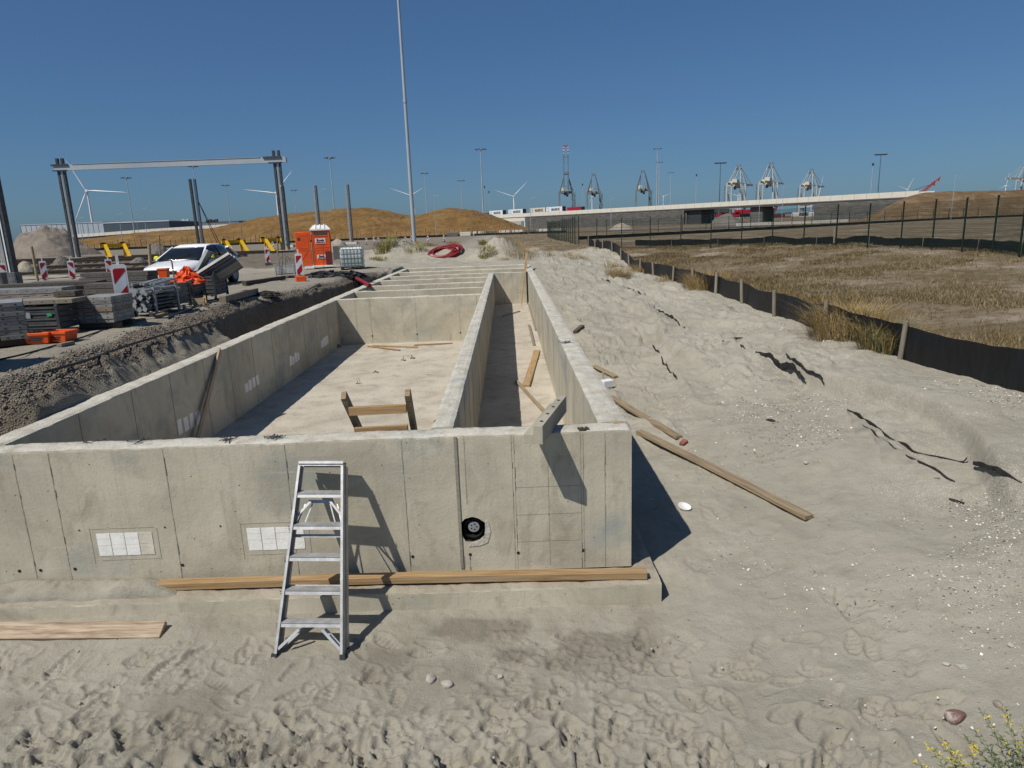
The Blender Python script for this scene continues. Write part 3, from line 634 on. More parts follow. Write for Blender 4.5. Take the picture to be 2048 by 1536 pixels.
# footing lip and floor slab
mb = MB(); rough_wall(mb, 'x', -9.0, 1.42, 6.2, 6.56, -.6, 0.0, .06, 50); fpart(mb, 'footing', [MT['conc'], MT['sand_heap'], MT['joint'], MT['hole']])
mb = MB(); rough_wall(mb, 'y', 6.56, 37, 1.18, 1.42, -.6, -.0, .3, 52); fpart(mb, 'footing', [MT['conc'], MT['sand_heap'], MT['joint'], MT['hole']])
def floor_mesh():
    X = np.linspace(-5.3, .88, 90); Y = np.concatenate([np.linspace(6.85, 22, 180), np.linspace(22.2, 36.8, 60)]); GX, GY = np.meshgrid(X, Y)
    Z = .09+.012*fbm(GX*1.5, GY*1.5, 4, 91)+.006*fbm(GX*9, GY*9, 2, 92); idx = np.arange(GX.size).reshape(GX.shape)
    Z = Z + .03*np.exp(-((GX-.86)/.07)**2)*(.5+fbm(GX*3, GY*3, 3, 93))
    F = np.stack([idx[:-1, :-1], idx[:-1, 1:], idx[1:, 1:], idx[1:, :-1]], -1).reshape(-1, 4)
    m = MB(); m.add(np.stack([GX, GY, Z], -1).reshape(-1, 3).tolist(), F.tolist(), 0, True); return m
fpart(floor_mesh(), 'floor_slab', MT['conc_floor'])
# white block inserts cast into the walls
def inserts(x0, x1, z0, z1, n):
    wd = (x1-x0)/n; m = MB()
    for a_, b_, c_, d_ in ((x0-.06, z0-.09, x0-.054, z1+.06), (x1+.05, z0-.06, x1+.056, z1+.04), (x0-.06, z1+.05, x1+.03, z1+.055), (x0+.02, z0-.05, x1+.04, z0-.045)): m.bb((a_, 6.56, b_), (c_, 6.5575, d_))
    fpart(m, 'insert_outline', MT['faint'])
    for k in range(n):
        m = MB(); a = x0+k*wd+.004; b = x0+(k+1)*wd-.004
        hs = [z0, z0+(z1-z0)*.47, z0+(z1-z0)*.75, z1] if k % 2 == 0 else [z0, z0+(z1-z0)*.3, z0+(z1-z0)*.5, z1]
        for i in range(len(hs)-1): m.bb((a, 6.56-.003-U(0, .002), hs[i]+.0015), (b, 6.575, hs[i+1]-.0015))
        fpart(m, 'white_block', MT['block' if U(0, 1) < .75 else 'block2'])
inserts(-4.34, -3.76, .335, .585, 4); inserts(-2.79, -2.2, .335, .585, 4)
for px, py in ((380, 843), (505, 766), (590, 716), (650, 682)):
    t = (-5.3)/ray(px, py)[0]; p = CC+ray(px, py)*t; m = MB()
    for k in range(4): m.bb((-5.31, p[1]-.42+k*.21, p[2]-.12+U(-.02, .02)), (-5.296, p[1]-.42+k*.21+U(.12, .19), p[2]+.1+U(-.04, .04)))
    fpart(m, 'white_block', MT['block'])

# ================================================================ THINGS ON AND ROUND THE FOUNDATION
# concrete channel beam lying across the front wall
a = Vector((.27, 6.15, 1.505)); b = Vector((.59, 7.28, 1.505)); d = (b-a).normalized(); side = Vector((-d.y, d.x, 0))
mb = MB(); mb.prism([(0, 0), (.185, 0), (.185, .09), (.092, .09), (.088, .18), (0, .18)], a, side, (0, 0, 1), d, (b-a).length)
for k in range(4):
    c = a+d*(.16+.27*k)-side*0+side*.045+Vector((0, 0, .1805)); mb.box(c, (.03, .05, .002), .25, mi=1)
tag(mb.build('channel_beam', [MT['conc_beam'], MT['hole']], bevel=.004), 'short L-shaped concrete beam sticking out over the front wall top', 'beam')
# bolts / nails in small heaps on the wall tops
def nails(x, y, z, n, L_, label, a0=None):
    m = MB()
    for _ in range(n):
        t = (a0 if a0 is not None else U(0, 3.1))+U(-.35, .35); l = L_*U(.6, 1.1); c = Vector((x+U(-.06, .06), y+U(-.03, .03), z+.008+U(0, .015)))
        dv = Vector((math.cos(t), math.sin(t), U(-.05, .1)))*l/2; m.tube([c-dv, c+dv], .0042, 6); m.tube([c+dv, c+dv*1.05], .009, 6)
    tag(m.build('nail_heap', MT['galv_dark']), label, 'nails', 'loose nails left on the wall tops')
for px, py, n, lab in ((187, 886, 4, 'little heap of dark nails on the front wall top, far left'), (280, 884, 4, 'loose dark nails on the front wall top left of the ladder'), (457, 880, 7, 'tangle of dark nails on the front wall top above the white blocks'), (548, 876, 9, 'dense tangle of nails on the front wall top above the ladder')):
    p = onZ(px, py, 1.5); nails(p[0], p[1], 1.495, n, .17, lab)
for px, py, lab in ((1135, 686, 'nails on top of the right long wall'),):
    p = onZ(px, py, 1.5); nails(min(p[0], 1.1), p[1], 1.5, 6, .3, lab)
p = onZ(1165, 858, 1.5); m = MB()
for _ in range(26): t = U(0, 6.3); r = U(0, .06); m.box((p[0]+r*math.cos(t), p[1]+r*math.sin(t)*.8, 1.5+U(-.004, .012)), (U(.01, .03), U(.01, .03), U(.008, .02)), U(0, 3))
tag(m.build('wood_crumbs', MT['wood_dark']), 'rotten brown wood crumbs on the front right wall corner', 'debris')
p = onZ(1240, 845, 1.5); m = MB(); m.box((1.08, 6.78, 1.503), (.1, .035, .012), .1); tag(m.build('wood_chip', MT['wood']), 'small orange wood chip on the front right wall corner', 'wood chip')

def plank(p, q, wd, th, m, label, name='wooden_plank', z_up=(0, 0, 1), group=None, roll=0.0, seg=10, cat='plank'):
    p = Vector(p); q = Vector(q); mbx = MB(); d = (q-p).normalized(); L_ = (q-p).length
    up = Vector(z_up); a = d.cross(up).normalized(); b = a.cross(d).normalized()
    a, b = a*math.cos(roll)+b*math.sin(roll), b*math.cos(roll)-a*math.sin(roll)
    # local frame: x along the plank so that the grain runs with it
    for k in range(seg):
        u0 = L_*k/seg-L_/2; u1 = L_*(k+1)/seg-L_/2
    vs = []; fs = []; n = seg+1; bow = U(-.01, .012)*L_/2
    for k in range(n):
        u = L_*k/seg-L_/2; bz = bow*(1-(2*u/L_)**2); jw = 1+U(-.02, .02)
        for y, z in ((-.5, -.5), (.5, -.5), (.5, .5), (-.5, .5)): vs.append((u, y*wd*jw, z*th+bz))
    for k in range(seg):
        o = k*4
        for c in range(4): fs.append((o+c, o+(c+1) % 4, o+4+(c+1) % 4, o+4+c))
    fs += [(3, 2, 1, 0), (seg*4, seg*4+1, seg*4+2, seg*4+3)]
    mbx.add(vs, fs); o = mbx.build(name, m, loc=(0, 0, 0)); 
    o.matrix_world = Matrix(((d.x, a.x, b.x, (p.x+q.x)/2), (d.y, a.y, b.y, (p.y+q.y)/2), (d.z, a.z, b.z, (p.z+q.z)/2), (0, 0, 0, 1)))
    bv = o.modifiers.new('bevel', 'BEVEL'); bv.width = min(.004, th*.15); bv.segments = 1; bv.limit_method = 'ANGLE'
    if label: tag(o, label, cat, group)
    return o
plank((-3.72, 6.44, .045), (1.29, 6.31, .045), .11, .075, MT['wood'], 'long orange brown timber beam lying on the footing ledge', 'timber_beam', seg=24, cat='timber beam')
plank((-5.9, 6.0, -.12), (-3.44, 5.92, -.15), .17, .05, MT['wood_knot'], 'pale knotty plank lying on the sand at the left edge', roll=-.55, seg=14)
def pl_g(p0, p1, wd, th, m, label, lift=.02, **k):
    a = gp(*p0); b = gp(*p1); a.z += lift; b.z += lift; return plank(a, b, wd, th, m, label, **k)
pl_g((1222, 797), (1358, 879), .12, .05, MT['wood_pale'], 'weathered plank beside the right wall, its end near the red brick', .03)
pl_g((1278, 868), (1618, 1042), .12, .055, MT['wood_pale'], 'longest plank on the sand right of the foundation corner', .035, seg=18)
pl_g((1188, 736), (1232, 757), .11, .04, MT['wood_pale'], 'short plank behind the white foam block', .03)
pl_g((1150, 668), (1165, 656), .12, .08, MT['wood_dark'], 'dark timber stub half buried beside the right wall', .05)
def fl(px, py, z=.12): return onZ(px, py, z)
plank(fl(1052, 772), fl(1074, 702), .16, .07, MT['wood'], 'thick timber on the channel floor against the right wall', z_up=(0, 0, 1))
plank(fl(1092, 826), fl(1033, 762), .07, .04, MT['wood_pale'], 'thin batten lying diagonally on the channel floor')
plank(fl(1068, 690), fl(1058, 650), .07, .04, MT['wood_grey'], 'short batten on the channel floor nearest the far end')
plank(fl(1040, 622), fl(1005, 632), .05, .03, MT['wood_grey'], 'grey batten lying across the far part of the channel floor')
t_ = (.86)/ray(1064, 620)[0]; 
plank((.85, 22.5, .14), (.85, 31, .16), .05, .05, MT['wood_grey'], 'long batten on the channel floor along the right wall')
plank(onZ(600, 665, .13)+np.array([0, 0, 0]), onZ(680, 692, .13), .09, .06, MT['wood_grey'], 'grey batten on the pit floor in the shaded left corner')
for i, (p0, p1) in enumerate((((735, 692), (800, 700)), ((745, 691), (835, 694)), ((828, 690), (905, 686)))):
    plank(fl(*p0), fl(*p1), .05, .03, MT['wood'], ['thin orange batten slanting away from the first cross wall', 'orange batten at the foot of the first cross wall, left end', 'orange batten at the foot of the first cross wall, right end'][i])
plank((-5.18, 10.55, .12), (-5.27, 12.3, 1.52), .10, .035, MT['wood_knot'], 'single board leaning against the shaded left wall', z_up=(1, 0, 0))
# slats leaning in the far end of the channel
plank((.55, 30.2, .12), (.80, 30.86, 1.95), .06, .04, MT['wood'], 'thin batten leaning in the far channel corner', z_up=(0, 1, 0))
plank((.84, 30.6, .1), (.84, 30.86, 1.5), .07, .04, MT['wood_dark'], 'dark batten standing in the far channel corner', z_up=(0, 1, 0))
plank((.78, 31.5, 1.0), (.98, 35.5, 2.15), .12, .03, MT['wood'], 'board leaning on the far end of the right wall', z_up=(0, 0, 1))
# leftover metal anchors on the pit floor
for px, py, lab in ((752, 745, 'small rusty anchor on the pit floor left of the other two'), (806, 721, 'small rusty anchor in the middle of the pit floor'), (825, 717, 'small rusty anchor on the pit floor nearest the dividing wall'), (716, 768, 'thin wire loop standing on the pit floor'), (858, 750, 'small clod on the pit floor near the dividing wall')):
    p = fl(px, py, .09); m = MB()
    e_ = U(-.05, .05); m.tube([(p[0]-U(.04, .09), p[1]+e_, .1), (p[0]-.02, p[1]+.02, .115), (p[0]+U(.03, .08), p[1]-e_, .1)], .014, 6)
    if 'anchor' in lab: m.tube([(p[0], p[1], .1), (p[0]+e_*.6, p[1], U(.15, .2))], .012, 6); m.box((p[0]+.04, p[1]-.04, .105), (.07, .05, .03), U(0, 2))
    elif 'wire' in lab: m.tube([(p[0], p[1], .1), (p[0]-.02, p[1], .2), (p[0]+.03, p[1], .22), (p[0]+.06, p[1], .1)], .006, 5)
    tag(m.build('anchor', MT['stone' if 'clod' in lab else 'wood_grey']), lab, 'debris', 'bits left on the pit floor')

# wooden ladder inside the pit: two uprights and crossbars
wl = thing('wooden_ladder', 'home-made wooden ladder leaning inside the pit, its uprights rising above the front wall', 'ladder', (-1.25, 7.5, .09))
def ladder_pt(px, py, Y): p = onY(px, py, Y); return Vector(p)
A0 = ladder_pt(708, 868, 6.95); A1 = ladder_pt(687, 790, 6.90); B0 = ladder_pt(821, 862, 6.95); B1 = ladder_pt(815, 784, 6.90)
for P0, P1 in ((A0, A1), (B0, B1)):
    dv = P0-P1; foot = P0 + dv*((P0.z-.1)/max(-dv.z, .01)) + Vector((0, .9, 0))
    m = MB(); m.bar(foot, P1, .055, .11, up=(0, -1, 0)); m.build('upright', MT['wood_grey'] if False else MT['wood_pale'], wl, True, .003)
def rung(t, mm):
    a = A1.lerp(A0, t); b = B1.lerp(B0, t); a = a+Vector((.02, -.02, 0)); b = b+Vector((-.02, -.02, 0)); m = MB(); m.bar(a, b, .05, .09, up=(0, 0, 1)); m.build('crossbar', mm, wl, True, .003)
rung(.40, MT['wood']); rung(.93, MT['wood'])
for k in (1.6, 2.3, 3.0):
    a = A1.lerp(A0, k)+Vector((0, .12*k, 0)); b = B1.lerp(B0, k)+Vector((0, .12*k, 0)); m = MB(); m.bar(a, b, .05, .09); m.build('crossbar', MT['wood'], wl, True, .003)

# aluminium stepladder leaning folded against the front wall
sl_ = thing('step_ladder', 'six-step aluminium stepladder leaning folded against the front wall', 'ladder', (-1.92, 5.55, -.25))
FL = Vector((-2.26, 5.55, -.27)); FR = Vector((-1.62, 5.50, -.27)); TL = Vector((-2.115, 6.40, 1.315)); TR = Vector((-1.675, 6.38, 1.305))
nrm = (FR-FL).cross(TL-FL).normalized(); 
if nrm.y > 0: nrm = -nrm
rx = (TR-TL).normalized()
def chan(m, p, q, flip):       # C-section rail, open side outwards
    d = (q-p).normalized(); side = rx*flip
    m.bar(p-nrm*.012, q-nrm*.012, .004, .086, up=nrm); m.bar(p+side*.011+nrm*.029, q+side*.011+nrm*.029, .022, .004, up=nrm); m.bar(p+side*.011-nrm*.053, q+side*.011-nrm*.053, .022, .004, up=nrm)
for p, q, f in ((FL, TL, 1), (FR, TR, -1)):
    m = MB(); chan(m, p, q, f); m.build('front_rail', MT['alu'], sl_, True)
    m = MB(); m.bar(p-(q-p).normalized()*.0+nrm*.0, p+(q-p).normalized()*.06, .05, .075, up=nrm); m.build('foot', MT['rubber'], sl_, True)
off = -nrm*.105
for p, q, f in ((FL, TL, 1), (FR, TR, -1)):
    pp_ = p+off+(q-p)*.02+rx*f*.0; qq = q+off*.6-(q-p)*.01; m = MB(); m.bar(pp_, qq, .018, .07, up=nrm); m.build('rear_rail', MT['alu'], sl_, True)
    m = MB(); m.bar(pp_, pp_+(qq-pp_)*.04, .035, .05, up=nrm); m.build('foot', MT['rubber'], sl_, True)
STEPS = [.155, .318, .48, .64, .80, ]
yy = [1250, 1185, 1118, 1055, 992]
for k, py in enumerate(yy):
    # height along the ladder from the photograph
    best = min(np.linspace(.02, .98, 400), key=lambda t: abs((768-FPX*((np.array(FR.lerp(TR, t))-CC)@CU)/((np.array(FR.lerp(TR, t))-CC)@CF))-(py-3)))
    a = FL.lerp(TL, best); b = FR.lerp(TR, best); m = MB()
    m.bar(a+nrm*.028+Vector((0, 0, -.018)), b+nrm*.028+Vector((0, 0, -.018)), .036, .004, up=nrm)
    yv = Vector((0, 1, 0)); m.bar(a+nrm*.03+yv*.045, b+nrm*.03+yv*.045, .085, .006, up=(0, 0, 1))
    for g in range(4): m.bar(a+nrm*.03+yv*(.018+g*.02)+Vector((0, 0, .005)), b+nrm*.03+yv*(.018+g*.02)+Vector((0, 0, .005)), .006, .003)
    m.bar(a-nrm*.03+Vector((0, 0, -.014)), b-nrm*.03+Vector((0, 0, -.014)), .02, .004, up=nrm)
    m.build('step', MT['alu'], sl_, True)
    m = MB()
    for c, s_ in ((a, 1), (b, -1)):
        for dz in (-.006, -.03): m.tube([c+nrm*.031+rx*s_*-.014+Vector((0, 0, dz)), c+nrm*.036+rx*s_*-.014+Vector((0, 0, dz))], .006, 6)
    m.build('rivet', MT['galv_dark'], sl_, True)
m = MB(); m.bar(TL+nrm*.03, TR+nrm*.03, .045, .004, up=nrm); m.bar(TL-nrm*.02+Vector((0, 0, .024)), TR-nrm*.02+Vector((0, 0, .024)), .115, .005, up=(0, 0, 1)); m.bar(TL-nrm*.07, TR-nrm*.07, .045, .004, up=nrm); m.build('top_cap', MT['alu'], sl_, True)
m = MB()
def rl(t, u, o=0.0): return FL.lerp(TL, t).lerp(FR.lerp(TR, t), u)+nrm*.02*0+nrm*o
for (t0, u0), (t1, u1) in (((.055, .04), (.15, .33)), ((.055, .96), (.15, .68)), ):
    m.bar(rl(t0, u0, .02), rl(t1, u1, .02), .022, .004, up=nrm)
    m2 = MB(); m2.bar(rl(t0, u0, .02), rl(t1, u1, .02), .026, .005, up=nrm); m2.build('brace', MT['alu'], sl_, True)
    m2 = MB(); m2.bar(rl(t0, u0, -.07), rl(t1, u1, -.07), .026, .005, up=nrm); m2.build('brace', MT['alu'], sl_, True)
for u0, u1 in ((.05, .3), (.95, .7)):
    m2 = MB(); m2.bar(rl(.72, u0, -.03), rl(.8, u1, -.03), .022, .004, up=nrm); m2.build('brace', MT['alu'], sl_, True)
    m2 = MB(); m2.bar(rl(.66, u0, -.04), rl(.79, (u0+u1)/2+.0, -.06), .012, .004, up=nrm); m2.build('spreader', MT['alu'], sl_, True)
    m2 = MB(); m2.bar(rl(.66, (u0+u1)/2, -.06), rl(.79, u1*.9+.05, -.06), .012, .004, up=nrm); m2.build('spreader', MT['alu'], sl_, True)
m2 = MB(); m2.bar(rl(.8, .25, -.05), rl(.8, .75, -.05), .03, .004, up=nrm); m2.build('crossbar', MT['alu'], sl_, True)
for t_r in (.36, .62):
    m2 = MB(); m2.bar(rl(t_r, .03, -.075), rl(t_r, .97, -.075), .03, .012, up=nrm); m2.build('crossbar', MT['alu'], sl_, True)

# white foam block, dish, brick, rocks
p = gp(1213, 774); m = MB(); m.box((p.x, p.y, p.z+.07), (.24, .17, .15), .5); tag(m.build('foam_block', MT['white'], bevel=.01), 'white foam block on the sand beside the right wall', 'foam block')
p = gp(1368, 1018); m = MB(); m.lathe([(0, .004), (.06, .0), (.075, .02), (.083, .035), (.079, .036), (.06, .012), (0, .012)], (p.x, p.y, p.z+.005), 20); o = m.build('dish', MT['white']); o.rotation_euler = (.25, .1, .4); tag(o, 'shallow white dish lying on the sand near the wall shadow', 'dish')
p = gp(1367, 890); m = MB(); m.box((0, 0, 0), (.12, .08, .06)); o = m.build('brick', MT['brickred'], loc=(0, 0, 0), bevel=.006); o.location = (p.x, p.y, p.z+.03); o.rotation_euler = (.2, -.3, .7); tag(o, 'broken red brick at the end of the plank', 'brick')
def rock(c, d, m, label, seed, name='rock', group=None, cuts=3):
    import bmesh
    bm = bmesh.new(); bmesh.ops.create_icosphere(bm, subdivisions=cuts, radius=.5); rg = np.random.default_rng(seed)
    pl = [(Vector(rg.normal(size=3)).normalized(), rg.uniform(.30, .45)) for _ in range(9)]
    for v in bm.verts:
        for n_, h in pl:
            e = v.co.dot(n_)-h
            if e > 0: v.co -= n_*e*.9
        v.co *= 1+.04*rg.normal()*.5
        v.co = Vector((v.co.x*d[0], v.co.y*d[1], v.co.z*d[2]))
    me = bpy.data.meshes.new(name); bm.to_mesh(me); bm.free(); me.materials.append(m); o = bpy.data.objects.new(name, me); COL.objects.link(o)
    o.location = (c[0], c[1], c[2]+d[2]*.22); o.rotation_euler = (0, 0, rg.uniform(0, 3)); return tag(o, label, 'rock', group)
p = gp(1907, 1445); r_ = rock(p, (.19, .11, .11), MT['redrock'], 'red brown rock with a white top near the weeds, lower right', 4, cuts=2); r_.rotation_euler = (0, 0, .15)
for px, py, s_, lab, m in ((1892, 1331, .06, 'flat pale stone, left one of the pair on the sand lower right', 'stone'), (1922, 1338, .075, 'flat pale stone, right one of the pair on the sand lower right', 'stone'), (2021, 1292, .055, 'pale oval stone near the right edge', 'stone'), (1612, 928, .07, 'small round stone on the bare sand slope', 'stone'), (1000, 1358, .06, 'pale angular stone on the sand in front of the drain pipe', 'stone'), (1995, 1415, .06, 'dark stone behind the weeds at lower right', 'pebble'), (768, 1158, .08, 'brown stone by the footing right of the ladder', 'pebble'), (1526, 1530, .07, 'grey lump of sandstone at the bottom edge', 'stone'), (893, 1371, .09, 'crumbly pale clod on the sand below the drain pipe', 'stone'), (860, 1362, .1, 'larger crumbly clod beside the pale clod', 'stone')):
    rock(gp(px, py), (s_*1.3, s_, s_*.6), MT[m], lab, int(px))
# ================================================================ SHEETS, FENCES, PLANTS
def quads_object(name, C, A, B, mids, ms, label=None, cat=None, kind=None, tri=False):
    """many small flakes: centre C, half axes A, B (n x 3)"""
    n = len(C)
    if tri: V = np.stack([C-A, C+A, C+B], 1); k = 3
    else: V = np.stack([C-A-B, C+A-B, C+A+B, C-A+B], 1); k = 4
    me = bpy.data.meshes.new(name); me.vertices.add(n*k); me.vertices.foreach_set('co', V.astype(np.float32).ravel())
    me.loops.add(n*k); me.loops.foreach_set('vertex_index', np.arange(n*k, dtype=np.int32)); me.polygons.add(n)
    me.polygons.foreach_set('loop_start', np.arange(0, n*k, k, dtype=np.int32))
    for m in ms: me.materials.append(m)
    me.polygons.foreach_set('material_index', np.asarray(mids, dtype=np.int32)); me.update(calc_edges=True); me.validate()
    o = bpy.data.objects.new(name, me); COL.objects.link(o); return tag(o, label, cat, None, kind)
def lumps_object(name, C, S, mids, ms, label, cat, kind='stuff', seed=1):
    """many small irregular stones (octahedra)"""
    rg = np.random.default_rng(seed); n = len(C); base = np.array([[1, 0, 0], [0, 1, 0], [-1, 0, 0], [0, -1, 0], [0, 0, 1], [0, 0, -.6]], float)
    th = rg.uniform(0, 6.28, n); J = rg.uniform(.6, 1.3, (n, 6, 1)); P = base[None]*J*S[:, None, :]
    x = P[..., 0]*np.cos(th)[:, None]-P[..., 1]*np.sin(th)[:, None]; y = P[..., 0]*np.sin(th)[:, None]+P[..., 1]*np.cos(th)[:, None]
    V = np.stack([x, y, P[..., 2]], -1)+C[:, None, :]
    f = np.array([[0, 1, 4], [1, 2, 4], [2, 3, 4], [3, 0, 4], [1, 0, 5], [2, 1, 5], [3, 2, 5], [0, 3, 5]]); F = (np.arange(n)[:, None, None]*6+f[None]).reshape(-1, 3)
    me = bpy.data.meshes.new(name); me.vertices.add(n*6); me.vertices.foreach_set('co', V.astype(np.float32).ravel())
    me.loops.add(F.size); me.loops.foreach_set('vertex_index', F.ravel().astype(np.int32)); me.polygons.add(len(F)); me.polygons.foreach_set('loop_start', np.arange(0, F.size, 3, dtype=np.int32))
    for m in ms: me.materials.append(m)
    me.polygons.foreach_set('material_index', np.repeat(np.asarray(mids, dtype=np.int32), 8)); me.update(calc_edges=True)
    o = bpy.data.objects.new(name, me); COL.objects.link(o); return tag(o, label, cat, None, kind)
rg = np.random.default_rng(21)
def scatter(n, x0, x1, y0, y1, dens, sd, bias=None):
    x = rg.uniform(x0, x1, n*6); y = y0+(y1-y0)*rg.random(n*6)**1.3
    k = dens(x, y) > rg.random(n*6); x = x[k][:n]; y = y[k][:n]; return x, y
# shell fragments on the bank
def dsh(x, y): return (.35+.65*sm((y-4)/3))*sm((fbm(x*.75, y*.75, 4, 201)-.02)/.28)**1.5*(.12+.88*sm((x-3.0)/1.4))+.006
x, y = scatter(17000, 1.7, 6.9, 3.0, 22, dsh, 1); z = terrain(x, y); n = len(x)
s = rg.gamma(1.8, .0022, n)+.0022; s = np.minimum(s, np.clip(.004+.0013*y, .007, .022)); t = rg.uniform(0, 6.28, n)
A = np.stack([np.cos(t)*s, np.sin(t)*s, rg.normal(0, .3, n)*s], -1); B = np.stack([-np.sin(t)*s*.7, np.cos(t)*s*.7, rg.normal(0, .3, n)*s], -1)
quads_object('shells', np.stack([x, y, z+s*.35+.003], -1), A, B, rg.integers(0, 4, n), [MT['shell'], MT['stone'], MT['block2'], MT['sand_heap']], 'white crushed sea shells strewn over the sand bank', 'shells', 'stuff')
x, y = scatter(900, -6, 6.5, 2.7, 14, lambda x, y: .05+sm((fbm(x*1.1, y*1.1, 4, 207)-.08)/.2)*(.4+.6*(x > 2)), 1)
k = (y < 6.1) | (x > 1.6); x = x[k]; y = y[k]; z = terrain(x, y); s = np.minimum(rg.gamma(2, .003, len(x))+.003, .02); S = np.stack([s*1.3, s, s*.7], -1)
lumps_object('pebbles', np.stack([x, y, z+s*.2], -1), S, np.minimum(rg.integers(0, 5, len(x)), 2)*0+rg.integers(0, 2, len(x)), [MT['pebble'], MT['stone']], 'small pebbles and clods scattered on the sand', 'pebbles', seed=3)
# gravel berm beside the long wall
y = 6.6+25*rg.random(17000)**1.5; x = crest_x(y)+rg.normal(.2, .17, 17000); z = terrain(x, y); s = rg.gamma(2.2, .0034, len(x))+.003
lumps_object('gravel', np.stack([x, y, z+s*.3], -1), np.stack([s*1.2, s, s*.8], -1), rg.integers(0, 3, len(x)), [MT['pebble'], MT['heapdark'], MT['pebble']], 'coarse grey brown gravel heaped along the left wall', 'gravel', seed=5)
# dry grass of the field
def grass_blades(name, n, x0, x1, y0, y1, dens, hmin, hmax, ms, label, wide=.012, lean=.5):
    x = rg.uniform(x0, x1, n*3); y = y0+(y1-y0)*rg.random(n*3)**1.5; k = dens(x, y) > rg.random(n*3); x = x[k][:n]; y = y[k][:n]; z = terrain(x, y); m = len(x)
    h = rg.uniform(hmin, hmax, m); t = rg.uniform(0, 6.28, m); wd = wide*rg.uniform(.6, 1.5, m)*(1+np.clip((y-15)/30, 0, 1.5))
    A = np.stack([np.cos(t)*wd, np.sin(t)*wd, 0*t], -1); l = rg.normal(0, lean, (m, 2)); B = np.stack([l[:, 0]*h, l[:, 1]*h, h], -1)
    mid = np.clip((fbm(x*.5, y*.5, 3, 301)+.5+rg.normal(0, .22, m))*len(ms), 0, len(ms)-1).astype(int)
    return quads_object(name, np.stack([x, y, z-.01], -1), A, B, mid, ms, label, 'dry grass', 'stuff', tri=True)
def dfield(x, y):
    on = sm((x-7.15)/.2)*sm((np.interp(y, [8, 27, 41, 50, 56, 59], [40, 22, 21, 17, 11, 7.5])+1.5-x)/1.0)
    return on*(.06+.94*sm((fbm(x*.4, y*.4, 5, 305)+.02)/.22))
grass_blades('dry_grass', 170000, 7.1, 24, 7, 60, dfield, .03, .16, [MT['straw3'], MT['straw2'], MT['olive'], MT['straw3'], MT['straw2']], 'low dry brown grass covering the field beyond the black foil', .006, .6)
def dtall(x, y): return sm((x-7.15)/.15)*sm((10.5-x)/2.5)*sm((fbm(x*.6, y*.6, 3, 311)+.05)/.2)
grass_blades('tall_dry_grass', 14000, 7.1, 11, 9, 40, dtall, .1, .34, [MT['straw3'], MT['straw'], MT['olive'], MT['straw2'], MT['straw3']], 'taller straw coloured grass just behind the black foil', .006, .45)

def tuft(c, r, h, n, ms, label, name='grass_tuft', cat='grass tuft', group='dry grass tufts', lean=.55, wd=.006):
    m = MB(); c = Vector(c)
    for _ in range(n):
        a = U(0, 6.283); q = r*math.sqrt(random.random()); b = c+Vector((q*math.cos(a), q*math.sin(a), -.02)); b.z = tz(b.x, b.y)-.02
        hh = h*U(.45, 1.1); dr = Vector((math.cos(a)*q/r+U(-.9, .9), math.sin(a)*q/r+U(-.9, .9), 0))*lean*hh*1.25; sd = Vector((math.cos(a+1.6), math.sin(a+1.6), 0))*wd
        p1 = b+dr*.35+Vector((0, 0, hh*.6)); p2 = b+dr+Vector((0, 0, hh*(.9 if random.random() < .7 else .6)))
        m.add([b-sd, b+sd, p1+sd*.8, p1-sd*.8, p2], [(0, 1, 2, 3), (3, 2, 4)], random.randrange(len(ms)))
        if random.random() < .5:
            a2 = U(0, 6.28); e = p1+Vector((math.cos(a2), math.sin(a2), U(.2, .9)))*hh*.3; m.add([p1-sd*.6, p1+sd*.6, e], [(0, 1, 2)], random.randrange(len(ms)))
    return tag(m.build(name, ms), label, cat, group)
ST = [MT['straw'], MT['straw2'], MT['straw']]
for px, py, r, h, n, lab in ((1695, 668, .75, .82, 1500, 'large straw yellow tuft against the black foil, left of the nearest full post'), (1770, 700, .5, .7, 900, 'darker straw tuft leaning on the black foil beside the nearest full post'), (1660, 640, .3, .35, 160, 'low straw tuft on the left flank of the large one'), (1410, 577, .8, .75, 1000, 'bushy straw tuft against the foil halfway along the bank'), (1385, 572, .4, .4, 200, 'pale straw tuft left of the bushy halfway one'), (1238, 557, .6, .6, 500, 'straw tuft on the bank crest beside a dark cavity'), (1290, 545, .9, .5, 500, 'scruffy straw tuft in front of the far foil'), (1225, 533, .6, .4, 200, 'straw tuft on the bank crest below the far posts'), (1330, 560, .5, .3, 200, 'thin straw tuft along the foil left of the bushy one'), (1150, 517, .9, .4, 260, 'wide low straw tuft at the far end of the bank'), (1040, 508, 1.1, .7, 420, 'orange straw clump beyond the end of the channel'), (1100, 512, .5, .3, 120, 'brown low tuft beside the orange clump'), (1010, 520, .5, .25, 120, 'sparse straw tuft on the sand heap slope')):
    tuft(gp(px, py), r, h, n, ST if 'darker' not in lab and 'brown' not in lab else [MT['straw'], MT['straw3'], MT['leaf2']], lab)
GR = [MT['leaf'], MT['leaf'], MT['straw'], MT['leaf2']]
for px, py, r, h, n, lab in ((772, 500, .75, .9, 420, 'big yellow green weed left of the tall mast'), (757, 520, .6, .25, 200, 'flat green weed patch below the big weed'), (832, 497, .9, .4, 240, 'yellow green weed at the foot of the tall mast'), (966, 490, .5, .8, 260, 'tall yellow green weed on the sand heap behind the cable coil'), (974, 508, .55, .45, 260, 'round green weed on the front of the sand heap'), (860, 492, 1.0, .5, 260, 'straw tuft behind the cable coil'), (905, 488, 1.0, .5, 260, 'straw tuft right of the cable coil crest')):
    tuft(gp(px, py), r, h, n, GR if 'straw' not in lab else ST, lab, 'weed' if 'weed' in lab else 'grass_tuft', 'weed' if 'weed' in lab else 'grass tuft', 'weeds on the sand heaps', .5, .011)
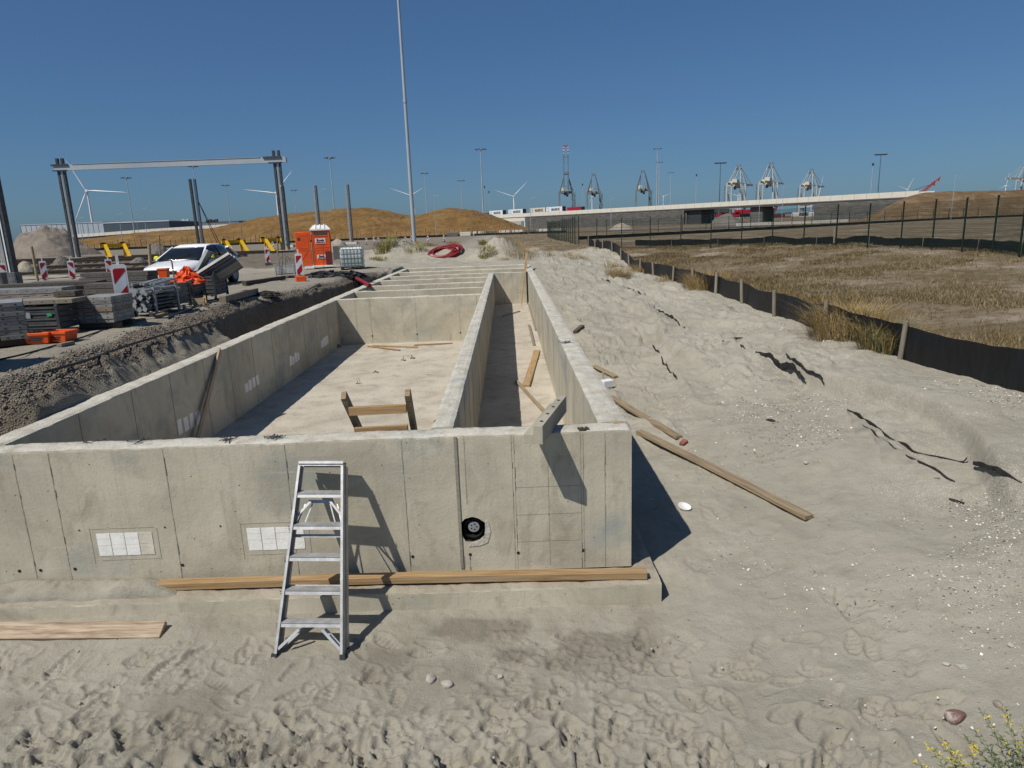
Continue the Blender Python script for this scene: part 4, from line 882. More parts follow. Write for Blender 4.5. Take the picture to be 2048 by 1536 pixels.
tuft(gp(1450, 618), .55, .06, 160, [MT['leaf2'], MT['straw3']], 'creeping grey green plant on the bank below the foil', 'creeping_plant', 'plant', None, 1.5, .01)
tuft(gp(1545, 622), .15, .16, 60, [MT['leaf2'], MT['leaf']], 'small green plant at the foot of the foil, left one', 'creeping_plant', 'plant', None, .8, .008)
tuft(gp(1562, 625), .13, .14, 50, [MT['leaf2'], MT['leaf']], 'small green plant at the foot of the foil, right one', 'creeping_plant', 'plant', None, .8, .008)
# tall weeds close to the camera
def leafy(root, tips, label, ft):
    t = thing('tall_weed', label, 'weed', root, 0, 'leafy weeds in the lower right corner'); st = MB(); lv = MB(); root = Vector(root)
    for tip in tips:
        tip = Vector(tip); pts = [root.lerp(tip, k/8)+Vector((U(-.008, .008), U(-.008, .008), .05*math.sin(k/8*3.14))) for k in range(9)]
        st.tube(pts, .0035, 5, r2=.0012)
        L_ = (tip-root).length; nl = int(L_/.009)
        for k in range(nl):
            u = .18+.82*k/nl; p = root.lerp(tip, u)+Vector((0, 0, .05*math.sin(u*3.14))); a = k*2.4+U(-.4, .4); ln = U(.035, .075)*(1.1-.5*u)
            dv = Vector((math.cos(a), math.sin(a), U(.1, .9))).normalized(); sd = dv.cross(Vector((0, 0, 1))).normalized()*ln*.13
            mi = 1 if (u > .72 and random.random() < ft) else 0
            q = p+dv*ln*.5+Vector((0, 0, .003)); e = p+dv*ln-Vector((0, 0, ln*.15))
            lv.add([p, q+sd, e, q-sd], [(0, 1, 2, 3)], mi)
            if random.random() < .3:
                for j in range(3):
                    a2 = U(0, 6.28); d2 = Vector((math.cos(a2), math.sin(a2), U(0, 1)))*ln*.4; lv.add([q, q+d2*.6+sd*.6, q+d2, q+d2*.6-sd*.6], [(0, 1, 2, 3)], mi)
    st.build('stem', MT['stem'], t, True); lv.build('leaf', [MT['leaf2'], MT['flower']], t, True)
WEEDS = True

# silt fence: black foil on wooden posts
def silt_fence(name, label, pts, spacing, h, post_r=.045, over=.1, m_foil='foil', m_post='wood_grey', sag=.04, gaps=(), lean=.06, square=False):
    P = [Vector((p[0], p[1], tz(p[0], p[1]))) for p in pts]; cum = [0]
    for a, b in zip(P, P[1:]): cum.append(cum[-1]+(b.xy-a.xy).length)
    def at(s):
        s = min(max(s, 0), cum[-1])
        for i in range(len(P)-1):
            if s <= cum[i+1]: u = (s-cum[i])/max(cum[i+1]-cum[i], 1e-6); q = P[i].lerp(P[i+1], u); q.z = tz(q.x, q.y); return q
        return P[-1]
    t = thing(name, label, 'fence', tuple(P[0])); step = min(.25, spacing/4); n = max(int(cum[-1]/step), 2); m = MB(); vs = []
    for k in range(n+1):
        s = cum[-1]*k/n; q = at(s); q2 = at(s+.05); d = (q2-at(s-.05)); d.z = 0; d.normalize(); nn = Vector((-d.y, d.x, 0)); ph = (s/spacing) % 1
        for j in range(4):
            zz = [-.12, h*.33, h*.68, h][j]; w_ = .035*math.sin(s*2.3+j)+U(-.008, .008)
            vs.append(q+nn*w_*(.4 if j in (0, 3) else 1)+Vector((0, 0, zz-(sag*math.sin(ph*math.pi) if j == 3 else 0))))
    fs = []
    for k in range(n):
        if any(a <= cum[-1]*k/n <= b for a, b in gaps): continue
        for j in range(3): fs.append((k*4+j, (k+1)*4+j, (k+1)*4+j+1, k*4+j+1))
    m.add(vs, fs, 0, True); m.build('foil_sheet', MT[m_foil], t, True)
    s = 0
    while s <= cum[-1]+.01:
        q = at(s); d = at(s+.1)-at(s-.1); d.z = 0; d.normalize(); nn = Vector((-d.y, d.x, 0)); off = nn*(post_r+.02)
        m = MB(); top = Vector((U(-lean, lean), U(-lean, lean), h+over*U(.6, 1.4)))
        m.tube([q+off+Vector((0, 0, -.2)), q+off+top], post_r*U(.85, 1.1), 4 if square else 8, smooth=not square); m.build('post', MT[m_post], t, True)
        s += spacing*U(.93, 1.07)
    return t
FX = lambda y: 7.0+.12*math.sin(y*.33)+(-.0 if y < 30 else -(y-30)*.03)
silt_fence('silt_fence', 'knee-high black foil fence on round wooden posts along the sand bank', [(7.3, 3.0)]+[(FX(y), y) for y in np.arange(5.8, 54, 1.0)], 2.95, .60, .05, .09)
# bigger foreground post tops are pale: loose fabric strips sticking out of the slumped bank
def strip(pix, hgt, label, lift=.02, group='torn geotextile strips in the bank'):
    pts = pix; fine = []
    for a, b in zip(pts, pts[1:]):
        k = max(2, int((b-a).length/.05))
        fine += [a.lerp(b, i/k) for i in range(k)]
    fine.append(pts[-1]); m = MB(); n = len(fine); vs = []; dr = []; ph = U(0, 50)
    for i, p in enumerate(fine):
        e = min(1, (i+.2)/(.3*n), (n-1-i+.2)/(.3*n)); q = vnoise(np.array([ph+i*.22]), np.array([.3]), 5)[0]+vnoise(np.array([ph+i*.07]), np.array([.9]), 6)[0]
        hh = min(.6*hgt, .075)*e*max(.25, .7+1.1*q)+.004; z0 = max(tz(p.x, p.y), tz(p.x+.05, p.y+.03)-.02); jx = .02*math.sin(i*.6+ph)
        lo = .05; wv = .012*math.sin(i*.5+ph); dz = max(-.02, min(.02, q*.05))
        vs += [Vector((p.x-.05+wv, p.y-.03, z0-.03)), Vector((p.x-.048+wv, p.y-.028, z0+hh*.5+dz*.3)), Vector((p.x-.036+wv, p.y-.022, z0+hh+dz*.3))]
        if hgt > .08:      # the dusty part of the cloth that lies on the slope below
            for j in range(5):
                dd = .03+.085*j*e*(1+.5*math.sin(i*.31+ph)); gx_, gy_ = p.x-lo-dd*.8, p.y-.03-dd*.8; dr.append(Vector((gx_, gy_, tz(gx_, gy_)+(.016 if j < 4 else -.02)+.012*math.sin(i*.8+j*1.2+ph))))
    fs = [(i*3+j, i*3+j+1, (i+1)*3+j+1, (i+1)*3+j) for i in range(n-1) for j in range(2)]
    if dr: m.add(dr, [(i*5+j, i*5+j+1, (i+1)*5+j+1, (i+1)*5+j) for i in range(n-1) for j in range(4)], 1, True)
    m.add(vs, fs, 0, True); tag(m.build('geotextile_strip', [MT['fabric'], MT['fabric_d']]), label, 'geotextile', group)
for pts_, h_, lab_ in SW:
    if lab_: strip(pts_, h_, lab_)

# dark green mesh fence
mf = thing('mesh_fence', 'dark green welded mesh fence with black posts across the field', 'fence', (20, 27, 1.6))
FP = [(6.6, 113.0)]+[(6.55-.02*i, 113-2.5*i) for i in range(1, 21)]+[(6.2, 60.2), (7.6, 58.9), (9.4, 57.2), (11.2, 54.6), (13.0, 52.2), (14.7, 50.3), (16.2, 48.2), (17.5, 46.0), (18.6, 43.7), (19.5, 41.3), (20.2, 39), (20.7, 36.6), (20.9, 34.2), (20.9, 31.9), (20.7, 29.6), (20.1, 27.2), (19.4, 24.9), (18.4, 22.6)]
zs = [tz(x, y) for x, y in FP]
for i, (x, y) in enumerate(FP):
    m = MB(); m.box((x, y, zs[i]+1.15), (.06, .06, 2.5)); m.box((x, y, zs[i]+2.41), (.085, .085, .03)); m.build('post', MT['green'], mf, True)
for i in range(len(FP)-1):
    a = Vector((*FP[i], zs[i]+.06)); b = Vector((*FP[i+1], zs[i+1]+.06)); m = MB(); d = b-a; n = int(d.length/.055); nr = Vector((-d.y, d.x, 0)).normalized()*.05
    for k in range(1, n): p = a.lerp(b, k/n); m.bar(p+nr, p+nr+Vector((0, 0, 2.25)), .007 if i > 20 else .0018)
    for z in [.05, .25, .27]+[.4+.2*j for j in range(9)]+[2.25]: m.bar(a+nr+Vector((0, 0, z)), b+nr+Vector((0, 0, z)), .008)
    m.build('mesh_panel', MT['green'], mf, True)
silt_fence('silt_fence', 'black foil fence lying just behind the mesh fence', [(x+1.6*math.cos(.3), y+2.2) for x, y in FP[23:]][::-1], 4.2, .5, .02, .06, lean=.03, square=True, m_post='wood_grey')
silt_fence('silt_fence', 'far dark foil fence with many thin stakes below the bridge wall', [(x, y) for x, y in ((9, 88), (24, 98), (45, 112), (70, 132), (95, 150), (140, 158))], 3.2, .45, .05, .6, lean=.05, square=True, m_post='wood_pale')
silt_fence('silt_fence', 'distant row of pale stakes with dark sheeting at the foot of the brown hill, left', [(-92, 150), (-60, 158), (-36, 165), (-14, 172), (14, 165)], 1.17, .5, .1, 1.3, lean=.2, square=True, m_post='wood_pale', m_foil='fabric')
pf = thing('post_and_wire_fence', 'far dark post fence in front of the grey bridge wall', 'fence', (20, 118, 1.5))
for k in range(20):
    x, y = 16+4.6*k, 112+2.2*k; m = MB(); m.box((x, y, tz(x, y)+1.1), (.08, .08, 2.4)); m.build('post', MT['green'], pf, True)
m = MB()
for z in (.3, 1.1, 1.9, 2.2): m.bar((16, 112, tz(16, 112)+z), (16+4.6*19, 112+2.2*19, 1.5+z), .03)
m.build('wire', MT['green'], pf, True)
for px, y0, y1, Y, lab in ((1668, 457, 486, 39, 'thin pale stake standing in the dry field'), (1918, 424, 434, 150, 'short white stake far beyond the mesh fence, left one'), (1960, 421, 432, 150, 'short white stake far beyond the mesh fence, right one')):
    b = onY(px, y1, Y); t_ = onY(px+1, y0, Y); m = MB(); m.tube([b, t_], .04 if Y < 100 else .12, 6); tag(m.build('stake', MT['wood_pale']), lab, 'stake')
# ================================================================ LEFT WORK YARD
def yz(px, py, z=1.95): return Vector(onZ(px, py, z))
def clip(poly, a, b, c):        # keep a*x+b*y <= c
    out = []
    for i in range(len(poly)):
        p, q = poly[i], poly[(i+1) % len(poly)]; fp = a*p[0]+b*p[1]-c; fq = a*q[0]+b*q[1]-c
        if fp <= 0: out.append(p)
        if fp*fq < 0: t = fp/(fp-fq); out.append((p[0]+t*(q[0]-p[0]), p[1]+t*(q[1]-p[1])))
    return out
def barrier(direction):
    t = thing('barrier_board', '', 'barrier board', (0, 0, 0)); m = MB(); W_, Z0, Z1 = .135, .16, .98
    m.bb((-W_, -.035, Z0), (W_, .035, Z1), 0); m.prism([(-W_, Z1), (W_, Z1), (W_*.7, Z1+.03), (-W_*.7, Z1+.03)], (0, -.035, 0), (1, 0, 0), (0, 0, 1), (0, 1, 0), .07, 0)
    w2, a, b = .105, Z0+.03, Z1-.05; s = 1.15*direction
    m.add([(-w2, -.037, a), (w2, -.037, a), (w2, -.037, b), (-w2, -.037, b)], [(0, 1, 2, 3)], 2)
    per = .53
    for k in range(-4, 8):
        lo = k*per+.22; hi = lo+per*.5
        pl = clip(clip([(-w2, a), (w2, a), (w2, b), (-w2, b)], -s, 1, hi), s, -1, -lo)
        if len(pl) > 2: m.add([(x, -.039, z) for x, z in pl], [tuple(range(len(pl)))], 1)
    m.build('panel', [MT['white'], MT['red'], MT['lamp']], t)
    m = MB(); m.box((0, 0, 1.08), (.05, .04, .2)); m.build('handle', MT['white'], t)
    m = MB(); m.box((0, 0, .06), (.4, .8, .12), taper=.85); m.box((0, 0, .13), (.09, .09, .1)); m.build('foot', MT['rubber'], t)
    return t
BU = barrier(1); BD = barrier(-1); used = {1: False, -1: False}
def put_barrier(px, py, Y, dr, label, rz=None, grp='red and white barrier boards'):
    p = onY(px, py, Y); src = BU if dr > 0 else BD; loc = (p[0], p[1], tz(p[0], p[1])-.02); rz = math.atan2(-p[0], p[1])*-1*-1 if rz is None else rz
    if not used[dr]: used[dr] = True; src.location = loc; src.rotation_euler = (0, 0, rz); o = src
    else: o = copy_thing(src, loc, rz)
    o['label'] = label; o['group'] = grp; return o
put_barrier(247, 600, 13.55, 1, 'biggest red and white barrier board, nearest the camera behind the formwork stack', .5).location.z += .13
put_barrier(6, 540, 31, -1, 'red and white barrier board cut off by the left photo edge', .5)
put_barrier(88, 545, 32, 1, 'red and white barrier board right of the galvanised column, stripes rising to the right', .6)
put_barrier(143, 540, 33, -1, 'red and white barrier board at the foot of the left gantry leg', .5)
put_barrier(218, 533, 33, -1, 'red and white barrier board in front of the left yellow buffer stop', .6)
put_barrier(446, 520, 38, -1, 'red and white barrier board just behind the white car', .4)
put_barrier(535, 512, 43, 1, 'red and white barrier board between the two right buffer stops', .4)
q = put_barrier(601, 556, 27.8, 1, 'red and white barrier board in front of the open toilet door', .3)
for px, py, Y, d, lab in ((733, 484, 105, 1, 'small far barrier board right of the lattice column, left of three'), (748, 482, 108, -1, 'small far barrier board, middle of three near the lattice column'), (757, 490, 96, 1, 'small far barrier board, right of three near the lattice column'), (811, 482, 100, 1, 'small far barrier board left of the tall mast foot'), (823, 480, 104, -1, 'small far barrier board right of the tall mast foot'), (856, 482, 98, 1, 'small far barrier board right of the tall mast beside the road'), (888, 478, 104, -1, 'small far barrier board behind the cable coil'), (545, 486, 100, 1, 'small far barrier board behind the right buffer stop'), (1020, 462, 190, 1, 'tiny barrier board far away on the road below the hill')):
    put_barrier(px, py, Y, d, lab, .2)
def stake(px, y0, y1, Y, label, r=.05, m='wood_pale', tilt=0):
    b = onY(px, y1, Y); b[2] = min(b[2], tz(b[0], b[1])); t_ = onY(px+tilt, y0, Y); mb = MB(); mb.tube([b, t_], r, 6); tag(mb.build('stake', MT[m]), label, 'stake', 'wooden marker stakes')
stake(70, 493, 533, 32, 'leaning pale stake left of the barrier boards', .06, tilt=-7); stake(298, 488, 535, 27, 'pale stake in front of the white car', .06); stake(555, 478, 508, 55, 'pale stake left of the right gantry leg', .06)
stake(482, 452, 482, 95, 'thin stake behind the middle buffer stop', .05); stake(318, 470, 500, 60, 'thin stake above the white car roof', .05)

# stacks of formwork panels: every panel is a thing of its own
def form_panel(L_, W_, T_, m, label, group, loc, rz, holes=True, name='formwork_panel'):
    mb = MB(); mb.box((0, 0, T_/2), (L_, W_, T_*.93)); 
    if holes:
        for s in (-1, 1):
            k = max(2, int(L_/.19))
            for i in range(k): mb.box(((i+.5)/k*L_-L_/2, s*W_/2, T_*.5), (.03, .004, .016), mi=1)
            k = max(2, int(W_/.19))
            for i in range(k): mb.box((s*L_/2, (i+.5)/k*W_-W_/2, T_*.5), (.004, .03, .016), mi=1)
    o = mb.build(name, [MT[m], MT['hole']], loc=(0, 0, 0), bevel=.006); o.location = loc; o.rotation_euler = (0, 0, rz); return tag(o, label, 'formwork panel', group)
def timber(a, b, wd, ht, m, label, name='timber_bearer'): return plank(a, b, wd, ht, MT[m], label, name, seg=4, cat='timber')
# stack at the left photo edge (two columns of eight)
c = yz(34, 692); 
for col, (dx, lab) in enumerate(((0, 'right column of the stack at the left photo edge'), (-.39, 'left column of the stack at the left photo edge'))):
    for k in range(8): form_panel(.37, .9, .073, 'form', ORD[k]+' panel from below, '+lab, 'formwork panels stacked at the left edge', (c.x-.28+dx*.83+U(-.008, .008), c.y+.40+dx*.56+U(-.008, .008), c.z+.1+k*.073), .6+U(-.02, .02))
for k in range(2): timber((c.x-.75-.3*k, c.y-.3+k*.4, c.z+.05), (c.x+.1-.3*k, c.y+.25+k*.4, c.z+.05), .1, .1, 'wood_dark', ['front', 'rear'][k]+' timber bearer under the stack at the left photo edge')
tall = None
# steel crate with formwork on top
def crate(c, lx, ly, h, label, ribs=5, mat='crate', slats=False):
    t = thing('steel_crate', label, 'crate', c, 0, 'steel stillages in the yard'); 
    for sx in (0, 1):
        for sy in (0, 1): m = MB(); m.box((-sx*lx, sy*ly, h/2), (.055, .055, h)); m.build('corner_post', MT['galv_dark'] if not slats else MT['galv'], t, bevel=.004)
    for side in range(4):
        m = MB()
        for k in range(ribs):
            z0 = .1+(h-.13)*k/ribs; z1 = .1+(h-.13)*(k+1)/ribs; zm = (z0+z1)/2; dz = (z1-z0)
            for (za, zb, o) in ((z0+.01, z0+dz*.62, .0), (z0+dz*.66, z1, .016)):
                if slats and o == 0: continue
                if side == 0: m.bb((-lx+.03, -.005-o, za), (-.03, .015-o, zb))
                elif side == 1: m.bb((-.015+o, .03, za), (.005+o, ly-.03, zb))
                elif side == 2: m.bb((-lx+.03, ly-.015, za), (-.03, ly+.005, zb))
                else: m.bb((-lx-.005, .03, za), (-lx+.015, ly-.03, zb))
        m.build('side_panel', MT[mat], t)
    m = MB(); m.bb((-lx+.03, .03, .09), (-.03, ly-.03, .11)); m.build('floor_plate', MT['galv_dark'], t); return t
c = yz(123, 669); cr = crate(tuple(c), .84, .8, .52, 'dark steel crate behind the orange tubs carrying blue grey formwork', 4)
m = MB(); m.bb((-.17, -.03, .33), (-.09, -.022, .38)); m.build('green_tag', MT['signgreen'], cr)
m = MB(); m.bb((-.62, -.028, .30), (-.46, -.022, .40)); m.build('white_tag', MT['galv'], cr)
for k in range(2):
    t = thing('ribbed_formwork', ['blue grey ribbed formwork panel lying on the steel crate', 'brown ribbed formwork panel lying behind the blue grey one on the crate'][k], 'formwork panel', (c.x-.75, c.y+.12+k*.42, c.z+.52+k*.03), .03)
    mm = MT['form_blue'] if k == 0 else MT['form_brown']
    m = MB(); m.bb((-1.3, .0, .0), (.72, .34, .012)); m.build('skin_sheet', mm, t)
    m = MB(); m.bb((-1.3, -.012, .0), (.72, 0, .085)); m.build('edge_frame', MT['galv'] if k == 0 else MT['form'], t)
    m = MB(); m.bb((-1.3, .34, .0), (.72, .352, .10)); m.build('edge_frame', mm, t)
    for r in range(7): m = MB(); m.bb((-1.28+r*.33, .0, .012), (-1.27+r*.33, .34, .08)); m.build('rib', mm, t)
form_panel(1.0, .5, .08, 'wood_grey', 'brown edged panel standing on the right part of the crate', None, (c.x-.28, c.y+.3, c.z+.53), .06)
form_panel(.36, .3, .1, 'wood_dark', 'short dark block on the right rear corner of the crate', None, (c.x-.1, c.y+.55, c.z+.62), .1)
# orange tubs
def tub(c, lx, ly, h, rz, label, name='plastic_tub', wr=True):
    t = thing(name, label, 'tub', c, rz, 'orange plastic tubs'); m = MB(); wl_ = .006
    def ringp(k, z): return [(-lx/2*k, -ly/2*k, z), (lx/2*k, -ly/2*k, z), (lx/2*k, ly/2*k, z), (-lx/2*k, ly/2*k, z)]
    vs = ringp(.84, 0)+ringp(1, h)+ringp(.96, h)+ringp(.81, .02); fs = [(3, 2, 1, 0), (12, 13, 14, 15)]
    for r in range(3):
        for i in range(4): j = (i+1) % 4; fs.append((r*4+i, r*4+j, r*4+4+j, r*4+4+i))
    m.add(vs, fs); m.build('tub_wall', MT['orange'], t, bevel=.02)
    m = MB(); m.box((0, -ly/2*1.01, h-.02), (lx*1.05, .012, .035)); m.box((0, ly/2*1.01, h-.02), (lx*1.05, .012, .035)); m.box((-lx/2*1.01, 0, h-.02), (.012, ly*1.03, .035)); m.box((lx/2*1.01, 0, h-.02), (.012, ly*1.03, .035)); m.build('rim', MT['orange'], t)
    if wr:
        for k in range(2): m = MB(); m.box((-.02*k, -ly/2*.915-.004, h*(.5-.2*k)), (lx*.5, .003, .02)); m.build('printed_line', MT['ink'], t)
    return t
a = yz(84, 685); b = yz(124, 682)
tub((a.x, a.y, a.z), .38, .3, .175, .12, 'left orange plastic tub in front of the steel crate'); tub((b.x, b.y, b.z), .40, .3, .175, -.12, 'right orange plastic tub in front of the steel crate')
# second stack
c = yz(231, 657); lay = ['form', 'form', 'form', 'form_brown', 'form', 'form', 'form']
for k in range(7): form_panel(.64, .72, .068, lay[k], ORD[k]+(' and rust brown' if lay[k] == 'form_brown' else '')+' panel from below in the stack before the big barrier board', 'formwork panels stacked below the big barrier board', (c.x-.32+U(-.01, .01), c.y+.36+U(-.01, .01), c.z+.11+k*.068), U(-.015, .015))
for k in range(2): timber((c.x-.7, c.y+.12+k*.45, c.z+.055), (c.x+.05, c.y+.12+k*.45, c.z+.055), .1, .1, 'wood_dark', ['front', 'rear'][k]+' timber bearer under the stack below the big barrier board')
crate((-7.25, 7.9, tz(-7.25, 8.2)), 1.2, .9, 1.45, 'tall dark crate at the left border whose shadow falls on the gravel', 8)
# stillage of steel props
c = yz(303, 634); st = crate((c.x, c.y, c.z), .46, 1.2, .12, 'low steel stillage full of steel props', 1, 'galv_dark', True)
m = MB(); 
for sy in (0.2, 1.0):
    for sx in (0, -.46): m = MB(); m.box((sx, sy, .3), (.04, .05, .6)); m.build('stanchion', MT['galv'], st)
i = 0
for r in range(6):
    for k in range(5):
        m = MB(); x = -.41+k*.088+(.03 if r % 2 else 0)+U(-.012, .012); z = .16+r*.078+U(-.01, .01); y0 = U(-.12, .05); dx = U(-.04, .04)
        m.tube([(x, y0, z), (x+dx, y0+1.15, z+U(-.02, .02))], .026, 7); m.box((x, y0-.004, z), (.085, .008, .085), mi=1, rot=Euler((0, U(0, 1.5), 0)).to_matrix()); m.tube([(x+dx*.5, y0+.7, z), (x+dx*.5, y0+.8, z)], .034, 7)
        o = m.build('steel_prop', [MT['galv' if r > 3 else 'crate'], MT['galv']], loc=(0, 0, 0)); o.location = (c.x, c.y, c.z); o.rotation_euler = (0, 0, -.12)
        tag(o, 'galvanised steel prop in the pile right of the big barrier board', 'steel prop', 'steel props piled in the stillage')
st.rotation_euler = (0, 0, -.12)
for k in range(5):
    m = MB(); m.tube([(c.x-.4+k*.12, c.y+.0+U(0, .3), c.z+.66), (c.x-.35+k*.1+U(-.1, .1), c.y+1.1, c.z+.68+U(0, .05))], .024, 7); tag(m.build('steel_prop', MT['galv']), 'galvanised steel prop lying loose on top of the prop pile', 'steel prop', 'loose props on the pile')
# three grey crates, panels and orange things
c1 = yz(358, 617); k1 = crate(tuple(c1), .3, .6, .58, 'left grey steel crate holding the long-handled tool', 4)
c2 = yz(388, 607); k2 = crate(tuple(c2), .34, .7, .58, 'middle grey steel crate under the orange netting', 6)
c3 = yz(432, 598); k3 = crate(tuple(c3), .42, .78, .62, 'right grey steel crate carrying the tilted galvanised panels', 5)
form_panel(.42, .7, .16, 'crate', 'dark board lying on the right grey crate', None, (c3.x-.2, c3.y+.4, c3.z+.62), .02, False)
for k in range(4):
    m = MB(); d = 1.15; m.bb((-d/2, -.16, 0), (d/2, .16, .012)); m.bb((-d/2, -.165, -.03), (d/2, -.15, .05)); m.bb((-d/2, .15, -.03), (d/2, .165, .05)); m.bb((-d/2, -.01, 0), (d/2, .01, .03))
    o = m.build('galvanised_panel', MT['form'], loc=(0, 0, 0)); p = onY([425, 430, 436, 442][k], [538, 541, 545, 551][k], c3.y+.15+.05*k); o.location = p; o.rotation_euler = (-.75, -.52, .35)
    tag(o, ['topmost', 'second', 'third', 'lowest'][k]+' tilted galvanised panel leaning on the right grey crate', 'steel panel', 'tilted galvanised panels')
m = MB(); m.bb((-.42, -.13, 0), (.42, .13, .012)); m.bb((-.42, -.135, -.02), (.42, -.12, .06)); m.bb((-.42, .12, -.02), (.42, .135, .06)); o = m.build('galvanised_panel', MT['galv'], loc=(0, 0, 0)); o.location = onY(405, 531, c3.y+.1); o.rotation_euler = (-.5, -1.0, .35); tag(o, 'steep galvanised channel standing in front of the car wing', 'steel panel', 'tilted galvanised panels')
def heap(c, rx, ry, h, m, label, name, cat, seed, n=26, rough=.5):
    rgx = np.random.default_rng(seed); mb = MB(); vs = []; fs = []; rings = 9
    for i in range(rings):
        t = i/(rings-1)
        for k in range(n):
            a = 2*math.pi*k/n; r = 1-t; nz = 1+rough*(rgx.random()-.5)*(1 if i < rings-1 else 0); vs.append((c[0]+rx*r*math.cos(a)*nz, c[1]+ry*r*math.sin(a)*nz, c[2]-.03+h*(1-r**1.6)*(1+rough*(rgx.random()-.5)*.8)))
    for i in range(rings-1):
        for k in range(n): fs.append((i*n+k, i*n+(k+1) % n, (i+1)*n+(k+1) % n, (i+1)*n+k))
    mb.add(vs, fs, 0, False); return tag(mb.build(name, m), label, cat)
heap((c2.x-.2, c2.y+.3, c2.z+.5), .36, .4, .36, MT['orange2'], 'crumpled orange safety netting heaped on the middle grey crate', 'orange_netting', 'netting', 3, rough=.7)
heap((c2.x-.45, c2.y+.5, c2.z+.45), .3, .35, .28, MT['orange2'], 'smaller crumple of orange netting left of the main heap', 'orange_netting', 'netting', 4, rough=.7)
p = onY(329, 555, c2.y+1.5); tub((p[0], p[1], p[2]), .24, .22, .24, .1, 'upright orange bucket beside the orange netting', 'plastic_tub', False)
form_panel(.5, .4, max(.05, p[2]-1.95), 'crate', 'dark box under the upright orange bucket', None, (p[0], p[1]+.02, 1.94), .05, False, 'storage_box')
h0 = Vector(onY(351, 575, c1.y+.2)); h1 = Vector(onY(343, 520, c1.y+.12)); t = thing('hand_tool', 'long-handled tool with a flat T head standing in the left grey crate', 'hand tool', tuple(h0)); m = MB(); m.tube([h0+(h0-h1)*.5, h1], .018, 8); m.build('handle', MT['wood'], t, True); m = MB(); m.bar(h1-Vector((.055, 0, 0)), h1+Vector((.055, 0, .004)), .035, .022); m.build('head', MT['galv'], t, True, .005)
# long formwork beams behind
for i, (pa, n, L_, rz, lab) in enumerate((((-10.75, 19.0), 5, 1.9, -.04, 'dark long stack left of the white car'), ((-11.4, 17.2), 4, 2.3, .1, 'long stack in the middle of the yard'), ((-13.2, 21.5), 3, 3.0, .05, 'low brown stack behind the middle of the yard'), ((-14.6, 20.0), 3, 2.2, .05, 'low stack beside the standing panels'), ((-10.6, 15.2), 4, 1.7, .03, 'stack just behind the steel crate'), ((-9.5, 16.6), 4, 1.2, -.05, 'short stack behind the prop pile'))):
    c = Vector((pa[0], pa[1], tz(*pa)))
    for k in range(n): form_panel(L_, .55, .12, ['beam', 'beam', 'wood_grey', 'beam', 'form', 'beam'][i], ORD[k]+' beam from below in the '+lab, 'long formwork beams in the yard', (c.x+U(-.05, .05), c.y+.2+U(-.04, .04), c.z+.12+k*.125), rz+U(-.02, .02), name='formwork_beam')
    for k in range(2): timber((c.x+L_*(k-.5)*.6, c.y-.05, c.z+.06), (c.x+L_*(k-.5)*.6, c.y+.5, c.z+.06), .1, .12, 'wood_dark', ['left', 'right'][k]+' bearer under the '+lab)
# standing panels at the far left, with dark sheets painting the shadow gaps
for k, (px, mt_) in enumerate(((4, 'form'), (16, 'galv_dark'), (27, 'form'), (34, 'form'), (44, 'galv_dark'))):
    p = yz(px, 591, 1.94); m = MB(); wd = [.13, .17, .1, .1, .15][k]; dy = .12 if mt_ == 'galv_dark' else 0
    m.box((0, dy, .37), (wd, .07 if dy else .2, .74)); 
    if not dy:
        for q in range(4): m.box((0, -.1, .12+q*.17), (.02, .006, .025), mi=1)
    o = m.build('standing_panel', [MT[mt_], MT['hole']], loc=(0, 0, 0)); o.location = (p.x, p.y, p.z-.02); o.rotation_euler = (0, 0, .45)
    tag(o, ['first', 'second, dark shadow-gap sheet as', 'third', 'fourth', 'fifth, dark shadow-gap sheet as'][k]+' upright formwork panel from the left below the galvanised column', 'formwork panel', 'upright formwork panels')
# small timber on the berm
p = gp(399, 612); m = MB(); m.box((0, 0, .09), (.26, .05, .18)); o = m.build('concrete_block', MT['wood_pale'], loc=(0, 0, 0), bevel=.006); o.location = p; o.rotation_euler = (-.1, 0, .15); tag(o, 'pale upright board on the berm crest in front of the grey crates', 'board')
timber(gp(412, 612)+Vector((0, 0, .02)), gp(409, 603)+Vector((.02, 0, .26)), .05, .05, 'wood', 'short orange stake leaning on the pale upright board', 'timber_stub')
timber(gp(312, 637)+Vector((0, 0, .04)), gp(334, 630)+Vector((0, 0, .04)), .07, .06, 'wood', 'short orange timber beside the stillage of props', 'timber_stub')
timber(gp(119, 695)+Vector((0, 0, .03)), gp(146, 689)+Vector((0, 0, .03)), .08, .05, 'wood_grey', 'short grey timber on the berm below the right orange tub', 'timber_stub')
timber(gp(446, 606)+Vector((0, 0, .08)), gp(512, 588)+Vector((0, 0, .08)), .16, .16, 'wood_grey', 'grey squared beam lying on the berm crest', 'timber_beam')
timber(gp(489, 572)+Vector((0, 0, .09)), gp(568, 560)+Vector((0, 0, .09)), .16, .14, 'wood_dark', 'dark mossy beam lying behind the berm', 'timber_beam')
p = gp(532, 590); heap((p.x, p.y, p.z), .5, .35, .14, MT['fabric'], 'dark debris heap at the end of the mossy beam', 'debris_heap', 'debris', 8)
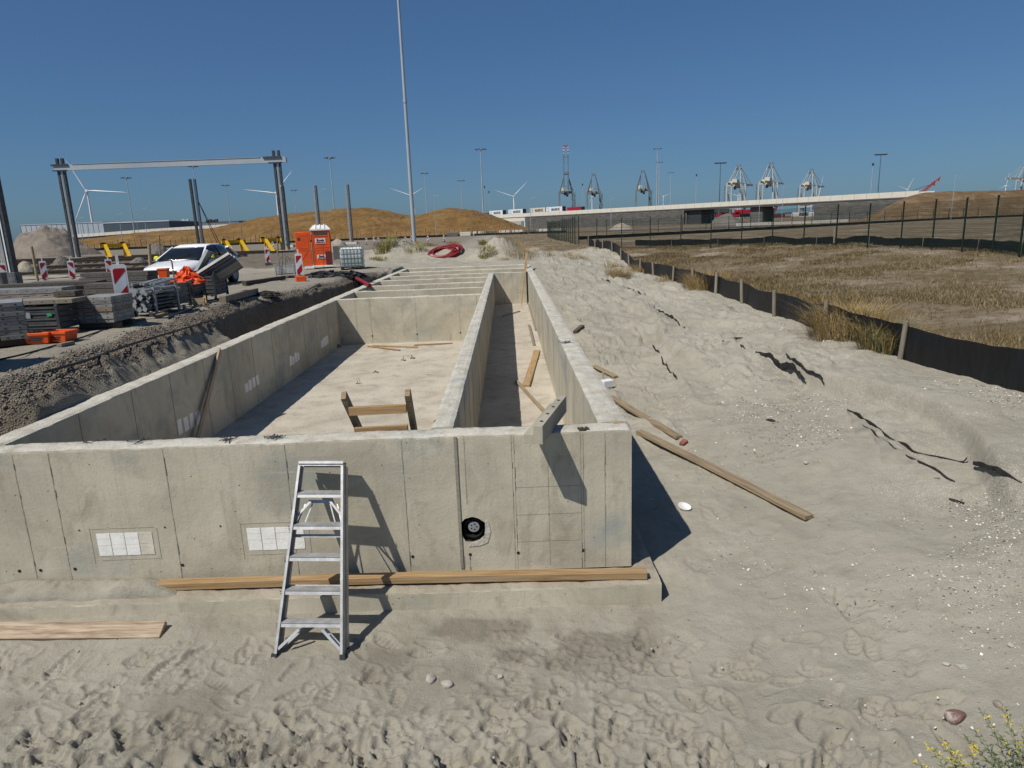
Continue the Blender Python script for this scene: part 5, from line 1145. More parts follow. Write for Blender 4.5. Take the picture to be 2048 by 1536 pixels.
# cables along the berm
def cable(pix, r, m, label, lift=.02, name='cable'):
    pts = [gp(*q)+Vector((0, 0, lift)) for q in pix]; fine = []
    for i in range(len(pts)-1):
        p0 = pts[max(i-1, 0)]; p1 = pts[i]; p2 = pts[i+1]; p3 = pts[min(i+2, len(pts)-1)]
        for k in range(8):
            t = k/8; fine.append(.5*((2*p1)+(p2-p0)*t+(2*p0-5*p1+4*p2-p3)*t*t+(3*p1-p0-3*p2+p3)*t**3))
    fine.append(pts[-1]); mb = MB(); mb.tube(fine, r, 6); tag(mb.build(name, MT[m]), label, 'cable')
cable([(0, 722), (60, 708), (150, 682), (230, 655), (290, 640)], .014, 'black', 'thin black cable along the yard edge below the formwork stacks')
cable([(335, 640), (380, 622), (430, 606), (470, 609), (520, 617), (580, 602), (640, 570)], .02, 'galv_dark', 'grey hose sagging along the berm towards the trench', .04)
cable([(400, 612), (425, 620), (448, 645)], .016, 'wood_dark', 'short brown hose running down the berm', .03)
cable([(90, 756), (180, 728), (250, 702), (330, 676), (420, 648)], .02, 'black', 'black cable at the foot of the gravel berm', .06)
# portable toilet
tl = gp(642, 538); t = thing('portable_toilet', 'orange portable toilet with a white roof and its door open', 'toilet', (tl.x+.12, tl.y+.1, tl.z+.12), .24); t.scale = (.95,)*3
m = MB(); m.box((.0, .55, 1.0), (1.05, 1.05, 2.0)); 
m.build('cabin_wall', MT['orange'], t, bevel=.03)
m = MB()
for (x0, x1, z0, z1) in ((-.48, -.42, .1, 1.98), (.42, .48, .1, 1.98), (-.4, .4, 1.93, 1.97), (-.4, .4, 1.68, 1.72), (-.4, .4, 1.05, 1.09), (-.42, .42, .02, .1), (-.3, .3, .93, .95)): m.bb((x0, .012, z0), (x1, .03, z1))
m.build('moulding', MT['orange'], t, bevel=.006)
m = MB(); m.bb((-.38, .018, 1.75), (.38, .03, 1.9)); m.build('vent_grille', MT['wood_dark'], t)
m = MB(); m.bb((.17, -.06, .12), (.5, .03, .85)); m.build('side_tank', MT['c_brown'], t, bevel=.01)
for z, w_, h_ in ((1.42, .56, .3), (.55, .5, .22)):
    m = MB(); m.bb((-.12-w_/2+.08, .004, z-h_/2), (-.12+w_/2+.08, .02, z+h_/2)); sg = m.build('sign', MT['white'], t)
    m = MB(); m.bb((-.04-w_*.42, .0, z-h_*.4), (-.04+w_*.42, .006, z-h_*.16)); m.build('red_bar', MT['orange'] if False else MT['red'], sg)
    text_obj('Boels', h_*.62, MT['ink'], sg, (-.04, .002, z+h_*.14), (math.pi/2, 0, 0), bold=.008)
    text_obj('RENTAL', h_*.2, MT['white'], sg, (.02+w_*.12, -.004, z-h_*.28), (math.pi/2, 0, 0))
m = MB(); m.add([(-.56, -.02, 2.0), (.56, -.02, 2.0), (.56, 1.12, 2.0), (-.56, 1.12, 2.0), (-.56, -.02, 2.08), (.56, -.02, 2.08), (.56, 1.12, 2.08), (-.56, 1.12, 2.08), (-.36, .12, 2.3), (.36, .12, 2.3), (.36, .98, 2.3), (-.36, .98, 2.3)], [(0, 1, 5, 4), (1, 2, 6, 5), (2, 3, 7, 6), (3, 0, 4, 7), (4, 5, 9, 8), (5, 6, 10, 9), (6, 7, 11, 10), (7, 4, 8, 11), (8, 9, 10, 11), (3, 2, 1, 0)])
for x in (-.24, 0, .24): m.bar((x, .0, 2.13), (x, .12, 2.33), .06, .05); m.bar((x, .12, 2.32), (x, .98, 2.32), .06, .05)
m.build('roof', MT['white'], t, bevel=.01)
m = MB(); m.box((-.98, -.02, 1.02), (.82, .05, 1.86)); dr_ = m.build('door', MT['orange'], t, bevel=.03)
m = MB(); m.bb((-1.27, -.06, 1.5), (-1.13, -.044, 1.65)); m.build('lock_plate', MT['galv_dark'], dr_)
m = MB(); m.bar((-1.3, -.05, .2), (-.75, -.05, .92), .035, .012, up=(0, 1, 0)); m.bb((-1.28, -.055, 1.05), (-.75, -.044, 1.09)); m.bb((-1.28, -.055, .95), (-.65, -.044, .98)); m.bb((-1.2, -.055, 1.75), (-.72, -.044, 1.78)); m.bb((-.74, -.055, 1.15), (-.7, -.044, 1.7)); m.build('moulding', MT['orange'], dr_)
m = MB(); m.box((.0, .5, .02), (1.15, 1.2, .1)); m.box((-.75, .1, -.02), (.5, .5, .12)); m.build('base_skid', MT['white'], t, bevel=.01)
p = gp(612, 556); m = MB(); m.box((0, 0, .1), (.36, .3, .2)); o = m.build('sand_box', MT['orange'], loc=(0, 0, 0), bevel=.015); p = gp(602, 563); o.location = p; o.rotation_euler = (0, 0, .4); tag(o, 'small orange box on the sand below the toilet', 'box')
# IBC tank
ib = gp(706, 538); t = thing('liquid_tank', 'white liquid tank in a steel cage on a pallet beside the toilet', 'tank', tuple(ib), .2)
m = MB(); m.box((0, 0, .62), (1.14, .94, .96)); m.build('tank_body', MT['ibc'], t, bevel=.08)
m = MB(); m.bb((-.573, -.473, .16), (.573, .473, .68)); m.build('liquid', MT['ibc_low'], t, bevel=.08)
m = MB(); m.lathe([(.09, 1.1), (.09, 1.15), (0, 1.15)], (0, 0, 0), 12); m.build('lid', MT['black'], t)
m = MB(); X_, Y_ = .6, .5
for i in range(8): x = -X_+2*X_*i/7; m.bar((x, -Y_, .14), (x, -Y_, 1.13), .02); m.bar((x, Y_, .14), (x, Y_, 1.13), .02)
for i in range(7): y = -Y_+2*Y_*i/6; m.bar((X_, y, .14), (X_, y, 1.13), .02); m.bar((-X_, y, .14), (-X_, y, 1.13), .02)
for z in (.16, .4, .64, .88, 1.13):
    for s in (-1, 1): m.bar((-X_, s*Y_*1.02, z), (X_, s*Y_*1.02, z), .022); m.bar((s*X_*1.02, -Y_, z), (s*X_*1.02, Y_, z), .022)
m.build('cage', MT['galv'], t)
m = MB()
for x in (-.52, 0, .52): m.bb((x-.07, -.5, 0), (x+.07, .5, .09))
m.bb((-.6, -.5, .09), (.6, .5, .13)); m.build('pallet', MT['black'], t)
# grey block behind, black plastic heap, red pipe
p = gp(678, 512, 90); m = MB(); m.box((0, 0, .45), (.95, .9, .9)); o = m.build('concrete_block', MT['bridge_d'], loc=(0, 0, 0), bevel=.03); o.location = onY(682, 510, 46); o.location.z = tz(o.location.x, 46)-.05; o.rotation_euler = (0, 0, .2); tag(o, 'dark grey concrete block behind the portable toilet', 'concrete block')
def tangle(c, r, h, n, label, m='black', rad=.022):
    mb = MB(); c = Vector(c)
    for _ in range(n):
        a = U(0, 6.28); pts = []; p = c+Vector((U(-r, r), U(-r, r)*.6, U(.02, h)))
        for k in range(9): a += U(-.9, .9); p = p+Vector((math.cos(a), math.sin(a)*.7, 0))*.16; p.z = max(tz(p.x, p.y)+.02, min(tz(p.x, p.y)+h*max(.2, 1-abs(p.x-c.x)/(r*1.3)), p.z+U(-.06, .06))); pts.append(p.copy())
        mb.tube(pts, rad*U(.6, 1.5), 5)
    return tag(mb.build('hose_tangle', MT[m]), label, 'hoses')
p = gp(655, 553); tangle(p, 1.0, .3, 26, 'tangle of black hoses and foil in front of the toilet', rad=.03); heap((p.x, p.y, p.z), 1.0, .5, .2, MT['foil'], 'crumpled black foil under the tangle of hoses', 'foil_heap', 'foil', 12)
p = gp(705, 556); tangle(p, .8, .35, 18, 'tangle of black hoses below the liquid tank', rad=.035); heap((p.x, p.y, p.z), .7, .5, .3, MT['foil'], 'crumpled black foil below the liquid tank', 'foil_heap', 'foil', 14)
a = onY(690, 549, 29.5); b = onY(740, 571, 25.6); m = MB(); m.tube([a, Vector(a).lerp(Vector(b), .35)+Vector((0, 0, .06)), Vector(a).lerp(Vector(b), .7)+Vector((0, 0, .03)), b], .075, 10); tag(m.build('red_pipe', MT['redhose']), 'thick red pipe bridging the trench to the left wall', 'pipe')
# wire cage box on the sand
c = gp(585, 553); t = crate((c.x+.1, c.y, c.z), .78, .7, .5, 'open galvanised stillage with thin bars, standing left of the toilet', 6, 'galv', True)
for k in range(3):
    m = MB(); x = -.7+.12*k; m.tube([(x, .1+.1*k, .1), (x+.1, .15, .75), (x+.3, .2, .95-.1*k), (x+.4, .2, .6)], .012, 5); m.build('bent_rod', MT['galv_dark'], t)
# thin steel rods standing along the trench
for px, y0, y1, lab in ((566, 486, 545, 'thin dark rod standing left of the wire stillage'), (648, 490, 545, 'thin dark rod standing in front of the toilet sign'), (403, 525, 600, 'thin dark rod standing in front of the galvanised panels'), (720, 485, 500, 'thin rod standing beside the liquid tank')):
    p = gp(px, y1); tp = onY(px-2, y0, p.y); m = MB(); m.tube([p-Vector((0, 0, .1)), tp], .012, 5); tag(m.build('steel_rod', MT['galv_dark']), lab, 'steel rod')
# red cable coil
cc = gp(889, 516); t = thing('cable_coil', 'coil of red cable conduit lying tilted on the sand heap', 'cable coil', (cc.x, cc.y+.6, cc.z+.32)); t.rotation_euler = (.42, -.2, 0)
for k in range(11):
    m = MB(); R_ = .5+.68*(k/10)**.8+U(-.05, .05); e = U(-.08, .08); zz = U(-.12, .12); pts = [((R_+.03*math.sin(5*a+k))*math.cos(a)*1.0+e, R_*.78*math.sin(a)+U(-.0, .0), zz+.06*math.sin(2*a+k)) for a in np.linspace(0, 6.2832, 40)]; m.tube(pts, .045, 6, caps=False); m.build('cable_loop', MT['redhose'], t)
# white car
cp_ = onY(348, 560, 23.0); cx, cy = cp_[0], 25.0
car = thing('parked_car', 'white hatchback with yellow mirror covers parked behind the formwork', 'car', (-11.25, 25.0, tz(-11.25, 25.0)), -math.pi/2-.04)
def loft(stations, ringf, m, mi=0, closed=True):
    R_ = [ringf(s) for s in stations]; k = len(R_[0]); vs = [p for r in R_ for p in r]; fs = []
    for i in range(len(R_)-1):
        for j in range(k if closed else k-1): fs.append((i*k+j, i*k+(j+1) % k, (i+1)*k+(j+1) % k, (i+1)*k+j))
    fs += [tuple(range(k))[::-1], tuple(range((len(R_)-1)*k, len(R_)*k))]
    m.add(vs, fs, mi, True)
S_ = [(2.14, .42, .66, .60), (2.06, .30, .76, .74), (1.9, .24, .80, .82), (1.5, .22, .86, .88), (1.05, .22, .93, .90), (.8, .22, .97, .905), (0, .2, .99, .905), (-1, .2, 1.01, .9), (-1.7, .24, 1.02, .87), (-2.0, .3, .98, .8), (-2.12, .4, .85, .7)]
def rg_(s): x, b, tp, w_ = s; return [(x, -w_*.88, b), (x, -w_, b+(tp-b)*.35), (x, -w_*.99, b+(tp-b)*.7), (x, -w_*.9, tp-.035), (x, -w_*.55, tp), (x, 0, tp+.015), (x, w_*.55, tp), (x, w_*.9, tp-.035), (x, w_*.99, b+(tp-b)*.7), (x, w_, b+(tp-b)*.35), (x, w_*.88, b)]
m = MB(); loft(S_, rg_, m); bd = m.build('body', MT['carpaint'], car)
G_ = [(.98, .96, .97, .80, .74), (.15, .98, 1.40, .83, .60), (-.3, .98, 1.455, .84, .62), (-1.0, .99, 1.44, .83, .61), (-1.6, 1.0, 1.34, .8, .57), (-2.02, .98, 1.03, .74, .62)]
m = MB(); loft(G_, lambda s: [(s[0], -s[3], s[1]), (s[0], -s[4], s[2]-.03), (s[0], -s[4]*.8, s[2]), (s[0], s[4]*.8, s[2]), (s[0], s[4], s[2]-.03), (s[0], s[3], s[1])], m); m.build('glasshouse', MT['carglass'], car)
m = MB(); RF = [(.2, 1.385, .605), (-.3, 1.462, .625), (-1.0, 1.447, .615), (-1.6, 1.35, .575)]
loft(RF, lambda s: [(s[0], -s[2], s[1]-.05), (s[0], -s[2]*.85, s[1]+.008), (s[0], 0, s[1]+.02), (s[0], s[2]*.85, s[1]+.008), (s[0], s[2], s[1]-.05)], m); m.build('roof', MT['carpaint'], car)
for s in (-1, 1):
    m = MB(); m.bar((1.0, s*.80, .97), (.15, s*.60, 1.39), .05, .04); m.build('windscreen_pillar', MT['carpaint'], car)
    m = MB(); m.bar((-1.55, s*.585, 1.33), (-1.95, s*.74, 1.0), .16, .06); m.build('rear_pillar', MT['carpaint'], car)
    m = MB(); m.bar((-.45, s*.635, 1.42), (-.5, s*.855, 1.0), .06, .02); m.build('door_pillar', MT['black'], car)
    m = MB(); m.box((.62, s*.97, 1.05), (.16, .2, .13), taper=.75); m.build('mirror', MT['yellow2'], car, bevel=.03)
    m = MB(); m.prism([(-.0, .0), (.36, .05), (.36, .14), (.02, .12)], (2.0 if False else 2.09, s*.42, .58), (-.35, s*.936, 0), (0, 0, 1), (-1, 0, 0), .12); hl = m.build('headlight', MT['black'], car)
    m = MB(); m.box((1.985, s*.70, .645), (.05, .12, .05)); m.build('headlight_lens', MT['lamp'], hl)
    for x in (1.32, -1.28):
        m = MB(); m.tube([(x, s*.70, .32), (x, s*.90, .32)], .32, 24); wh = m.build('wheel', MT['rubber'], car); m = MB(); m.tube([(x, s*.86, .32), (x, s*.912, .32)], .21, 18); m.build('rim', MT['galv'], wh)
m = MB(); m.box((2.1, 0, .6), (.1, .95, .13)); m.build('grille', MT['black'], car, bevel=.02)
m = MB(); m.box((2.12, 0, .35), (.08, 1.2, .13)); m.build('lower_intake', MT['black'], car, bevel=.02)
m = MB(); m.lathe([(.05, 0), (.05, .012), (0, .012)], (0, 0, 0), 14); o = m.build('badge', MT['galv'], car); o.location = (2.155, 0, .61); o.rotation_euler = (0, math.pi/2, 0)
m = MB(); m.bar((1.02, -.25, .99), (.72, .3, 1.14), .02); m.build('wiper', MT['black'], car)
# gravel and sand heaps
def mound(px0, px1, py_top, Y, name, label, m, base=None, depth=None, seed=1, rough=.22):
    a = onY(px0, py_top, Y)[0]; b = onY(px1, py_top, Y)[0]; top = onY((px0+px1)/2, py_top, Y)[2]; cx = (a+b)/2; rx = (b-a)/2; ry = depth or rx; z0 = tz(cx, Y) if base is None else base
    def fn(X, Yy):
        r = np.sqrt(((X-cx)/rx)**2+((Yy-Y)/ry)**2)*(1+.35*fbm(X*1.1/rx, Yy*1.1/ry, 2, seed+50)); h = (top-z0)*np.clip(1-r**1.9, -.08, 1); return z0+h+(top-z0)*rough*fbm(X*2.2/rx*1.5, Yy*2.2/ry*1.5, 4, seed)*np.clip(1.3-r, 0, 1)
    o = heightfield(name, cx-rx*1.15, cx+rx*1.15, 60, Y-ry*1.15, Y+ry*1.15, 50, fn, m); return tag(o, label, 'heap')
SANDM = MT['sand_heap']; GRAVM = M('heaped gravel', (.2, .18, .155), (.11, .1, .085), .95, scale=6, bump=.06, bscale=9)
mound(6, 180, 456, 108, 'sand_heap', 'large grey sand heap at the left edge behind the tracks', MT['heapdark'], seed=3, depth=6, rough=.34)
mound(102, 140, 512, 50, 'gravel_heap', 'small gravel heap behind the second and third barrier boards', GRAVM, seed=5); mound(258, 296, 515, 48, 'gravel_heap', 'gravel heap left of the white car', GRAVM, seed=6); mound(22, 75, 523, 42, 'gravel_heap', 'pale low heap right of the galvanised column', SANDM, seed=7)
mound(288, 340, 487, 80, 'gravel_heap', 'flat gravel heap behind the white car roof', GRAVM, seed=8); mound(655, 700, 478, 60, 'gravel_heap', 'grey sand heap behind the toilet', SANDM, seed=9)
# railway tracks
for k, (Y, x0, x1) in enumerate(((41, -60, -20), (47, -62, -20.5), (55, -70, -21), (64, -80, -20), (75, -90, -24))):
    t = thing('railway_track', ['nearest', 'second nearest', 'middle', 'second farthest', 'farthest'][k]+' railway track crossing the ballast on the left', 'railway track', (x1, Y, tz(-30, Y)+.02))
    for r in (0, 1.435):
        m = MB(); m.bb((x0-x1, r-.035, 0.13), (0, r+.035, .17)); m.bb((x0-x1, r-.012, .03), (0, r+.012, .13)); m.bb((x0-x1, r-.07, .0), (0, r+.07, .03)); m.build('rail', MT['rail'], t)
    n = 60
    for i in range(n): m = MB(); m.bb((-.4-i*.62, -.55, -.12), (-.16-i*.62, 1.98, -.005)); m.build('sleeper', MT['wood_grey'], t)
# yellow buffer stops
def buffer():
    t = thing('buffer_stop', '', 'buffer stop', (0, 0, 0), 0, 'yellow buffer stops')
    for y in (-.75, .75):
        m = MB(); m.bar((0, y, 0), (.1, y, 1.25), .26, .2); m.bar((.1, y, 1.2), (1.5, y, .05), .24, .2); m.bar((0, y, .08), (1.6, y, .08), .22, .16); m.build('frame', MT['yellow'], t)
        m = MB(); m.tube([(-.05, y, 1.12), (-.4, y, 1.12)], .14, 10); m.tube([(-.4, y, 1.12), (-.5, y, 1.12)], .3, 12); m.build('buffer', MT['black'], t)
    m = MB(); m.bar((.08, -1.2, 1.12), (.08, 1.2, 1.12), .2, .3); m.build('crossbeam', MT['yellow'], t); return t
B0 = buffer(); 
for k, (px, py, Y, lab) in enumerate(((232, 509, 70, 'yellow buffer stop left of the white car'), (468, 496, 78, 'yellow buffer stop between the car and the right gantry leg'), (548, 498, 72, 'yellow buffer stop at the foot of the right gantry leg'))):
    p = onY(px, py, Y); o = B0 if k == 0 else copy_thing(B0, (0, 0, 0)); o.location = (p[0], p[1], tz(p[0], p[1])); o.rotation_euler = (0, 0, [-.85, -.8, -.8][k]); o.scale = (1.12,)*3; o['label'] = lab
p = onY(457, 496, 70); m = MB(); m.bb((-.35, -.03, 0), (.35, .03, .42)); o = m.build('track_sign', MT['white'], loc=(0, 0, 0)); o.location = (p[0], p[1], tz(p[0], 70)+.25); tag(o, 'small white sign with a dark number beside the middle buffer stop', 'sign'); text_obj('15', .36, MT['ink'], o, (0, -.035, .2), (math.pi/2, 0, 0), bold=.01)
# ================================================================ BACKGROUND
HILL = np.array([(180, 484), (200, 478), (300, 464), (400, 459), (440, 455), (470, 450), (520, 438), (560, 430), (640, 422), (700, 418), (740, 416), (780, 423), (820, 433), (842, 430), (870, 421), (905, 416), (950, 421), (1000, 436), (1040, 452), (1080, 464), (1105, 470)], float)
HY = 255.0
hp = np.array([onY(x, y, HY) for x, y in HILL])
def hill_fn(X, Y):
    ridge = np.interp(X, hp[:, 0], hp[:, 2]-1.2, left=-.5, right=-.5); t = np.where(Y < HY, (HY-Y)/42, (Y-HY)/50)
    prof = np.clip(np.cos(np.clip(t, 0, 1)*math.pi/2), 0, 1)**1.15
    return 1.2+ridge*prof + .6*fbm(X*.12, Y*.12, 4, 401)*np.clip(ridge/4, 0, 1) + .45*fbm(X*.35, Y*.2, 5, 402) - .3*(t >= 1)
heightfield('hill', -175, 22, 330, HY-44, HY+52, 90, hill_fn, MT['hill'], 'structure')
def bank_fn(X, Y):
    h = 6.6*sm((Y-158-.02*X)/20)*sm((X-76-(Y-160)*.55)/20); return 1.3+h+np.clip(h, 0, 2)*.25*fbm(X*.1, Y*.1, 4, 411)+.12*fbm(X*.7, Y*.7, 3, 412)-.25*(h < .05)
heightfield('embankment', 70, 420, 300, 150, 270, 90, bank_fn, MT['bank'], 'structure')
RD = MB()
for a, b in (((-260, 205), (-40, 196)), ((-40, 196), (30, 178)), ((30, 178), (60, 172))):
    pass
rd = [(-220, 196), (-120, 194), (-50, 186), (0, 176), (26, 164), (45, 156), (62, 158)]
vs = []
for x, y in rd: vs += [(x, y-9, 1.56), (x, y+9, 1.56)]
RD.add(vs, [(2*i, 2*i+2, 2*i+3, 2*i+1) for i in range(len(rd)-1)]); tag(RD.build('road', MT['asphalt']), None, None, kind='structure')

# flyover: pale parapet on a dark retaining wall, an open span with a pier
A = Vector(onY(960, 423, 400)); B = Vector(onY(1860, 384, 218)); PT = 9.65; PH = 1.75
A.z = B.z = 0; dirv = (B-A).normalized(); nrm2 = Vector((dirv.y, -dirv.x, 0)); ANG = math.atan2(dirv.y, dirv.x)
def along(px):      # distance from A along the flyover that projects to a photograph column
    r = ray(px, 420); k = np.array([[dirv.x, -r[0]], [dirv.y, -r[1]]]); s = np.linalg.solve(k, np.array([-A.x, -A.y])); return s[0]
br = thing('flyover', 'long pale flyover with dark block retaining walls crossing the background', 'bridge', (A.x, A.y, 0), ANG)
LEN = (B-A).length-4; s_ = -46.0; m = MB(); k = 0
while s_ < LEN:
    m.bb((s_, -.15, PT-PH), (s_+3.94, .1, PT)); s_ += 4.0
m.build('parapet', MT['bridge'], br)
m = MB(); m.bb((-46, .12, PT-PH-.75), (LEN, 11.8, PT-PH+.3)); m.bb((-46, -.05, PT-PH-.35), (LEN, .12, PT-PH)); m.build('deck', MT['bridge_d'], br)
m = MB(); s_ = -46.0
while s_ < LEN: m.bb((s_, 11.9, PT-PH), (s_+3.94, 12.15, PT-.05)); s_ += 4.0
m.build('parapet', MT['bridge'], br)
sW0, sW1, sO = along(1052), along(1368), along(1398); sE = along(1628)
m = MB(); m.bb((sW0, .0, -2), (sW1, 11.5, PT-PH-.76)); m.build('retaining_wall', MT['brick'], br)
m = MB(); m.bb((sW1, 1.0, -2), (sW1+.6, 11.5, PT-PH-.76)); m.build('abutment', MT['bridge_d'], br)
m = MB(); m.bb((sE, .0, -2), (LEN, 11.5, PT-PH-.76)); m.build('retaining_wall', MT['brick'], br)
p0 = along(1495); p1 = along(1521); m = MB(); m.bb((p0, 1.5, -2), (p1, 9, PT-PH-.76)); m.build('pier', MT['bridge_d'], br, bevel=.3)
m = MB(); m.bb((sW1+.6, 1.6, -2), (sO, 10.5, PT-PH-.77)); m.build('abutment', MT['galv_dark'], br)
m = MB(); q0 = along(958); m.bb((q0, -.9, PT-PH-2.1), (sW0-.1, -.2, PT-PH-.45)); m.bb((sW0-.9, -.8, -1), (sW0-.15, -.2, PT-PH-2.1)); m.build('portal_frame', MT['bridge'], br)
# the ramp that comes down to the left behind the hill
r0 = Vector(onY(492, 446, 420)); r1 = Vector(onY(300, 458, 430)); r2 = Vector(onY(143, 470, 440)); rp = thing('ramp', 'pale sloping parapet of the far ramp left of the brown hill', 'ramp', tuple(r2))
m = MB()
for a, b, n in ((r2, r1, 14), (r1, r0, 16)):
    for i in range(n): p = a.lerp(b, i/n); q = a.lerp(b, (i+.97)/n); m.bar(p-Vector((0, 0, .9)), q-Vector((0, 0, .9)), .4, 1.8)
m.build('parapet', MT['bridge'], rp, True)
m = MB(); m.bar(r2-Vector((0, -.5, 6)), r1-Vector((0, -.5, 6)), .4, 8.4); m.bar(r1-Vector((0, -.5, 6)), r0-Vector((0, -.5, 6)), .4, 8.4); m.build('retaining_wall', MT['bridge_d'], rp, True)
# containers
def container(loc, rz, m, label, L_=12.2, text=None, end='c_grey', group='shipping containers', H_=2.9, tcol='ink'):
    t = thing('shipping_container', label, 'container', loc, rz, group); mb = MB(); mb.bb((-L_/2, -1.22, 0), (L_/2, 1.22, H_))
    for k in range(int(L_/.8)): mb.bb((-L_/2+.2+k*.8, -1.25, .15), (-L_/2+.6+k*.8, -1.222, H_-.15)) if text is None else None
    mb.build('container_body', MT[m], t); e = MB(); e.bb((L_/2+.003, -1.2, .05), (L_/2+.06, 1.2, H_-.05)); e.build('end_doors', MT[end], t)
    if text:
        text_obj(text, 1.75, MT[tcol], t, (1.2, -1.26, H_*.52), (math.pi/2, 0, 0), bold=.05, depth=.01)
        e = MB(); e.bb((-5.4, -1.26, .75), (-3.7, -1.225, 2.35)); lg = e.build('logo', MT['blue' if tcol != 'ink2' else 'ink'], t); e = MB(); e.bb((-5.2, -1.29, .95), (-3.9, -1.262, 2.15)); e.build('logo_inner', MT[m], lg)
    return t
def cont_at(px, py, Y, rz, m, label, **k):
    p = onY(px, py, Y); return container((p[0], p[1], p[2]), rz, m, label, **k)
RT = ANG
for px, py, m_, lab, s0 in ((978, 421.5, 'c_white', 'white container with dark lettering on the flyover, leftmost of the lettered row', None), (1017, 418.5, 'c_white', 'white container with dark lettering on the flyover, second from the left', None), (1061, 416, 'c_cream', 'cream container with dark lettering on the flyover, third of the row', None), (1094, 414, 'c_white', 'white container with blue logo at the right end of the lettered row', None)):
    s0 = along(px); o = Vector((A.x, A.y, 0))+dirv*s0-nrm2*6.0; cont = container((o.x, o.y, PT-PH+1.35), RT, m_, lab, text='MAERSK', L_=12.2 if px != 1061 else 12.2)
s0 = along(1134); o = Vector((A.x, A.y, 0))+dirv*s0-nrm2*6; container((o.x, o.y, PT-PH+.6), RT, 'c_red', 'red container at the right end of the row on the flyover', L_=10)
s0 = along(950); o = Vector((A.x, A.y, 0))+dirv*s0-nrm2*6; container((o.x, o.y, PT-PH+.4), RT, 'c_brown', 'dark red container on the flyover just above the right end of the hill')
container(tuple(onY(1022, 441, 420)), 0.0, 'c_white', 'white lettered container seen below the flyover next to the hill', text='MAERSK')
container(tuple(onY(1022, 450, 420)), 0.0, 'c_cream', 'lower container below the flyover next to the hill')
G2 = 'container stacks seen through the flyover opening'
for px, py, m_, L_, lab in ((1440, 434, 'c_red', 12, 'red container left of the pier, lower left'), (1461, 434, 'c_red', 12, 'red container left of the pier, lower middle'), (1487, 428, 'c_red', 12, 'red container just left of the pier, raised on the stack'), (1410, 434, 'c_white', 14, 'pale container beside the dark abutment'), (1528, 426, 'c_red', 16, 'red container right of the pier above the teal one'), (1548, 429, 'c_teal', 24, 'long teal container right of the pier'), (1546, 436, 'c_brown', 24, 'rust brown container under the long teal one'), (1592, 433, 'c_white', 16, 'white tank-like container right of the teal one'), (1614, 433, 'c_white', 12, 'pale container at the right end of the opening'), (1440, 427, 'c_grey', 12, 'dark grey container on top of the lower left red one')):
    cont_at(px, py, 480, 0.0, m_, lab, L_=L_, group=G2)
for px, py, m_, L_, lab in ((1487, 434, 'c_grey', 12, 'dark container under the raised red one'), (1528, 434, 'c_brown', 16, 'brown container under the red one right of the pier')): cont_at(px, py, 483, 0.0, m_, lab, L_=L_, group=G2)
mound(1425, 1480, 428, 215, 'sand_heap', 'grey sand heap under the flyover left of the pier', GRAVM, seed=31, depth=10, base=1.2)
mound(1220, 1265, 447, 190, 'sand_heap', 'pale sand heap at the foot of the grey flyover wall', SANDM, seed=32, depth=6, base=1.2)
cbx = onY(1585, 441, 170); m = MB(); m.bb((-14, -.4, 0), (14, .4, .85)); o = m.build('concrete_kerb', MT['bridge'], loc=(0, 0, 0)); o.location = (cbx[0], cbx[1], 1.3); o.rotation_euler = (0, 0, .1); tag(o, 'long pale concrete kerb in front of the flyover opening', 'kerb')

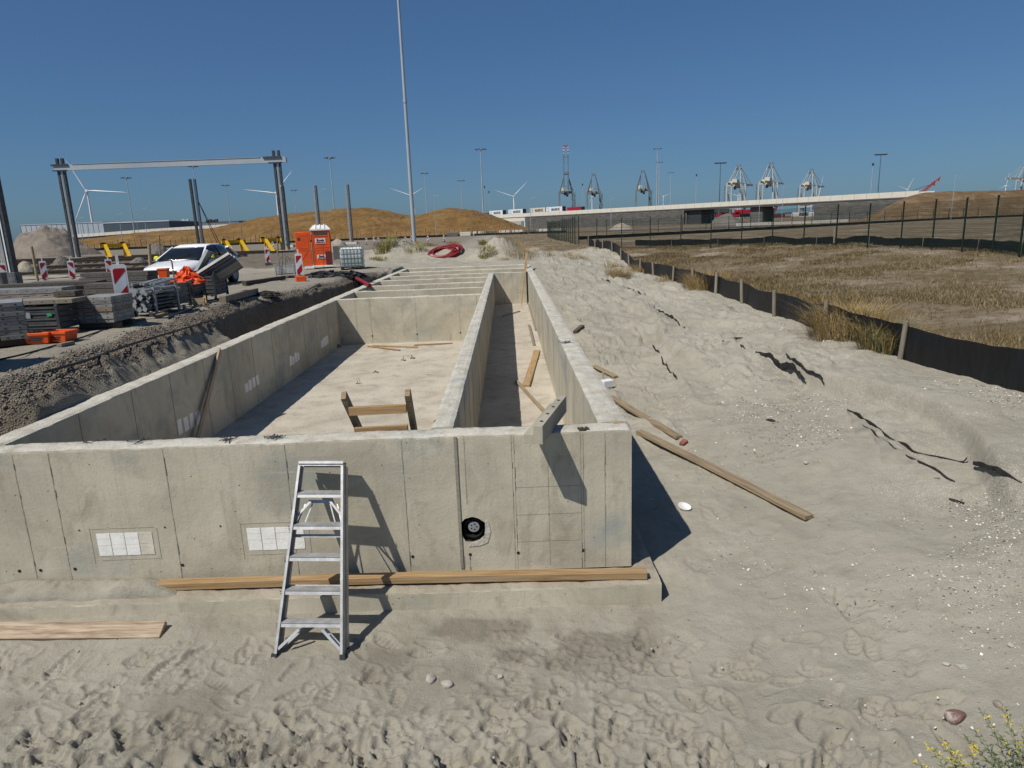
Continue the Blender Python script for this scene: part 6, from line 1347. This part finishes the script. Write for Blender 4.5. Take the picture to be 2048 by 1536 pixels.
# ship-to-shore cranes
def crane(loc, rz, label, boom_up=False, pale=False, sc=1.0):
    t = thing('container_crane', label, 'crane', loc, rz, 'ship-to-shore cranes'); t.scale = (sc,)*3; cm = MT['crane_l' if pale else 'crane']; W2, GZ, AZ, D_ = 10.0, 47.0, 73.0, 22.0
    for sx in (-1, 1):
        for y in (0, D_): m = MB(); m.bar((sx*W2, y, 0), (sx*W2, y, GZ), 2.0 if y == 0 else 2.4, 1.6); m.build('leg', cm, t)
        m = MB(); m.bar((sx*W2, 0, 12), (sx*W2, D_, 12), 1.6, 1.8); m.bar((sx*W2, 0, 12), (sx*W2, D_, GZ-4), 1.0); m.build('side_frame', cm, t)
        m = MB(); m.bar((sx*W2, 0, GZ), (sx*2.2, 3, AZ), 1.1, 1.1); m.build('apex_leg', cm, t)
        m = MB(); m.bar((sx*3.0, 3, AZ), (sx*3.4, D_+14, GZ+3), .6); m.bar((sx*2.2, 3, AZ), (sx*W2*.9, D_, GZ), .8); m.build('back_stay', cm, t)
    for y in (0, D_): m = MB(); m.bar((-W2-1, y, GZ), (W2+1, y, GZ), 1.8, 2.4); m.build('portal_beam', cm, t)
    m = MB(); m.box((0, 3, AZ+.8), (6.0, 2.4, 2.4)); m.box((-2, 3, AZ+2.6), (1.4, 1.4, 2)); m.box((2, 3, AZ+2.6), (1.4, 1.4, 2)); m.build('apex_beam', MT['crane'], t)
    for sx in (-1, 1): m = MB(); m.bar((sx*3.2, -4, GZ+1.6), (sx*3.2, D_+20, GZ+1.6), 1.2, 2.6); m.build('girder', MT['crane_h'] if pale else cm, t)
    m = MB(); m.box((-4.5, D_+6, GZ+5), (7, 12, 5)); m.build('machinery_house', MT['crane_h'], t, bevel=.3)
    m = MB(); m.box((4.5, D_-4, GZ+4), (4, 6, 3.4)); m.build('electric_house', MT['crane_h'], t, bevel=.3)
    m = MB(); m.box((0, 8, GZ-2.4), (7, 5, 3)); m.box((1.5, 12, GZ-4.5), (3, 3, 2.6)); m.build('trolley', MT['galv_dark'], t)
    m = MB()
    for k in range(9): m.box((W2+2.6, D_, 4+k*4.8), (2.6, 3.0, .5)); m.bar((W2+1.4, D_-1.2, 4+k*4.8), (W2+3.8, D_+1.2, 8.8+k*4.8), .5)
    for dx in (1.4, 3.8): m.bar((W2+dx, D_-1.2, 0), (W2+dx, D_-1.2, GZ), .4)
    m.build('stair_tower', MT['crane'], t)
    m = MB(); m.box((-W2*.2, 0, 15), (W2*2, 1.8, 2.2)); m.box((-W2*.2, D_, 15), (W2*2, 1.8, 2.2)); m.build('cross_beam', cm, t)
    if boom_up:
        for sx in (-1, 1): m = MB(); m.bar((sx*3.2, -4, GZ+2), (sx*3.2, -10, 103), 1.2, 1.6); m.build('boom', MT['crane'], t)
        m = MB()
        for k in range(8):
            u = .12+.1*k; z = GZ+2+(101-GZ)*u; m.bar((-3.2, -4-6*u, z), (3.2, -4-6*u, z), .5) if k % 3 == 0 else None
        m.box((0, -7, 74), (6, 2, 3)); m.box((-1.5, -9, 96), (2, 1.6, 1.6)); m.box((1.5, -9, 96), (2, 1.6, 1.6)); m.build('boom_brace', MT['crane'], t)
        for sx in (-1, 1):
            for k in range(5): m = MB(); m.bar((sx*3.2, -10-.3*k*.3, 100.5+k*2), (sx*3.2, -10-.3*k*.3, 102.5+k*2), 1.3); m.build('boom_tip', MT['crane_red' if k % 2 else 'c_white'], t)
        m = MB(); m.box((0, -10.5, 111), (7.6, 1.4, 1.6)); m.build('boom_end', MT['crane_red'], t)
    else:
        for sx in (-1, 1): m = MB(); m.bar((sx*3.2, -4, GZ+1.6), (sx*3.2, -58, GZ+1.6), 1.2, 2.4); m.build('boom', MT['crane_h'] if pale else cm, t)
        for y0 in (-28, -52):
            for sx in (-1, 1): m = MB(); m.bar((sx*2.4, 3, AZ), (sx*3.2, y0, GZ+2.5), .45); m.build('fore_stay', cm, t)
    return t
def crane_at(px, py_top, Y, rz, label, **k):
    up = k.get('boom_up'); p = onY(px, py_top, Y); sc = (p[2]-2)/(112 if up else 77); return crane((p[0], p[1], 2), rz, label, sc=sc, **k)
crane_at(1131, 292, 1000, -.06, 'tall container crane with its boom raised upright and a red tip', boom_up=True)
crane_at(1187, 345, 1000, -.115, 'container crane seen end-on just right of the raised boom'); crane_at(1286, 338, 1020, -.185, 'container crane seen end-on left of the two tall lamp masts')
crane_at(1479, 328, 960, math.pi-.62, 'pale container crane above the flyover pier, left of three', pale=True); crane_at(1543, 324, 940, math.pi-.62, 'pale container crane in the middle of the right three', pale=True); crane_at(1624, 337, 1000, math.pi-.72, 'pale container crane on the right of the three, near the embankment', pale=True)
crane_at(2052, 322, 900, -1.0, 'container crane cut off by the right photo edge', pale=True)
# wind turbines
def turbine(px, py, Y, blades, label, yaw=0.0, base=2.0):
    h = onY(px, py, Y); t = thing('wind_turbine', label, 'wind turbine', (h[0], h[1], base), 0, 'wind turbines'); H_ = h[2]-base; r0_ = max(1.6, H_*.024)
    m = MB(); m.tube([(0, 0, 0), (0, 0, H_*.5), (0, 0, H_-1)], r0_, 14, r2=r0_*.55); m.build('tower', MT['turbine'], t)
    m = MB(); m.box((0, 1.5, H_), (r0_*2, r0_*4.2, r0_*2.1)); m.build('nacelle', MT['turbine'], t, bevel=r0_*.3)
    m = MB(); m.tube([(0, -r0_*1.4, H_), (0, -r0_*.4, H_)], r0_*.75, 12); m.build('hub', MT['turbine'], t)
    for bx, by in blades:
        e = onY(bx, by, Y)-h; e[1] = 0; e = Vector(e); d = e.normalized(); sd = Vector((-d.z, 0, d.x)); L_ = e.length; m = MB(); vs = []
        prof = [(0, .016, .016), (.06, .018, .016), (.2, .034, .010), (.5, .023, .006), (.8, .014, .004), (1, .003, .002)]
        for u, c_, th in prof:
            p = Vector((0, -r0_*1.0, H_))+d*L_*u
            for s1, s2 in ((-.35, 0), (.15, -1), (.65, 0), (.15, 1)): vs.append(p+sd*c_*L_*s1*1.3+Vector((0, s2*th*L_, 0)))
        fs = [(i*4+j, i*4+(j+1) % 4, i*4+4+(j+1) % 4, i*4+4+j) for i in range(5) for j in range(4)]; m.add(vs, fs, 0, True); m.build('blade', MT['turbine'], t)
turbine(174, 382, 1400, [(131, 317), (256, 385), (150, 446)], 'largest wind turbine, under the left end of the gantry beam')
turbine(552, 386, 1500, [(487, 379), (585, 341), (572, 448)], 'wind turbine behind the right gantry leg'); turbine(822, 391, 1900, [(779, 376), (846, 376), (832, 432)], 'wind turbine right beside the tall mast')
turbine(1027, 393, 2100, [(988, 380), (1054, 364), (1030, 428)], 'wind turbine above the lettered containers'); turbine(1184, 394, 2600, [(1198, 391), (1178, 408), (1172, 378)], 'small wind turbine between the legs of the second crane', base=2)
turbine(1327, 393, 2600, [(1342, 386), (1320, 385), (1326, 410)], 'small wind turbine at the foot of the twin lamp masts'); turbine(1476, 392, 2200, [(1450, 384), (1488, 370), (1480, 420)], 'small wind turbine behind the left pale crane')
turbine(1637, 393, 2200, [(1646, 352), (1618, 412), (1668, 410)], 'wind turbine behind the right pale crane, one blade upright'); turbine(1815, 379, 2200, [(1792, 371), (1828, 355), (1830, 410)], 'small wind turbine left of the red lattice jib'); turbine(2012, 372, 2000, [(1994, 377), (2018, 344), (2022, 372)], 'small wind turbine above the nearest mesh fence post, right')
# light masts
def mast(px, y0, y1, Y, label, kind='cross', dark=False, r=None, base=None, arms=3.2):
    a = onY(px[0] if isinstance(px, tuple) else px, y0, Y); b = onY(px[1] if isinstance(px, tuple) else px, y1, Y); gz = base if base is not None else tz(b[0], b[1]); H_ = a[2]-gz
    t = thing('light_mast' if kind != 'lamp' else 'street_lamp', label, 'light mast' if kind != 'lamp' else 'street lamp', (a[0], Y, gz), 0, 'light masts' if kind != 'lamp' else 'street lamps'); r = (r or .42)*(.68 if kind != 'plain' else 1); mm = MT['mast_d' if dark else 'mast']
    m = MB(); m.tube([(0, 0, -.3), (0, 0, H_*.5), (0, 0, H_)], r, 10, r2=r*.5); m.tube([(0, 0, H_*.46), (0, 0, H_*.47)], r*.95, 10); m.build('pole', mm, t)
    if kind == 'cross':
        m = MB(); m.tube([(0, 0, H_-.7), (0, 0, H_-.3)], .55, 8); m.build('head_ring', mm, t)
        for k in range(6): a_ = k*math.pi/3+.3; m = MB(); m.box((arms*.8*math.cos(a_), arms*.8*math.sin(a_), H_-.2), (.7, .5, .35), a_); m.bar((0, 0, H_-.3), (arms*.8*math.cos(a_), arms*.8*math.sin(a_), H_-.2), .14); m.build('floodlight', MT['galv_dark'], t)
    elif kind == 'bar':
        m = MB(); m.bar((-arms, 0, H_), (arms, 0, H_+.02), .3); m.build('crossarm', MT['galv_dark'], t)
        for k in range(7): m = MB(); m.box((-arms+k*arms/3, 0, H_+.35), (.8, .5, .5)); m.build('floodlight', MT['galv_dark'], t)
    elif kind == 'lamp':
        m = MB(); m.bar((0, 0, H_-.05), (-1.2 if px == 1905 else 1.2, 0, H_+.1), .12); m.bar((.5, 0, H_+.05), (1.5, 0, H_+.12), .3, .14); m.build('lamp_head', mm, t)
    else:
        m = MB(); m.box((0, 0, H_+.8), (1.0, 1.0, 1.6)); m.build('head', MT['galv_dark'], t)
mast((786, 819), -160, 482, 100, 'very tall tapering mast rising out of the top of the photo behind the sand heaps', 'plain', r=.29)
for px, y0, y1, Y, kind, dark, r, ar, lab in (
    ((252, 266), 355, 475, 330, 'cross', False, .38, 2.4, 'light mast right of the largest turbine'), ((386, 400), 332, 470, 330, 'cross', False, .4, 2.4, 'light mast rising just above the dark double column'), ((451, 461), 370, 447, 420, 'cross', False, .42, 2.6, 'light mast between the double column and the right gantry leg'),
    ((588, 593), 380, 425, 480, 'cross', False, .4, 2.6, 'small light mast just right of the right gantry leg'), ((659, 669), 315, 420, 330, 'cross', False, .5, 2.8, 'light mast above the portable toilet, right of the two lattice columns'), ((849, 855), 346, 420, 420, 'cross', False, .46, 2.6, 'light mast right of the tall mast and its turbine'),
    ((922, 925), 361, 420, 480, 'cross', False, .46, 2.8, 'light mast above the right part of the brown hill'), ((961, 967), 298, 420, 340, 'cross', False, .6, 3.0, 'tall light mast left of the lettered containers'), ((969, 970), 376, 415, 560, 'head', False, .3, 2, 'thin far mast right of the tall one by the containers, left'), ((978, 978), 386, 415, 600, 'head', False, .28, 2, 'thin far mast right of the tall one by the containers, right'),
    ((1315, 1312), 297, 402, 480, 'cross', False, .75, 3.4, 'taller of the two adjacent light masts right of the third crane'), ((1319, 1317), 324, 402, 560, 'cross', False, .75, 3.4, 'shorter of the two adjacent light masts right of the third crane'), ((1342, 1341), 345, 400, 620, 'cross', False, .6, 3.0, 'light mast right of the adjacent pair'), ((1393, 1392), 352, 396, 640, 'head', False, .5, 2, 'slim light mast with a small head left of the dark T mast'),
    ((1441, 1439), 327, 440, 420, 'bar', True, .5, 3.2, 'dark T-shaped floodlight mast left of the pale cranes'), ((1165, 1165), 371, 410, 640, 'head', False, .4, 2, 'slim light mast between the first two cranes'), ((1762, 1755), 310, 380, 420, 'bar', True, .5, 3.4, 'dark T-shaped floodlight mast above the right end of the flyover'), ((1746, 1742), 331, 380, 500, 'head', False, .55, 2, 'pale slim mast beside the right dark T mast')):
    mast(px, y0, y1, Y, lab, kind, dark, r, base=1.5, arms=ar)
for px, y0, y1, Y, lab in (((868, 869), 391, 470, 185, 'street lamp in front of the brown hill'), ((1060, 1060), 396, 463, 190, 'street lamp in front of the right foot of the hill'), ((1222, 1221), 397, 456, 205, 'street lamp before the grey flyover wall'), ((1911, 1904), 351, 429, 150, 'street lamp on the embankment slope, right'), ((1567, 1566), 374, 440, 200, 'street lamp before the flyover opening right of the pier'), ((1520, 1519), 390, 440, 205, 'street lamp directly beside the pier'), ((642, 645), 379, 448, 190, 'street lamp between the two lattice columns and the light mast')):
    mast(px, y0, y1, Y, lab, 'lamp', False, .12 if Y < 200 else .13, arms=1)
for px, y0, y1, Y, lab in (((158, 166), 436, 482, 200, 'thin lamp post left of the left hall corner'), ((237, 245), 428, 480, 200, 'thin lamp post before the dark hall, left one'), ((286, 294), 417, 480, 200, 'thin lamp post before the dark hall, right one'), ((173, 176), 450, 470, 330, 'tiny lamp post before the pale hall'), ((271, 277), 430, 465, 330, 'tiny lamp post just right of the light mast by the hall')):
    mast(px, y0, y1, Y, lab, 'lamp', False, .13, base=1.5)
# gantries and columns of the overhead line
def hcol(m, p, q, wd, dp, mi=0):   # H profile along z
    x, y = p[0], p[1]; dx = q[0]-p[0]; dy = q[1]-p[1]
    for s in (-1, 1): m.bar((x, y+s*dp/2, p[2]), (x+dx, y+dy+s*dp/2, q[2]), wd, .025, up=(0, 1, 0))
    m.bar((x, y, p[2]), (x+dx, y+dy, q[2]), .02, dp, up=(0, 1, 0))
gl0 = onY(153, 512, 68); gl1 = onY(118, 328, 68); gr0 = onY(573, 500, 68); gr1 = onY(555, 312, 68)
g = thing('steel_gantry', 'large galvanised steel portal gantry over the tracks', 'gantry', (gl0[0], 68, tz(gl0[0], 68)))
for p in (gl0, gr0):
    z0 = tz(p[0], 68)-.1; zt = (gl1[2]+gr1[2])/2
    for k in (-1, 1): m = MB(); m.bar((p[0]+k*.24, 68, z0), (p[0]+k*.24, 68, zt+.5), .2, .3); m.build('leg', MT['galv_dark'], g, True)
    m = MB(); m.bar((p[0]+.02, 67.84, z0), (p[0]+.02, 67.84, zt), .12, .03); m.build('cable_duct', MT['galv'], g, True)
    m = MB(); m.box((p[0], 68, z0+.12), (1.6, 1.2, .4)); m.build('footing', MT['bridge'], g, True)
    m = MB(); m.box((p[0]+(.05 if p is gl0 else -.35), 67.75, zt-.12), (1.6 if p is gl0 else 1.7, .12, .16)); m.box((p[0]+(.0 if p is gl0 else -.1), 67.75, zt-.62), (1.3, .14, .12)); m.build('bracket', MT['galv_dark'], g, True)
m = MB(); z0 = (gl1[2]+gr1[2])/2; m.bar((gl0[0]-.6, 68, z0-.36), (gr0[0]+.9, 68, z0-.36), .42, .5); m.build('crossbeam', MT['mast'], g, True)
m = MB(); m.bar((gl0[0]+1.2, 68, z0-.085), (gr0[0]-1.5, 68, z0-.085), .5, .05); m.build('beam_flange', MT['galv'], g, True)
lp = onY(23, 543, 36.5); m = MB(); x = lp[0]; z0 = tz(x, 36.5); g = thing('steel_column', 'thick galvanised steel column at the left photo edge', 'column', (x, 36.5, z0))
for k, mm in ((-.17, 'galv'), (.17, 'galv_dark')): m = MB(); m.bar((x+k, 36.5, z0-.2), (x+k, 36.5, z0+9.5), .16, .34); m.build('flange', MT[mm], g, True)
m = MB(); m.bar((x, 36.5, z0-.2), (x, 36.5, z0+9.5), .18, .05); m.build('web', MT['galv'], g, True); m = MB(); m.bar((x+.05, 36.3, z0-.2), (x+.05, 36.3, z0+9.5), .06, .03); m.build('cable_duct', MT['turbine'], g, True)
dp = onY(402, 490, 78); dt = onY(388, 358, 78); g = thing('steel_column', 'dark double column with guy wires behind the white car', 'column', (dp[0], 78, tz(dp[0], 78)))
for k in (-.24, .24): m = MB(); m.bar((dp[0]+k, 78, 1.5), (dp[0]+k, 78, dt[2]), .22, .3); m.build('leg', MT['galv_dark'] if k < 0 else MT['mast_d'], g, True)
m = MB()
for e in (440, 446): w1 = onY(e, 482, 80); m.tube([(dp[0]+.3, 78, dt[2]-2.2), (w1[0], 80, 1.7)], .035, 5)
m.build('guy_wire', MT['galv_dark'], g, True)
for (x0, y0), (x1, y1), Y, lab in (((568, 373), (577, 492), 110, 'grey lattice column immediately right of the right gantry leg'), ((633, 371), (641, 487), 114, 'grey lattice column rising behind the toilet roof'), ((698, 369), (704, 484), 117, 'grey lattice column standing alone right of the toilet')):
    b = onY(x1, y1, Y); a = onY(x0, y0, Y); z0 = tz(b[0], Y); g = thing('steel_column', lab, 'column', (b[0], Y, z0), 0, 'grey lattice columns')
    m = MB(); m.bar((b[0]-.2, Y, z0-.2), (b[0]-.2, Y, a[2]), .3, .4); m.build('shaft', MT['galv'], g, True)
    m = MB(); m.bar((b[0]+.22, Y-.1, z0-.2), (b[0]+.22, Y-.1, a[2]), .14, .4)
    m.build('inner_flange', MT['galv_dark'], g, True); m = MB()
    for k in range(14): zz = z0+.5+k*(a[2]-z0-.8)/14; m.box((b[0]+.1, Y-.28, zz), (.3, .06, .12))
    m.build('batten', MT['mast_d'], g, True); m = MB(); m.box((b[0], Y, z0+.1), (1.8, 1.4, .5)); m.build('footing', MT['bridge'], g, True)
# halls far left
def hall(x0, x1, ytop, Y, mat_, label, base=1.0, depth=60, stripes=0, roof=None):
    a = onY(x0, ytop, Y); b = onY(x1, ytop, Y); H_ = (a[2]+b[2])/2-base; t = thing('industrial_hall', label, 'hall', (a[0], Y, base)); w_ = b[0]-a[0]
    m = MB(); m.bb((0, 0, 0), (w_, depth, H_)); m.build('wall', MT[mat_], t); m = MB(); m.bb((-.3, -.3, H_), (w_+.3, depth+.3, H_+.6)); m.build('roof', MT[roof or mat_], t)
    for k in range(stripes): m = MB(); m.bb((k*w_/stripes-.12, -.2, 0), (k*w_/stripes+.12, -.002, H_)); m.build('wall_rib', MT['hall_m'], t)
    m = MB(); m.bb((0.3, -.16, H_*.42), (w_-.2, -.003, H_*.5)); m.build('window_band', MT['turbine'], t) if stripes else None
    return t
hall(40, 206, 448, 620, 'hall_haze', 'long pale hall with haze tint behind the sand heap at the left', stripes=16); hall(206.6, 338, 444.5, 600, 'hall_d', 'dark blue grey hall right of the pale hall', roof='turbine'); hall(338, 478, 445, 700, 'hall_m', 'mid grey hall with roof plant behind the ramp', roof='hall_m')
for px, w_, lab in ((370, 8, 'small pale plant units on the mid grey hall roof'), (424, 12, 'dark plant units on the mid grey hall roof')):
    p = onY(px, 443, 690); t = thing('roof_plant', lab, 'roof plant', (p[0], 690, p[2]-.6))
    for k in range(4): m = MB(); m.bb((k*w_/4-w_/2, 0, 0), (k*w_/4-w_/2+w_/6, 3, 2.2+.6*(k % 2))); m.build('plant_unit', MT['turbine' if 'pale' in lab else 'galv_dark'], t)
# red lattice jib right
j0 = Vector(onY(1838, 390, 400)); j1 = Vector(onY(1881, 354, 400)); t = thing('lattice_crane', 'red lattice crane jib sticking up behind the embankment', 'crane', tuple(j0)); m = MB(); up = Vector((0, 0, 1))
for o in (0, 2.0): m.bar(j0+up*(o-1), j0.lerp(j1, .75)+up*(o*.5-.5), .35)
for k in range(10): u = k/10*.75; v = (k+1)/10*.75; m.bar(j0.lerp(j1, u)-up*(1-u), j0.lerp(j1, v)+up*(1-v*.6), .22)
m.build('jib', MT['crane_red'], t, True); m = MB(); m.bar(j0.lerp(j1, .7), j1, .5); m.bar(j0.lerp(j1, .72), j0.lerp(j1, .72)-up*2, .6); m.bar(j0.lerp(j1, .93), j0.lerp(j1, .93)-up*1.6, .5); m.build('jib_tip', MT['crane_red'], t, True)
m = MB(); m.bar(Vector(onY(1826, 381, 402)), j0.lerp(j1, .62), .3); m.build('back_stay', MT['mast_d'], t, True)
m = MB(); m.bar(j0-up*12, j0, 2.0); m.build('boom_foot', MT['crane_red'], t, True)
# concrete blocks along the road
for k in range(9):
    p = onY(905+k*26, 470-k*.9, 168+1.5*k); m = MB(); m.bb((-1.3, -.5, 0), (1.3, .5, .95)); o = m.build('concrete_block', MT['bridge'] if k % 3 else MT['bridge_d'], loc=(0, 0, 0), bevel=.05); o.location = (p[0], p[1], 1.5); tag(o, 'concrete road block in the row along the foot of the hill', 'concrete block', 'concrete blocks along the road')
def tips(L_, z): return [tuple(onZ(px, py, z+U(-.05, .08))) for px, py in L_]
leafy((2.55, 3.22, .08), tips([(1855, 1492), (1884, 1478), (1912, 1502), (1945, 1484), (1830, 1525), (1900, 1520)], .36), 'yellow flowered weed in the lower right corner, left plant', .6)
leafy((2.85, 3.18, .1), tips([(1962, 1422), (2006, 1412), (1948, 1462), (2044, 1452), (1928, 1474), (2034, 1492), (2000, 1470), (2060, 1430)], .5), 'taller green weed in the lower right corner, right plant', .2)
